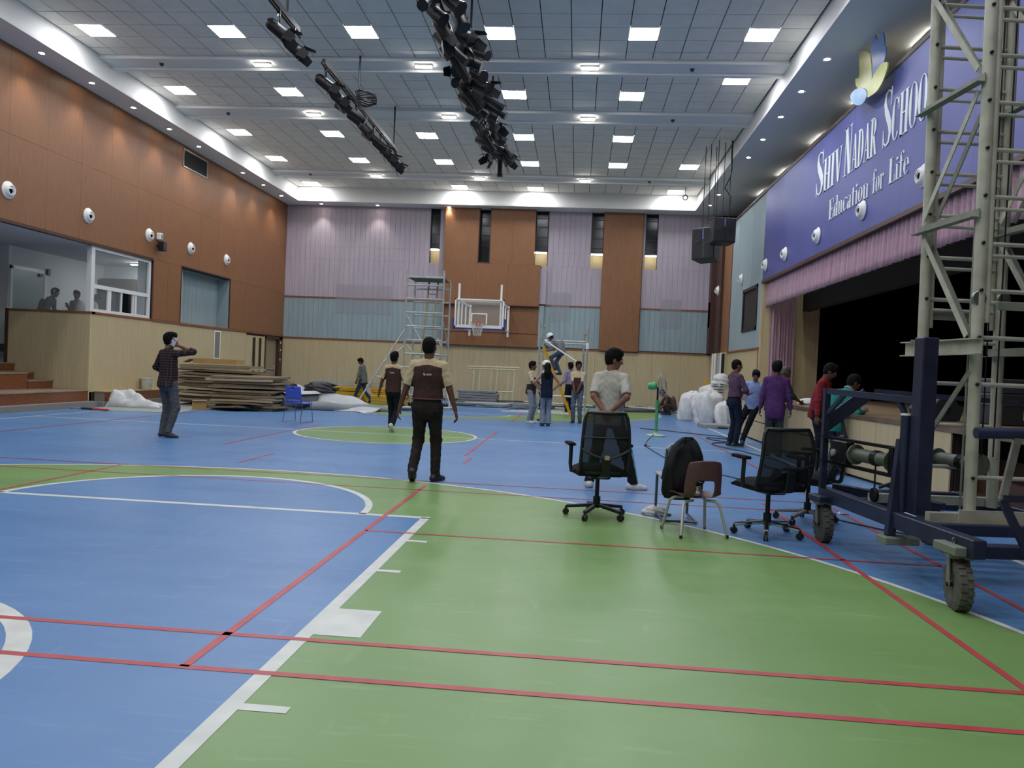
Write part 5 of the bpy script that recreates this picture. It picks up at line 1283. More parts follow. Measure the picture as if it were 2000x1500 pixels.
# white guard frame leaning by the wall and grey plank stack
g = thing('guard_frame', 'cream painted steel frame standing against the beige back wall', 'frame', (-3.2, 29.3, 0))
CREAMP = mat('cream_paint', '#c7c4a2', .45)
for (p, q) in (((-.98, 0, 1.44), (1.0, 0, 1.47)), ((-.95, 0, 1.36), (.95, 0, 1.38)), ((-.72, 0, 1.36), (-.76, -.1, .02)), ((-.50, 0, 1.36), (-.54, -.1, .02)), ((-.05, 0, 1.36), (-.1, -.1, .02)), ((.18, 0, 1.37), (.12, -.1, .02)), ((.62, 0, 1.38), (.56, -.1, .02)), ((.83, 0, 1.38), (.78, -.1, .02)), ((.1, -.07, .52), (.8, -.07, .54)), ((.35, -.07, .52), (.34, -.1, .04)), ((-.9, 0, 1.36), (-.74, 0, 1.15))): MB().tube(p, q, .03, 8).build('bar', CREAMP, g, True)
PLK = mat('grey_plank', '#77787a', .6, col2='#86878a', scale=(4, 9, 9))
for k in range(6):
    t = thing('steel_plank', 'grey scaffold plank, %s from the bottom of the plank stack' % nth(k), 'plank', (-3.6 + random.uniform(-.05, .05), 28.0, .02 + .095 * k), random.uniform(-.03, .03), 'stacked grey planks')
    MB().box(-.72, .72, -.22, .22, 0, .085).build('plank_body', PLK, t, bevel=.012); MB().box(.68, .725, -.2, .2, .01, .075).build('plank_hook', DKGREY, t)

# long loose tubes lying on the floor
random.seed(21)
TUBEM = [mat('tube_white', '#c4c5bf', .45), mat('tube_grey', '#7f8380', .4, metal=.5), mat('tube_dark', '#55564f', .5, metal=.3)]
def tubes(n, x0, x1, y0, y1, Lr, lab, grp, ang):
    k = 0
    for i in range(n):
        lay = i // max(8, n // 3); x, y = random.uniform(x0, x1), random.uniform(y0, y1); L = random.uniform(*Lr); a = random.uniform(*ang); rr = random.choice((.025, .03, .036))
        t = thing('scaffold_tube', lab % nth(i), 'tube', (x, y, .037 + .062 * lay), a, grp)
        m_ = random.choice(TUBEM)
        MB().tube((-L / 2, 0, 0), (L / 2, 0, random.uniform(-.01, .03)), rr, 8).build('tube', m_, t, True)
        MB().tube((L / 2 - .06, 0, .01), (L / 2 + .012, 0, .015), rr * 1.25, 8).build('end_coupler', TUBEM[1], t, True)
tubes(26, -3.4, -.2, 26.9, 28.3, (1.6, 3.0), 'metal tube in the middle floor pile, %s laid', 'tubes piled below the hoop', (-.35, .35))
tubes(24, 2.3, 3.8, 29.0, 30.5, (1.0, 2.2), 'metal tube in the right floor pile, %s laid', 'tubes piled in the right corner', (-.5, .5))
tubes(9, -6.3, -4.6, 23.0, 24.0, (1.0, 1.8), 'metal tube lying at the scaffold tower foot, %s laid', 'tubes by the scaffold tower', (-.4, .4))
for i in range(5):
    t = thing('white_rail', 'flat white rail lying across the far court, %s from the camera' % nth(i), 'rail', (-.9 + .25 * i, 24.9 + .42 * i, 0), random.uniform(-.12, .1), 'flat white rails on the far court')
    MB().box(-1.5, 1.5, -.06, .06, 0, .05).build('rail_body', TUBEM[0], t, bevel=.008); MB().box(1.44, 1.52, -.07, .07, 0, .055).build('end_cap', GREYP, t)

# yellow and grey platform units on the left
t = thing('platform_stack', 'grey aluminium platform lying on the yellow decks at left', 'platform', (-8.5, 27.9, .55), .03)
MB().box(-1.25, 1.3, -.35, .35, 0, .06).build('deck', PLK, t); MB().box(-1.28, 1.33, -.38, -.35, -.03, .14).box(-1.28, 1.33, .35, .38, -.03, .14).build('side_rail', ALU, t)
for k in range(3):
    t = thing('yellow_deck', 'yellow scaffold deck, %s from the bottom of the left stack' % nth(k), 'deck', (-8.3 + .12 * k, 27.7, .02 + .17 * k), .02 * k, 'stacked yellow decks')
    MB().box(-1.15, 1.25, -.4, .4, .0, .15).build('deck_body', YEL, t, bevel=.012); MB().box(-1.17, -1.12, -.41, .41, .02, .13).build('end_rail', ALU, t)
    MB().box(-.7, -.5, -.403, -.4, .05, .1).build('print_mark', BLACK, t)
for k, (x, a, lab) in enumerate(((-7.3, .5, 'yellow panel leaning behind the walking man in grey'), (-6.95, -.5, 'yellow panel leaning to the right of the walking man in grey'))):
    t = thing('scaffold_toe_board', lab, 'panel', (x, 27.0, 0)); R = Matrix.Rotation(-a if k == 0 else -a, 3, 'Y')
    MB().cbox(R @ Vector((0, 0, .46)), (.16, .5, .92), R).build('panel_body', YEL, t, bevel=.01); MB().cbox(R @ Vector((.11, 0, .47)), (.05, .54, .96), R).build('panel_edge', ALU, t)
t = thing('yellow_beam', 'yellow box beam lying flat at the scaffold foot', 'beam', (-6.3, 26.2, 0), .08); MB().box(-.75, .75, -.15, .15, 0, .3).build('beam_body', YEL, t, bevel=.012); MB().box(-.76, .76, -.16, .16, .13, .16).build('seam', ALU, t)

# ---- cardboard stacks -------------------------------------------
CB = [mat('cardboard_dark', '#6f634f', .85, col2='#7d705a', scale=(3, 3, 3)), mat('cardboard_mid', '#8b7c61', .85, col2='#7f7159', scale=(3, 3, 3)), mat('cardboard_light', '#a89a7c', .85)]
random.seed(5)
def card(label, x, y, z, w_, d, h, yaw, group, warp=.03):
    t = thing('cardboard_sheet', label, 'cardboard', (x, y, z), yaw, group)
    px, py = random.uniform(0, 6), random.uniform(0, 6)
    def top(u, v): return ((u - .5) * w_, (v - .5) * d, h + warp * .5 * (math.sin(u * 4 + px) * abs(2 * u - 1) + math.sin(v * 3 + py) * abs(2 * v - 1)))
    mb = MB().grid(top, 8, 5); n = len(mb.v); mb.v += [(x_, y_, z_ - h) for x_, y_, z_ in mb.v[:n]]
    mb.f += [tuple(i + n for i in f[::-1]) for f in mb.f[:40]]
    per = list(range(9)) + [8 + 9 * j for j in range(1, 6)] + [45 + 7 - i for i in range(8)] + [9 * (4 - j) for j in range(4)]
    for a, b in zip(per, per[1:] + per[:1]): mb.f.append((b, a, a + n, b + n))
    mb.m = [0] * len(mb.f); c = mb.build('sheet', random.choice((CB[0], CB[0], CB[1], CB[1], CB[2])), t, True)
    MB().box(-w_ * .5 + .02, w_ * .5 - .02, -.01, .01, h + .001, h + .004).build('fold_crease', CB[0], t)
z = .0
for k in range(16):
    card('flattened carton, %s from the floor in the tall left stack' % nth(k), -10.15 + random.uniform(-.08, .08), 21.35 + random.uniform(-.08, .08), z, 2.05 + random.uniform(-.12, .12), 1.2, .055, .05 + random.uniform(-.05, .05), 'left carton stack'); z += .074
z = .0
for k in range(13):
    card('flattened carton, %s from the floor in the right stack' % nth(k), -8.95 + random.uniform(-.1, .1), 20.45 + random.uniform(-.08, .08), z, 1.85 + random.uniform(-.2, .15), 1.0, .055, -.04 + random.uniform(-.05, .05), 'right carton stack'); z += .071
BOXB = mat('box_brown', '#a1804c', .8, col2='#ab8a56', scale=(4, 4, 4))
t = thing('carton', 'long brown carton lying on top of the tall carton stack', 'box', (-10.2, 21.2, 1.20), .03)
MB().box(-.62, .62, -.3, .3, 0, .14).build('carton_body', BOXB, t); MB().bar((-.62, -.3, .12), (-.80, -.32, .02), .5, .012, (0, 0, 1)).build('flap', BOXB, t); MB().box(-.62, .62, -.02, .02, .14, .143).build('tape', CB[2], t)
t = thing('carton', 'small open brown carton on the floor before the stacks', 'box', (-9.85, 19.45, 0), .5)
MB().box(-.17, .17, -.15, .15, 0, .24).build('carton_body', BOXB, t); MB().bar((-.17, -.15, .24), (.17, -.15, .24), .14, .01).build('flap', CB[2], t)
for k, (x, y, a, w_) in enumerate(((-9.6, 19.75, .3, .8), (-9.1, 19.6, -.2, .9), (-9.3, 19.9, .1, 1.1), (-8.9, 19.75, .15, 1.2))):
    card('torn carton piece on the floor before the stacks, %s laid' % nth(k), x, y, .05 * k, w_, .55, .045, a, 'torn carton pieces', .07)

# ---- rolled mat, tarp, dark bundle ------------------------------
MATG = mat('mat_grey', '#5b5f66', .8, col2='#666a71', scale=(9, 9, 9))
MATW = mat('tarp_white', '#b9bcbe', .6, col2='#a9adb1', scale=(2, 2, 2))
t = thing('rolled_mat', 'thick rolled grey mat with a spiral end beside the blue chair', 'mat', (-8.1, 20.35, 0), math.radians(-10))
sp = []
for i in range(90):
    a = i / 90 * 3.6 * 2 * PI; r = .07 + .17 * i / 90; sp.append((r * math.cos(a) * 1.12, .245 + r * math.sin(a)))
mb = MB(); L = 2.2
for (x, z) in sp: mb.v += [(x, 0, z), (x, L, z)]
for i in range(len(sp) - 1): mb.f.append((2 * i, 2 * i + 1, 2 * i + 3, 2 * i + 2))
mb.m = [0] * len(mb.f); o = mb.build('mat_roll', MATG, t, 'all'); o.modifiers.new('th', 'SOLIDIFY').thickness = .022
MB().grid(lambda u, v: ((-.27 + .54 * u), .05 + v * (L - .1), .245 + .275 * math.sin(PI * (.12 + .62 * u))), 10, 3).build('outer_skin', MATW, t, 'all')
t = thing('white_tarp', 'heap of grey white vinyl sheet lying behind the blue chair', 'tarp', (-7.0, 22.3, 0), -.1)
rr = random.Random(4)
def tarp(u, v):
    x = (u - .5) * 2.7; y = (v - .5) * 1.5
    ridge = math.exp(-((v - .55) / .3) ** 2) * (.62 - .5 * u ** 1.2) + .05 * math.sin(9 * u + 5 * v) * math.sin(PI * v) + .035 * math.sin(17 * u - 7 * v) * math.sin(PI * v)
    return (x, y, max(.015, ridge * min(1, 6 * v, 6 * (1 - v)) + .02))
o = MB().grid(tarp, 40, 22).build('sheet', MATW, t, True); o.modifiers.new('th', 'SOLIDIFY').thickness = .01
t = thing('grey_slab', 'long grey folded vinyl edge lying in front of the tarp', 'tarp', (-6.55, 21.95, 0), .42)
def slab(u, v): return ((u - .5) * 2.3, (v - .5) * .5, .02 + (.22 - .08 * u) * math.sin(PI * min(1, v * 1.1)) ** .5 * (1 + .1 * math.sin(11 * u)))
MB().grid(slab, 24, 8).build('fold', mat('vinyl_grey', '#70767a', .55, col2='#7b8185', scale=(3, 3, 3)), t, True).modifiers.new('th', 'SOLIDIFY').thickness = .01
crumple('dark_bag', 'black crumpled bag with silver trim on top of the rolled mat', 'bag', (-8.35, 21.2, .45), .5, .35, .36, 31, mat('bag_dark', '#24262b', .5, col2='#5b5e63', scale=(9, 9, 9), ramp=(.55, .75)))
crumple('cable_heap', 'heap of black cable on the white tarp', 'cable', (-7.65, 22.5, .5), .5, .3, .30, 33, mat('heap_black', '#15161a', .5, col2='#2b2d31', scale=(14, 14, 14)))
t = thing('plastic_bottle', 'clear crushed plastic bottle on the court before the rolled mat', 'bottle', (-8.75, 19.95, .04)); MB().lathe([(.0, -.13), (.035, -.13), (.04, -.05), (.03, 0), (.04, .06), (.03, .1), (.013, .13), (.013, .16)], 12, ax=(1, .2, 0)).build('bottle_body', mat('pet_clear', '#a9bdb6', .15, alpha=.6), t, True); MB().tube((.15, .03, 0), (.18, .036, 0), .015, 8).build('cap', WHITEM, t)

# ---- sacks on the right -----------------------------------------
SACK = mat('sack_white', '#d2d3d3', .55, col2='#bfc1c3', scale=(7, 7, 7), bump=.5, bscale=(14, 14, 14))
def sack(label, loc, sx, sy, h, seed, lean=(0, 0)):
    rr = random.Random(seed); ph = [(rr.randint(2, 9), rr.uniform(2, 9), rr.uniform(0, 6.28), rr.uniform(.02, .075)) for _ in range(12)]
    t = thing('sack', label, 'sack', loc, rr.uniform(-.3, .3), 'white sacks')
    def f(a, v):
        s_ = (.75 + .6 * math.sin(PI * (.1 + .62 * v))) * (1 if v < .8 else 1 - ((v - .8) / .2) ** 2 * .8) / 1.3; r = 1
        for (k, q, p, am) in ph: r += am * math.sin(k * a + q * v + p)
        return Vector((math.cos(a) * sx * s_ * r + lean[0] * v, math.sin(a) * sy * s_ * r + lean[1] * v, h * v * (1 + .04 * math.sin(3 * a + ph[0][2]))))
    blob(f, 32, 18).build('sack_body', SACK, t, 'all')
    MB().path([(lean[0] + .1 * math.cos(a), lean[1] + .08 * math.sin(a), h * .97) for a in [2 * PI * i / 10 for i in range(10)]], .02, 5, closed=True).build('tied_mouth', SACK, t, True)
sack('white sack at the left end of the pile, leaning right', (3.62, 25.1, 0), .38, .3, .95, 1, (.18, .1))
sack('bulging white sack in the middle of the pile, with a dark handle', (4.02, 24.2, 0), .42, .34, 1.0, 2, (.12, .15))
sack('narrow white sack at the right end behind the man in plum', (4.42, 23.3, 0), .26, .25, .72, 3, (.05, .1))
sack('grey white sack lying on top of the pile', (4.25, 25.6, .45), .36, .32, .72, 4, (.2, .1))
t = thing('leaning_board', 'tan cardboard panel leaning on the white sacks', 'board', (4.5, 23.55, 0), .35); MB().bar((-.05, 0, .15), (.28, .35, 1.12), .55, .02, (1, 0, .2)).build('panel', mat('tan_card', '#8f8468', .8), t)
MB().bar((-.05, -.01, .05), (-.05, -.01, .3), .4, .02, (0, 1, 0)).build('fold', CB[1], t)
for k in range(5):
    t = thing('foam_slab', 'pale foam slab, %s from the bottom of the stack on the sacks' % nth(k), 'slab', (4.72 + .01 * k, 25.3, .78 + .09 * k), .15 + .02 * k, 'pale slabs on the sack pile')
    MB().box(-.34, .34, -.35, .35, 0, .06).build('slab_body', CLOTH, t, bevel=.015); MB().box(-.342, .342, -.352, -.35, .02, .04).build('edge_band', GREYP, t)
for k in range(4):
    t = thing('box_stack', 'low carton in the support under the foam slabs, %s up' % nth(k), 'box', (4.75, 25.35, .195 * k), .05 * k, 'cartons under the foam slabs')
    MB().box(-.33, .33, -.3, .3, 0, .19).build('carton_body', CB[1], t); MB().box(-.33, .33, -.302, -.3, .08, .1).build('tape', CB[2], t)
crumple('white_bundle', 'bundled pale sheet on top of the sack pile', 'sheet', (4.62, 25.2, 1.23), .30, .30, .34, 44)
t = thing('yellow_bar', 'yellow bar slanting behind the white sacks', 'bar', (3.9, 26.2, 0)); MB().bar((-.1, 0, .0), (.45, 0, 1.32), .06, .1).build('bar_body', YEL, t); MB().bar((-.11, 0, -.0), (-.09, 0, .06), .07, .11).build('foot', BLACK, t)
t = thing('grey_sheet', 'flat grey sheet on the floor before the sacks', 'sheet', (4.15, 22.2, 0), .1); MB().box(-.55, .3, -.3, .6, 0, .10).build('sheet_body', mat('sheet_grey', '#8a8d8f', .7), t, bevel=.01); MB().box(-.2, .05, -.42, -.3, 0, .05).build('torn_corner', DKGREY, t)
# left wall bits
t = thing('bucket', 'white plastic bucket standing on the brown ledge', 'bucket', (-12.22, 21.0, .384)); MB().lathe([(.0, .005), (.12, .0), (.125, .01), (.155, .30), (.168, .305), (.168, .325), (.158, .325), (.15, .30), (.12, .02), (0, .02)], 24).build('pail', mat('pail_white', '#b9bcae', .45), t, True); MB().path([(0, -.165, .31), (.09, -.13, .18), (.15, 0, .13), (.09, .13, .18), (0, .165, .31)], .004, 5).build('bail_handle', STEEL, t)
t = thing('squeegee', 'pole with red and black sleeve lying by the bleacher foot', 'pole', (-11.6, 17.5, .03), -.17); MB().tube((-.55, 0, 0), (-.2, 0, 0), .016, 8).build('pole', GREYP, t, True); MB().tube((-.22, 0, 0), (.1, 0, 0), .026, 10).build('grip', DKGREY, t, True); MB().tube((.1, 0, 0), (.55, 0, 0), .024, 10).build('sleeve', mat('signal_red', '#c8432f', .5), t, True)
# booth equipment
t = thing('wall_fan', 'round grey wall fan inside the control booth', 'fan', (-13.5, 23.28, 3.35)); MB().lathe([(.0, 0), (.3, .0), (.31, .06), (.3, .14), (.0, .17)], 24, ax=(0, -1, 0)).build('cage', mat('booth_fan', '#5b6062', .6, alpha=.8), t, True); MB().lathe([(.0, .17), (.09, .17), (.09, .2), (0, .2)], 14, ax=(0, -1, 0)).build('hub', GREYP, t); MB().tube((0, 0, 0), (0, -.1, -.35), .02).build('stalk', BLACK, t)
t = thing('booth_cabinet', 'dark cabinet with a blue screen inside the control booth', 'cabinet', (-14.4, 23.1, 1.5)); MB().box(-.55, .55, -.18, .15, 0, 2.2).build('body', mat('cab_brown', '#4b443a', .6), t); MB().box(-.35, .45, -.2, -.18, .7, 1.5).build('screen', mat('cab_screen', '#27324a', .3), t)
t = thing('booth_chair', 'black high backed chair behind the booth window', 'chair', (-13.55, 21.6, 1.5)); MB().box(-.2, .2, -.22, .22, .42, .50).build('seat', BLACK, t, bevel=.02); MB().box(-.24, .24, .2, .28, .5, 1.75).build('backrest', BLACK, t, bevel=.04); MB().tube((0, 0, 0), (0, 0, .42), .04).build('column', BLACKM, t); MB().lathe([(.26, 0), (.26, .03), (.04, .06)], 12).build('base', BLACKM, t)
t = thing('booth_desk', 'grey desk under the booth window', 'desk', (-12.95, 19.9, 1.5)); MB().box(-.28, .3, -1.1, 1.3, .68, .72).build('top', GREYP, t); MB().box(-.26, .28, -1.08, -1.03, 0, .68).box(-.26, .28, 1.22, 1.27, 0, .68).build('side_panel', GREYP, t)
# ================================================================== PEOPLE
# bodies and clothes are grown as smooth implicit surfaces (tapered limbs blended at the joints) and meshed once
A3 = lambda p: np.array(p, dtype=float)
class Field:
    def __init__(s, h): s.h = h; s.P = []
    def cone(s, a, b, ra, rb, k=.02, cut=None, sub=False): s.P.append(('c', A3(a), A3(b), ra, rb, k, cut, sub)); return s
    def ell(s, c, r, R=None, k=.03, cut=None, sub=False): s.P.append(('e', A3(c), A3(r), np.eye(3) if R is None else R, 0, k, cut, sub)); return s
    def mesh(s, gcut=None, noise=None):
        h = s.h; lo = np.full(3, 1e9); hi = -lo.copy(); bb = []
        for p in s.P:
            if p[0] == 'c': a, b = np.minimum(p[1] - p[3], p[2] - p[4]), np.maximum(p[1] + p[3], p[2] + p[4])
            else: m = np.abs(p[3]) @ p[2]; a, b = p[1] - m, p[1] + m
            a = np.minimum(a, b); pad = p[5] + 2.5 * h; bb.append((a - pad, b + pad))
            if not p[7]: lo = np.minimum(lo, a); hi = np.maximum(hi, b)
        lo -= 3 * h; n = np.ceil((hi + 3 * h - lo) / h).astype(int) + 1
        V = np.full(n, .5, dtype=np.float32)
        ax = [lo[i] + h * np.arange(n[i]) for i in range(3)]
        for p, (a, b) in zip(s.P, bb):
            i0 = np.clip(np.floor((a - lo) / h).astype(int), 0, n); i1 = np.clip(np.ceil((b - lo) / h).astype(int) + 1, 0, n)
            if (i1 <= i0).any(): continue
            sl = tuple(slice(x, y) for x, y in zip(i0, i1))
            X, Y, Z = np.meshgrid(ax[0][sl[0]], ax[1][sl[1]], ax[2][sl[2]], indexing='ij', sparse=True)
            if p[0] == 'c':
                ba = p[2] - p[1]; L2 = max(1e-12, ba @ ba); x, y, z = X - p[1][0], Y - p[1][1], Z - p[1][2]
                t = np.clip((x * ba[0] + y * ba[1] + z * ba[2]) / L2, 0, 1)
                d = np.sqrt((x - t * ba[0]) ** 2 + (y - t * ba[1]) ** 2 + (z - t * ba[2]) ** 2) - (p[3] + (p[4] - p[3]) * t)
            else:
                R = p[3]; x, y, z = X - p[1][0], Y - p[1][1], Z - p[1][2]; q = []
                for c in range(3): q.append((x * R[0, c] + y * R[1, c] + z * R[2, c]) / p[2][c])
                k0 = np.sqrt(q[0] ** 2 + q[1] ** 2 + q[2] ** 2) + 1e-9
                k1 = np.sqrt((q[0] / p[2][0]) ** 2 + (q[1] / p[2][1]) ** 2 + (q[2] / p[2][2]) ** 2) + 1e-9
                d = k0 * (k0 - 1) / k1
            if p[6]:
                for (pt, nn) in p[6]: d = np.maximum(d, (X - pt[0]) * nn[0] + (Y - pt[1]) * nn[1] + (Z - pt[2]) * nn[2])
            A = V[sl]; k = p[5]
            if p[7]:
                d = -d; hh = np.clip(.5 - .5 * (d - A) / k, 0, 1); V[sl] = d * (1 - hh) + A * hh + k * hh * (1 - hh)
                V[sl] = np.maximum(A, d)
            else:
                hh = np.clip(.5 + .5 * (d - A) / k, 0, 1); V[sl] = d * (1 - hh) + A * hh - k * hh * (1 - hh)
        if gcut:
            X, Y, Z = np.meshgrid(*ax, indexing='ij', sparse=True)
            for (pt, nn) in gcut: V = np.maximum(V, ((X - pt[0]) * nn[0] + (Y - pt[1]) * nn[1] + (Z - pt[2]) * nn[2]).astype(np.float32))
        return nets(V, lo, h, noise)
_E = [(0, 1), (2, 3), (4, 5), (6, 7), (0, 2), (1, 3), (4, 6), (5, 7), (0, 4), (1, 5), (2, 6), (3, 7)]
def nets(V, lo, h, noise):
    I = V < 0; n = V.shape
    c = np.zeros((n[0] - 1, n[1] - 1, n[2] - 1), np.int8)
    offs = [(i >> 2 & 1, i >> 1 & 1, i & 1) for i in range(8)]
    for (a, b, e) in offs: c += I[a:n[0] - 1 + a, b:n[1] - 1 + b, e:n[2] - 1 + e]
    act = np.argwhere((c > 0) & (c < 8))
    idx = np.full(c.shape, -1, np.int32); idx[act[:, 0], act[:, 1], act[:, 2]] = np.arange(len(act))
    vals = np.stack([V[act[:, 0] + a, act[:, 1] + b, act[:, 2] + e] for (a, b, e) in offs], 1)
    pos = np.zeros((len(act), 3)); cnt = np.zeros(len(act))
    for (a, b) in _E:
        va, vb = vals[:, a], vals[:, b]; m = (va < 0) != (vb < 0); t = np.where(m, va / np.where(m, va - vb, 1), 0)
        pa, pb = np.array(offs[a], float), np.array(offs[b], float)
        pos += np.where(m[:, None], pa + t[:, None] * (pb - pa), 0); cnt += m
    pos = lo + h * (act + pos / cnt[:, None])
    F = []
    for axn in range(3):
        sl0 = [slice(1, -1)] * 3; sl1 = [slice(1, -1)] * 3; sl0[axn] = slice(0, -1); sl1[axn] = slice(1, None)
        A, B = I[tuple(sl0)], I[tuple(sl1)]; e = np.argwhere(A != B); fl = A[e[:, 0], e[:, 1], e[:, 2]]
        b = e.copy(); o = [k for k in range(3) if k != axn]
        for k in o: b[:, k] += 1
        q = []
        for (d1, d2) in ((-1, -1), (0, -1), (0, 0), (-1, 0)):
            w_ = b.copy(); w_[:, o[0]] += d1; w_[:, o[1]] += d2; q.append(idx[w_[:, 0], w_[:, 1], w_[:, 2]])
        q = np.stack(q, 1)
        if axn == 1: fl = ~fl
        q[~fl] = q[~fl][:, ::-1]; F.append(q)
    F = np.concatenate(F); F = F[(F >= 0).all(1)]
    if noise is not None: pos = pos + noise(pos)
    return pos, F
def to_obj(name, pf, m, parent, S=1.0, mi=None):
    pos, F = pf; me = bpy.data.meshes.new(name)
    me.vertices.add(len(pos)); me.vertices.foreach_set('co', (pos * S).astype(np.float32).ravel())
    me.loops.add(F.size); me.loops.foreach_set('vertex_index', F.astype(np.int32).ravel())
    me.polygons.add(len(F)); me.polygons.foreach_set('loop_start', np.arange(0, F.size, 4, dtype=np.int32)); me.polygons.foreach_set('loop_total', np.full(len(F), 4, np.int32))
    me.polygons.foreach_set('use_smooth', np.ones(len(F), bool))
    for x in (m if isinstance(m, (list, tuple)) else [m]): me.materials.append(x)
    if mi is not None: me.polygons.foreach_set('material_index', mi(pos[F].mean(1)).astype(np.int32))
    me.update(calc_edges=True); me.validate()
    o = bpy.data.objects.new(name, me); COL.objects.link(o); o.parent = parent; return o
def rot(ax, deg):
    a = math.radians(deg); c, s = math.cos(a), math.sin(a)
    return np.array({'x': [[1, 0, 0], [0, c, -s], [0, s, c]], 'y': [[c, 0, s], [0, 1, 0], [-s, 0, c]], 'z': [[c, -s, 0], [s, c, 0], [0, 0, 1]]}[ax])
def unit(v): return v / max(1e-9, np.linalg.norm(v))
def ik(a, c, l1, l2, pole):
    d = c - a; L = np.linalg.norm(d)
    if L > (l1 + l2) * .999: c = a + d * (l1 + l2) * .999 / L; d = c - a; L = np.linalg.norm(d)
    x = (l1 * l1 - l2 * l2 + L * L) / (2 * L); hgt = math.sqrt(max(0, l1 * l1 - x * x)); u = d / L
    p = A3(pole) - u * (A3(pole) @ u); p = unit(p); return a + u * x + p * hgt, c
SKIN = mat('skin', '#7a5140', .5, col2='#855a47', scale=(14, 14, 14), spec=.35, local=True)
SKIN2 = mat('skin_dark', '#5c3d30', .5, col2='#664536', scale=(14, 14, 14), spec=.35, local=True)
SKIN3 = mat('skin_light', '#9a6e58', .5, col2='#a3775f', scale=(14, 14, 14), spec=.35, local=True)
HAIR = mat('hair_black', '#0a090a', .8, col2='#121011', scale=(90, 90, 30), bump=.3, local=True, spec=.15)
HAIRG = mat('hair_grey', '#4d4a48', .6, col2='#3a3838', scale=(60, 60, 30), local=True)
EYEW = mat('eye_white', '#cfcac2', .3); EYED = mat('eye_dark', '#130d0b', .2)
def cloth(name, col, col2=None, **k):
    d = dict(rough=.85, col2=col2 or col, scale=(9, 9, 9), bump=.25, bscale=(22, 22, 9), spec=.2, local=True); d.update(k); return mat(name, col, **d)
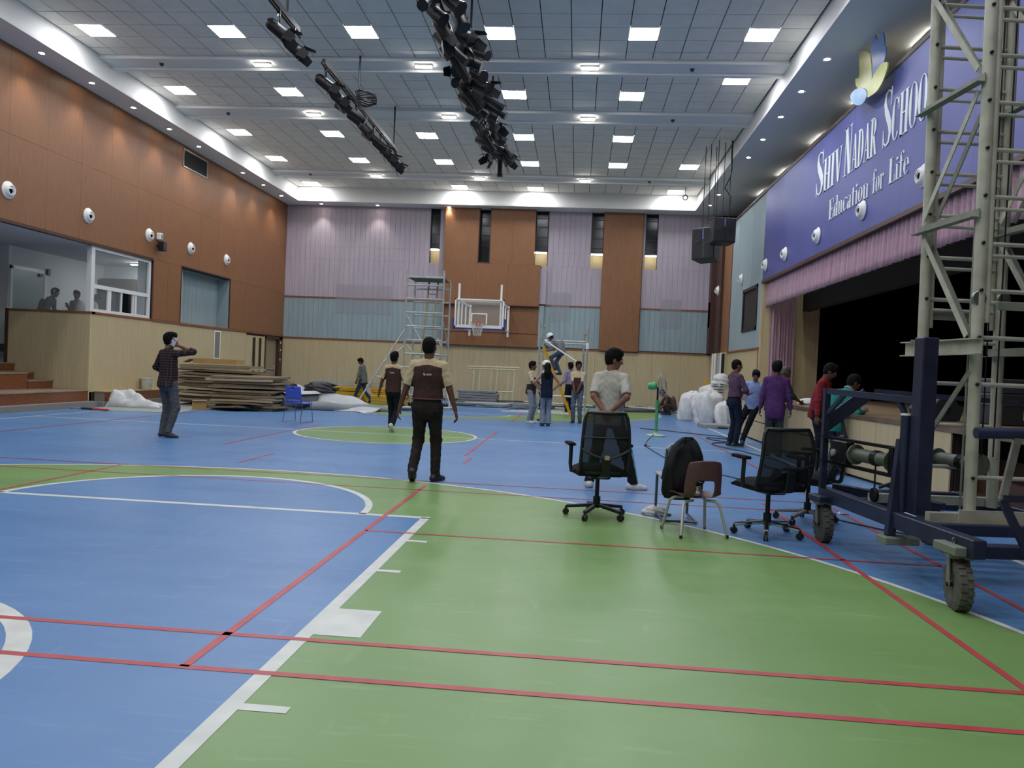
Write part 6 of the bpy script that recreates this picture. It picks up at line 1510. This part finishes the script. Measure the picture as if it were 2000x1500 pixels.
def person(label, loc, yaw, H=1.72, res=.011, pel=(0, 0, .93), lean=0, side=0, twist=0, head=(0, 0, 0), hl=None, hr=None, pl=None, pr_=None,
           fl=(-.10, 0, 0), fr=(.10, 0, 0), fly=8, fry=-8, flp=0, frp=0, kl=(0, 1, 0), kr=(0, 1, 0), bulk=1.0, skin=SKIN, shirt=None, sleeve='long', tuck=False, hem=.13,
           shirt_mi=None, pants=None, flare=0, shoe=None, hair='short', hairm=None, thumbl=None, thumbr=None, curl=.45, helmet=None, extra=None, palm=(1, 1)):
    S = H / 1.72; t = thing('person', label, 'person', loc, math.radians(yaw))
    pel = A3(pel); R = rot('z', twist) @ rot('y', side) @ rot('x', -lean); W = pel + A3((0, 0, .06))
    ch = lambda x, y, z: W + R @ A3((x, y, z))
    nb = ch(0, -.01, .475); Rh = R @ rot('x', lean * .6) @ rot('z', head[0]) @ rot('x', head[1]) @ rot('y', head[2])
    hc = nb + R @ A3((0, .012, .055)) + Rh @ A3((0, .012, .095)); hd = lambda x, y, z: hc + Rh @ A3((x, y, z))
    kb = bulk
    sh = {-1: ch(-.168, 0, .400), 1: ch(.168, 0, .400)}
    hands = {}
    for s_, hp, po, dflt in ((-1, hl, pl, (-.27, .04, .80)), (1, hr, pr_, (.27, .04, .80))):
        hp = A3(hp if hp is not None else dflt); po = po if po is not None else (s_ * .4, -1, -.1)
        e, w_ = ik(sh[s_], hp, .285, .255, po); hands[s_] = (e, w_)
    legs = {}
    for s_, ft, fy, fp, kp in ((-1, fl, fly, flp, kl), (1, fr, fry, frp, kr)):
        hip = pel + A3((s_ * .085, 0, -.03)); Rf = rot('z', fy) @ rot('x', -fp)
        an = A3(ft) + A3((0, 0, .085)) + A3((0, 0, .11 * math.sin(math.radians(fp)) if fp > 0 else 0))
        kn, an = ik(hip, an, .425, .405, kp); legs[s_] = (hip, kn, an, Rf)
    inf = max(0, (res - .009) * .5)
    # ---- body
    f = Field(res)
    f.cone(nb - R @ A3((0, 0, .05)), hd(0, -.022, -.06), .060, .053, .03)
    f.ell(hd(0, -.012, .032), (.076, .095, .086), Rh, .03); f.ell(hd(0, .022, -.035), (.058, .068, .083), Rh, .03)
    f.ell(hd(0, .052, -.095), (.030, .030, .024), Rh, .02); f.ell(hd(0, .076, .020), (.05, .02, .012), Rh, .02)
    f.cone(hd(0, .086, .012), hd(0, .105, -.026), .009, .0145, .012); f.ell(hd(0, .082, -.060), (.026, .012, .011), Rh, .012)
    for s_ in (-1, 1):
        f.ell(hd(s_ * .077, -.008, -.012), (.011, .024, .034), Rh, .008)
        f.ell(hd(s_ * .032, .094, .004), (.017, .012, .010), Rh, .01, None, True)
    f.cone(ch(0, 0, .05), ch(0, 0, .32), .09, .10, .05).cone(sh[-1], sh[1], .045, .045, .05).cone(pel + A3((-.06, 0, 0)), pel + A3((.06, 0, 0)), .08, .08, .05).cone(pel, ch(0, 0, .1), .09, .09, .05)
    for s_ in (-1, 1):
        e, w_ = hands[s_]
        f.cone(sh[s_], e, .046 * kb, .037, .03).cone(e, w_, .039, .026, .02)
        fd = unit(w_ - e); th_ = (thumbl if s_ < 0 else thumbr); th_ = A3(th_ if th_ is not None else (0, 1, .15)); th_ = unit(th_ - fd * (th_ @ fd))
        nn = np.cross(fd, th_) * (-s_) * palm[0 if s_ < 0 else 1]
        Rm = np.stack([th_, fd, nn], 1)
        f.ell(w_ + fd * .048 + nn * .004, (.040 + inf, .058, .017 + inf), Rm, .012)
        for i, L in enumerate((.070, .080, .074, .058)):
            b0 = w_ + fd * .088 + th_ * (.029 - .0195 * i); c1 = curl * (1 + .12 * i); d1 = unit(fd * math.cos(c1) + nn * math.sin(c1)); d2 = unit(fd * math.cos(2.1 * c1) + nn * math.sin(2.1 * c1))
            m_ = b0 + d1 * L * .55; f.cone(b0, m_, .0095 + inf, .0085 + inf, .004).cone(m_, m_ + d2 * L * .5, .0085 + inf, .007 + inf, .003)
        b0 = w_ + fd * .028 + th_ * .030; d1 = unit(fd * .75 + th_ * .6 + nn * .35); m_ = b0 + d1 * .045; f.cone(b0, m_, .013 + inf, .0105 + inf, .008).cone(m_, m_ + unit(fd + nn * .5 + th_ * .1) * .034, .010 + inf, .008 + inf, .004)
        hip, kn, an, Rf = legs[s_]
        f.cone(hip, kn, .07, .045, .04).cone(kn, an, .046, .034, .02).cone(an, an + Rf @ A3((0, .12, -.06)), .034, .022, .02)
    body = to_obj('body', f.mesh(), skin, t, S)
    # eyes and brows
    for s_ in (-1, 1):
        ey = MB().lathe([(0, -.011), (.008, -.008), (.011, 0), (.008, .008), (0, .011)], 10, Vector(hd(s_ * .032, .079, .004) * S), Vector(Rh @ A3((0, 1, 0)))).build('eye', EYEW, t, 'all')
        MB().lathe([(.0055, 0), (.004, .003), (0, .004)], 8, Vector(hd(s_ * .032, .088, .004) * S), Vector(Rh @ A3((0, 1, 0)))).build('iris', EYED, ey)
        MB().path([Vector(hd(s_ * x, y, z) * S) for (x, y, z) in ((.016, .094, .022), (.032, .092, .027), (.050, .080, .021))], [.003, .004, .002], 5).build('eyebrow', HAIR, t)
    # ---- shirt
    def fold(amp):
        def g(p): 
            q = np.sin(p[:, 2] * 47 + 5 * np.sin(p[:, 0] * 19) + 3 * np.sin(p[:, 1] * 23)) * .6 + np.sin(p[:, 0] * 61 - p[:, 2] * 23 + 2 * np.sin(p[:, 1] * 31)) * .4
            d = np.stack([np.sin(p[:, 2] * 31 + p[:, 1] * 17), np.cos(p[:, 2] * 37 + p[:, 0] * 21), np.zeros(len(p))], 1)
            return d * (q * amp)[:, None]
        return g
    if shirt is not None:
        f = Field(res); cutw = [(pel + A3((0, 0, .055 if tuck else -hem)), A3((0, 0, -1)))]
        f.ell(ch(0, -.004, .28), (.170 * kb, .112 * kb, .205), R, .05); f.cone(ch(-.04, -.015, .435), ch(-.150, -.002, .398), .056, .055, .04); f.cone(ch(.04, -.015, .435), ch(.150, -.002, .398), .056, .055, .04)
        f.ell(ch(0, .008, .08), (.152 * kb, .112 * kb, .19), R, .06)
        f.ell(pel + A3((0, .0, .0)), (.163 * kb, .122 * kb, .21 if tuck else .42), None, .06)
        if not tuck:
            for s_ in (-1, 1): f.ell(pel + A3((s_ * .055, -.045, -.08)), (.099, .100, .19), None, .05)
        for s_ in (-1, 1):
            e, w_ = hands[s_]
            if sleeve == 'none': continue
            if sleeve == 'short':
                en = sh[s_] + (e - sh[s_]) * .86; f.cone(sh[s_], en + (e - sh[s_]) * .2, .060 * kb, .062, .03, [(en, unit(e - sh[s_]))])
            else:
                fr_ = {'long': .97, 'roll': .30}[sleeve]; en = e + (w_ - e) * fr_
                f.cone(sh[s_], e, .060 * kb, .053, .03).cone(e, e + (w_ - e) * (fr_ + .15), .055, .040 if sleeve == 'long' else .052, .02, [(en, unit(w_ - e))])
        f.cone(nb - R @ A3((0, .0, .05)), nb + R @ A3((0, .0, .035)), .074, .066, .02, [(nb + R @ A3((0, .015, .02)), unit(R @ A3((0, -.35, 1))))])
        g = f.mesh(cutw if True else None, fold(.0045))
        # map face centres to the chest frame for colour blocking
        fn = None
        if shirt_mi:
            Ri = R.T
            fn = lambda c: shirt_mi((c - W) @ Ri.T, c)
        to_obj('shirt', g, shirt, t, S, fn)
    if pants is not None:
        f = Field(res); f.ell(pel + A3((0, -.008, -.01)), (.155 * kb, .118 * kb, .15), None, .04)
        f.ell(pel + A3((-.055, -.045, -.06)), (.085, .085, .10), None, .04).ell(pel + A3((.055, -.045, -.06)), (.085, .085, .10), None, .04)
        for s_ in (-1, 1):
            hip, kn, an, Rf = legs[s_]; cut = [(an + (an - kn) * .06, unit(an - kn))]
            f.cone(hip, kn, .090 * kb, .066, .03).cone(kn, an + (an - kn) * .15, .066, .056 + flare, .03, cut)
        to_obj('trousers', f.mesh([(pel + A3((0, 0, .085)), A3((0, 0, 1)))], fold(.006)), pants, t, S)
        if tuck:
            MB().path([Vector(A3((.158 * kb * math.cos(a), .121 * kb * math.sin(a) - .006, pel[2] + .07)) * S) + Vector((pel[0], pel[1], 0)) * S for a in [2 * PI * i / 24 for i in range(24)]], .016, 6, closed=True, flat=.5).build('belt', mat('belt_leather', '#5a2426' if tuck == 'red' else '#17120f', .5), t, True)
    if shoe is not None:
        for s_ in (-1, 1):
            hip, kn, an, Rf = legs[s_]; q = lambda x, y, z: an + Rf @ A3((x, y, z)); f = Field(min(res, .009))
            cut = [(q(0, 0, -.083), Rf @ A3((0, 0, -1)))]
            f.cone(q(0, -.045, -.048), q(0, .06, -.055), .042, .044, .03, cut).cone(q(0, .06, -.055), q(.0, .15, -.064), .044, .034, .03, cut).cone(q(0, -.01, -.01), q(0, -.01, -.05), .044, .044, .03, [(q(0, 0, .02), Rf @ A3((0, 0, 1)))])
            ms = shoe if isinstance(shoe, (list, tuple)) else (shoe, shoe)
            o = to_obj('shoe', f.mesh(), ms, t, S, (lambda c, q=q, Rf=Rf, an=an: (((c - an) @ Rf)[:, 2] < -.066)))
    # ---- hair
    hm = hairm or HAIR
    if hair:
        f = Field(min(res, .009)); k = {'short': 1.0, 'curly': 1.12, 'bald': .97, 'long': 1.06, 'full': 1.08}[hair]
        f.ell(hd(0, -.018, .040), (.083 * k, .100 * k, .090 * k), Rh, .02)
        f.ell(hd(0, -.045, -.02), (.072, .065, .075 if hair != 'bald' else .06), Rh, .03)
        if hair in ('curly', 'full'): f.ell(hd(0, .035, .095), (.066, .055, .042), Rh, .03).ell(hd(.03, -.02, .105), (.05, .06, .035), Rh, .02)
        if hair == 'long': f.cone(hd(0, -.06, .0), hd(.01, -.10, -.16), .085, .088, .04).cone(hd(-.03, -.10, -.16), hd(-.03, -.115, -.29), .075, .045, .04).cone(hd(.04, -.10, -.16), hd(.04, -.115, -.27), .07, .045, .04)
        f.ell(hd(0, .105, -.030), (.066, .075, .098), Rh, .01, None, True)
        for s_ in (-1, 1): f.ell(hd(s_ * .085, .01, -.055), (.03, .045, .055), Rh, .01, None, True)
        if hair == 'bald': f.ell(hd(0, .035, .10), (.05, .06, .05), Rh, .01, None, True)
        def hn(p): return np.stack([np.sin(p[:, 2] * 160 + p[:, 1] * 90), np.sin(p[:, 0] * 170 + p[:, 2] * 70), np.sin(p[:, 0] * 140 + p[:, 1] * 150)], 1) * (.0035 if hair in ('curly', 'full') else .0015)
        to_obj('hair', f.mesh([(hd(0, 0, -.085 if hair != 'long' else -.5), Rh @ A3((0, 0, -1)))], hn), hm, t, S)
    if helmet:
        f = Field(.009); f.ell(hd(0, -.008, .055), (.104, .125, .105), Rh, .02); f.ell(hd(0, .10, .055), (.07, .05, .012), Rh, .03)
        f.ell(hd(0, -.008, .02), (.112, .135, .015), Rh, .02)
        to_obj('hard_hat', f.mesh([(hd(0, 0, .012), Rh @ A3((0, 0, -1)))]), mat('helmet_white', '#dcdedd', .35), t, S)
        f = Field(.01); f.cone(hd(-.06, .05, -.02), hd(0, .075, -.10), .006, .006, .005).cone(hd(.06, .05, -.02), hd(0, .075, -.10), .006, .006, .005); to_obj('chin_strap', f.mesh(), BLACK, t, S)
    ctx = dict(t=t, S=S, ch=ch, hd=hd, pel=pel, legs=legs, hands=hands, R=R, Rh=Rh, nb=nb, W=W)
    if extra: extra(ctx)
    return ctx
# ---- who stands where -------------------------------------------
POLB = cloth('polo_brown', '#3b2925', '#42302b'); POLC = cloth('polo_cream', '#b8a684', '#c0af8e'); POLR = cloth('polo_piping', '#5a2a2a')
def polo_back(l, c):
    """cream yoke, shoulders and sleeves over a brown body"""
    side = np.abs(l[:, 0]) - np.where(l[:, 2] > .30, .170, .170 + .25 * (.30 - l[:, 2])); yoke = l[:, 2] > .412 - .22 * np.maximum(0, np.abs(l[:, 0]) - .03)
    cream = (yoke | (side > 0)) & (l[:, 2] > .10); edge = (~cream) & (l[:, 2] > .400 - .22 * np.maximum(0, np.abs(l[:, 0]) - .03))
    out = np.zeros(len(l)); out[cream] = 1; out[edge] = 2; return out
def polo_front(l, c):
    fr = l[:, 1] > -.02; blk = fr & (np.abs(l[:, 0] + .0) < .105) & (l[:, 2] < .30) & (l[:, 2] > .08); low = l[:, 2] <= .12
    out = np.ones(len(l)); out[blk | (low & (np.abs(l[:, 0]) < .2))] = 0; return out
def back_logo(sz=1.0):
    def g(q):
        t, S, ch = q['t'], q['S'], q['ch']
        o = MB()
        for (x, z, a, b) in ((-.035, .305, .012, .022), (-.028, .295, .018, .014)): o.cbox(Vector(ch(x, -.134, z) * S), (a, .004, b))
        o.build('back_logo_mark', WLAB, t)
        o = MB()
        for k in range(4): o.cbox(Vector(ch(.0 + .016 * k, -.133, .302) * S), (.011, .004, .011))
        o.cbox(Vector(ch(.02, -.1325, .288) * S), (.07, .004, .003)).build('back_logo_text', WLAB, t)
    return g
WSHOE = mat('shoe_white', '#c8c8c0', .5); BSHOE = mat('shoe_black', '#17171a', .5); GSOLE = mat('sole_light', '#a9aaa2', .6); DSHOE = mat('shoe_darkgrey', '#2a2b2e', .6)
# checked shirt shader
PL = cloth('plaid_dark', '#2a2226', '#2e2529'); nt = PL.node_tree; bs = nt.nodes['Principled BSDF']
tc = nt.nodes.new('ShaderNodeTexCoord'); sx_ = nt.nodes.new('ShaderNodeSeparateXYZ'); nt.links.new(tc.outputs['Object'], sx_.inputs[0])
def stripe(out, per, duty):
    m1 = nt.nodes.new('ShaderNodeMath'); m1.operation = 'MULTIPLY'; m1.inputs[1].default_value = 1 / per; nt.links.new(out, m1.inputs[0])
    m2 = nt.nodes.new('ShaderNodeMath'); m2.operation = 'FRACT'; nt.links.new(m1.outputs[0], m2.inputs[0])
    m3 = nt.nodes.new('ShaderNodeMath'); m3.operation = 'LESS_THAN'; m3.inputs[1].default_value = duty; nt.links.new(m2.outputs[0], m3.inputs[0]); return m3.outputs[0]
a_ = nt.nodes.new('ShaderNodeMath'); a_.operation = 'ADD'; nt.links.new(stripe(sx_.outputs['X'], .045, .22), a_.inputs[0]); nt.links.new(stripe(sx_.outputs['Z'], .045, .22), a_.inputs[1])
mr = nt.nodes.new('ShaderNodeMapRange'); mr.inputs['From Max'].default_value = 2; nt.links.new(a_.outputs[0], mr.inputs['Value'])
mx = nt.nodes.new('ShaderNodeMix'); mx.data_type = 'RGBA'; mx.inputs[6].default_value = lin('#241d21'); mx.inputs[7].default_value = lin('#5e4a45'); nt.links.new(mr.outputs['Result'], mx.inputs['Factor']); nt.links.new(mx.outputs[2], bs.inputs['Base Color'])

def plaid_extra(q):
    S = q['S']; o = MB()
    c = Vector(q['pel'] * S)
    MB().cbox(c + Vector((.075, -.135, -.05)), (.10, .012, .11)).build('back_pocket', cloth('jeans_grey2', '#3a4250', '#444c59'), q['t'], bevel=.004)
person('man in dark checked shirt and grey jeans talking on a phone', (-6.97, 12.64, 0), -18, 1.77, .010, twist=-6, head=(-22, -2, 6), hl=(-.20, .22, 1.02), pl=(-1, -.6, -.3), hr=(.135, .055, 1.53), pr_=(.75, .7, -.8), thumbr=(0, -.3, 1), curl=.6,
       fl=(-.11, .02, 0), fr=(.16, -.12, 0), fry=-55, frp=10, kr=(.5, 1, 0), shirt=PL, sleeve='roll', hem=.10, pants=cloth('jeans_grey', '#45474b', '#525458'), shoe=DSHOE, hair='full', extra=plaid_extra)
_a = math.radians(-18)
ph = thing('phone', 'white phone held to the ear of the man in checks', 'phone', (-6.97 + .118 * math.cos(_a) + .02 * math.sin(_a), 12.64 + .118 * math.sin(_a) - .02 * math.cos(_a), 1.63)); ph.rotation_euler = (.1, .35, math.radians(35))
MB().box(-.038, .038, -.005, .005, -.075, .075).build('phone_body', mat('phone_white', '#c9c9cf', .3), ph, bevel=.004); MB().box(-.03, -.012, -.008, -.005, .04, .068).build('camera_bump', BLACK, ph)

person('man in grey shirt and blue jeans walking left, head down', (-7.54, 26.7, 0), 84, 1.60, .013, lean=6, head=(0, -30, 0), hl=(-.22, .16, .82), hr=(.24, -.06, .80), fl=(-.07, .30, 0), fr=(.08, -.32, 0), frp=28, pel=(0, 0, .90), skin=SKIN2, shirt=cloth('shirt_grey', '#5d605f', '#6b6d6a'), hem=.16, pants=cloth('jeans_blue', '#22324c', '#2b3c58'), shoe=DSHOE, hair='full')
person('younger man in brown and cream polo walking across the centre circle', (-3.81, 15.81, 0), -6, 1.67, .009, hl=(-.34, .03, .80), hr=(.30, .10, .82), head=(-10, 0, 0), fl=(-.08, .16, 0), fr=(.06, -.16, 0), frp=42, kr=(0, 1, 0), pel=(0, 0, .91), skin=SKIN2, shirt=(POLB, POLC, POLR), shirt_mi=polo_back, sleeve='short', hem=.06,
       pants=cloth('trousers_navy', '#12151f', '#181c28'), shoe=(WSHOE, WSHOE), hair='full', extra=back_logo())
def belt4(q):
    back_logo()(q); S = q['S']; c = q['pel'] * S
    for s_ in (-1, 1): MB().cbox(Vector(c) + Vector((s_ * .10, -.128, -.055)), (.12, .014, .06)).build('pocket_flap', cloth('cargo_flap', '#221d1b', '#282220'), q['t'], bevel=.004)
person('broad man in brown and cream polo walking away, nearest figure', (-1.80, 9.26, 0), 2, 1.76, .008, bulk=1.14, hl=(-.37, .06, .78), hr=(.36, .02, .79), head=(-14, 6, 0), fl=(-.13, -.10, 0), flp=34, fr=(.12, .06, 0), fry=-28, pel=(0, 0, .92), skin=SKIN2, shirt=(POLB, POLC, POLR), shirt_mi=polo_back, sleeve='short', tuck='red',
       pants=cloth('cargo_brown', '#231e1c', '#2b2522'), shoe=BSHOE, hair='bald', extra=belt4)
person('man in brown and cream polo facing the woman in navy', (-1.19, 20.48, 0), -112, 1.62, .012, hl=(-.10, .30, 1.02), pl=(-1, -.5, -.5), hr=(.12, .33, 1.00), pr_=(1, -.5, -.5), head=(10, 0, 0), skin=SKIN2, shirt=(POLB, POLC, POLR), shirt_mi=polo_front, sleeve='short', hem=.10, pants=cloth('jeans_pale', '#7f858a', '#8d9397'), shoe=(WSHOE, WSHOE), hair='full')
person('woman in sleeveless navy top with hands on hips', (-.75, 19.63, 0), 8, 1.60, .011, hl=(-.19, .02, 1.00), pl=(-1, -.25, 0), hr=(.19, .02, 1.00), pr_=(1, -.25, 0), thumbl=(0, -1, 0), thumbr=(0, -1, 0), skin=SKIN3, shirt=cloth('top_navy', '#141a2c', '#1a2136'), sleeve='none', hem=.15, bulk=.97, pants=cloth('jeans_flare', '#6d7887', '#7b8694'), flare=.03, shoe=DSHOE, hair='long', fl=(-.08, 0, 0), fr=(.08, .02, 0))
person('worker in white shirt and white hard hat behind the woman', (-.86, 21.6, 0), 70, 1.66, .013, skin=SKIN2, shirt=(cloth('shirt_white', '#b9bbb8', '#c4c6c2'), cloth('vest_dark', '#25282c')), shirt_mi=lambda l, c: (np.abs(l[:, 0]) < .13) * 1., pants=cloth('trousers_dark', '#1e2024', '#25272c'), shoe=BSHOE, helmet=True)
person('worker in grey hoodie and white hard hat climbing the yellow ladder', (-.60, 24.2, 1.30), 78, 1.48, .013, lean=46, pel=(0, -.10, .86), head=(0, -12, 0), hl=(-.12, .42, .86), hr=(.12, .46, 1.02), fl=(-.08, .10, .16), fr=(.08, -.06, 0), skin=SKIN2, shirt=cloth('hoodie_grey', '#6a6d70', '#777a7c'), hem=.08, pants=cloth('jeans_worn', '#39485d', '#4a5a70'), shoe=BSHOE, helmet=True)
person('man in lavender shirt and black trousers standing by the yellow ladder', (-.22, 25.9, 0), 42, 1.70, .013, hl=(-.16, .26, .98), hr=(.16, .22, 1.0), skin=SKIN2, shirt=cloth('shirt_lavender', '#8d84ab', '#9b92b8'), tuck=True, pants=cloth('trousers_black', '#15161a', '#1b1c21'), shoe=BSHOE, hair='full')
person('man in brown and cream polo with clasped hands facing the camera', (.04, 21.18, 0), 168, 1.68, .012, hl=(-.02, .20, .84), pl=(-1, -.3, 0), hr=(.03, .21, .82), pr_=(1, -.3, 0), head=(22, 0, 0), skin=SKIN2, shirt=(POLB, POLC, POLR), shirt_mi=polo_front, sleeve='short', hem=.08, pants=cloth('jeans_mid', '#56606c', '#646e7a'), shoe=(BSHOE, GSOLE), hair='full')
def track(q):
    S = q['S']
    for s_ in (-1, 1):
        hip, kn, an, Rf = q['legs'][s_]
        for j in range(3):
            off = A3((s_ * .02, .02 - .018 * j, 0)); P = []
            for v in [i / 12 for i in range(13)]:
                p = hip + (kn - hip) * (v * 2) if v < .5 else kn + (an - kn) * (v * 2 - 1); r = (.092 - .05 * v) + (.004 if v < .5 else .014)
                nrm = unit(A3((s_ * 1.0, .25 - .22 * j, 0))); P.append(Vector((p + nrm * (r + .004)) * S))
            MB().path(P, .0045, 5).build('side_stripe', mat('stripe_teal', '#4f9a90', .6), q['t'])
person('man in cream polo and striped track trousers with hands clasped behind', (.44, 9.55, 0), -14, 1.73, .008, twist=-6, head=(-62, -12, 0), hl=(-.035, -.20, .93), pl=(-1, -.4, 0), hr=(.035, -.19, .95), pr_=(1, -.4, 0), thumbl=(0, 0, 1), thumbr=(0, 0, 1), curl=.9, fl=(-.22, -.05, 0), fly=20, fr=(.30, .05, 0), fry=-70, pel=(-.02, 0, .90), skin=SKIN, shirt=cloth('polo_offwhite', '#aaa69b', '#b5b1a6'), sleeve='short', hem=.12,
       pants=cloth('track_black', '#121418', '#191b20'), shoe=(WSHOE, WSHOE), hair='curly', extra=track)
sq = dict(pel=(0, -.12, .30), lean=42, fl=(-.14, .05, 0), fr=(.14, .10, 0), kl=(-.3, 1, .6), kr=(.3, 1, .6), hl=(-.15, .42, .22), hr=(.12, .46, .2))
person('worker in brown shirt squatting over the tube pile by the fan', (3.40, 28.2, 0), 100, 1.65, .014, head=(0, -20, 0), skin=SKIN2, shirt=cloth('shirt_umber', '#4a3a34', '#54433c'), pants=cloth('trousers_mud', '#3b352f'), shoe=DSHOE, **sq)
person('worker in dark clothes squatting behind the man in cream', (1.62, 28.9, 0), 20, 1.68, .014, head=(0, -10, 0), skin=SKIN2, shirt=cloth('shirt_charcoal', '#26262a', '#2d2d31'), pants=cloth('trousers_mud', '#3b352f'), shoe=DSHOE, **sq)
def lany(q):
    S, ch = q['S'], q['ch']; P = [ch(-.06, .10, .33), ch(-.085, .05, .45), ch(-.07, -.06, .50), ch(0, -.105, .485), ch(.07, -.06, .50), ch(.085, .05, .45), ch(.06, .10, .33), ch(0, .135, .2)]
    MB().path([Vector(p * S) for p in P], .010, 6, closed=True, flat=.4).build('lanyard', mat('lanyard_red', '#c8384a', .6), q['t'], True)
person('man in plum shirt with red lanyard standing by the stage', (3.30, 16.39, 0), -70, 1.80, .009, hl=(-.04, .27, 1.08), pl=(-1, -.4, -.5), hr=(.06, .26, 1.06), pr_=(1, -.4, -.5), head=(-8, -6, 0), skin=SKIN, shirt=cloth('shirt_plum', '#4e3b4c', '#5a4657'), sleeve='roll', tuck=True, pants=cloth('jeans_navy', '#121a2b', '#1a2336'), shoe=(BSHOE, GSOLE), hair='short', extra=lany)
person('man in light blue shirt leaning back against the stage', (3.66, 17.15, 0), 158, 1.66, .009, side=-6, pel=(-.16, -.14, .89), lean=8, head=(8, -22, 0), hl=(-.44, -.12, .98), hr=(.20, .10, .78), fl=(-.02, .10, 0), fr=(.20, .14, 0), skin=SKIN, shirt=cloth('shirt_lightblue', '#7e93bf', '#8b9fca'), sleeve='short', hem=.10, pants=cloth('trousers_black', '#15161a', '#1b1c21'), shoe=BSHOE, hair='full')
person('man in long purple shirt standing with his back to the camera', (3.72, 14.75, 0), -14, 1.76, .009, hl=(-.27, .02, .80), hr=(.28, .04, .80), head=(-14, -6, 0), bulk=1.03, skin=SKIN2, shirt=cloth('kurta_purple', '#472b58', '#523365'), hem=.24, pants=cloth('trousers_slate', '#33363d', '#3c3f46'), shoe=BSHOE, hair='curly')
person('man in dark green shirt reaching over the stage edge', (3.90, 15.62, 0), -66, 1.74, .011, lean=24, hl=(-.12, .38, 1.0), hr=(.14, .52, 1.0), head=(-10, -10, 0), skin=SKIN2, shirt=cloth('shirt_green', '#1f3d30', '#274838'), sleeve='roll', pants=cloth('trousers_black', '#15161a', '#1b1c21'), shoe=BSHOE, hair='short', hairm=HAIRG)
person('young man in red long sleeved shirt looking down beside the stage', (4.06, 13.30, 0), -124, 1.74, .009, lean=12, hl=(-.24, .12, .84), hr=(.25, .06, .80), head=(16, -22, 0), skin=SKIN2, shirt=cloth('tee_red', '#6f1f26', '#7c262d'), hem=.12, pants=cloth('trousers_navy', '#12151f', '#181c28'), shoe=(BSHOE, GSOLE), hair='full')
def collar17(q):
    S, nb = q['S'], q['nb']; MB().path([Vector((nb + q['R'] @ A3((.068 * math.cos(a), .066 * math.sin(a), .02))) * S) for a in [2 * PI * i / 16 for i in range(16)]], .014, 6, closed=True).build('collar', mat('collar_blue', '#86a6b8', .7), q['t'], True)
person('young man in teal shirt bending over the stage edge', (4.04, 12.30, 0), -60, 1.66, .009, lean=32, side=6, pel=(0, -.06, .90), hl=(-.10, .34, 1.02), hr=(.20, .36, 1.02), head=(-20, -12, 0), skin=SKIN2, shirt=cloth('shirt_teal', '#1c7066', '#258074'), hem=.20, pants=cloth('trousers_slate', '#33363d', '#3c3f46'), shoe=(DSHOE, GSOLE), hair='full', extra=collar17)
def phones(q):
    S, hd = q['S'], q['hd']; MB().path([Vector(hd(.09 * math.cos(a), .0, .02 + .105 * math.sin(a)) * S) for a in [PI * i / 12 for i in range(13)]], .01, 6).build('headphones', WHITEM, q['t'], True)
person('person with white headphones leaning forward inside the booth', (-14.66, 19.95, 1.5), -80, 1.66, .014, lean=34, hl=(-.14, .42, .90), hr=(.14, .42, .90), skin=SKIN, shirt=cloth('shirt_stone', '#55544e', '#5f5e57'), pants=cloth('trousers_dark', '#1e2024', '#25272c'), shoe=BSHOE, hair='full', extra=phones)
person('person in tan shirt sitting in the booth between two others', (-14.02, 20.45, 1.40), 172, 1.66, .014, head=(20, -5, 0), hl=(-.05, .24, 1.1), hr=(.08, .22, 1.25), skin=SKIN2, shirt=cloth('shirt_tan', '#7b7156', '#857b60'), pants=cloth('trousers_dark', '#1e2024', '#25272c'), shoe=BSHOE, hair='full')
person('person in white shirt bending over the desk inside the booth', (-13.34, 19.75, 1.5), -25, 1.68, .013, lean=50, pel=(0, -.08, .88), hl=(-.2, .46, .82), hr=(.2, .46, .82), skin=SKIN2, shirt=cloth('shirt_white', '#b9bbb8', '#c4c6c2'), pants=cloth('trousers_dark', '#1e2024', '#25272c'), shoe=BSHOE, hair='full')
bpy.context.view_layer.update()
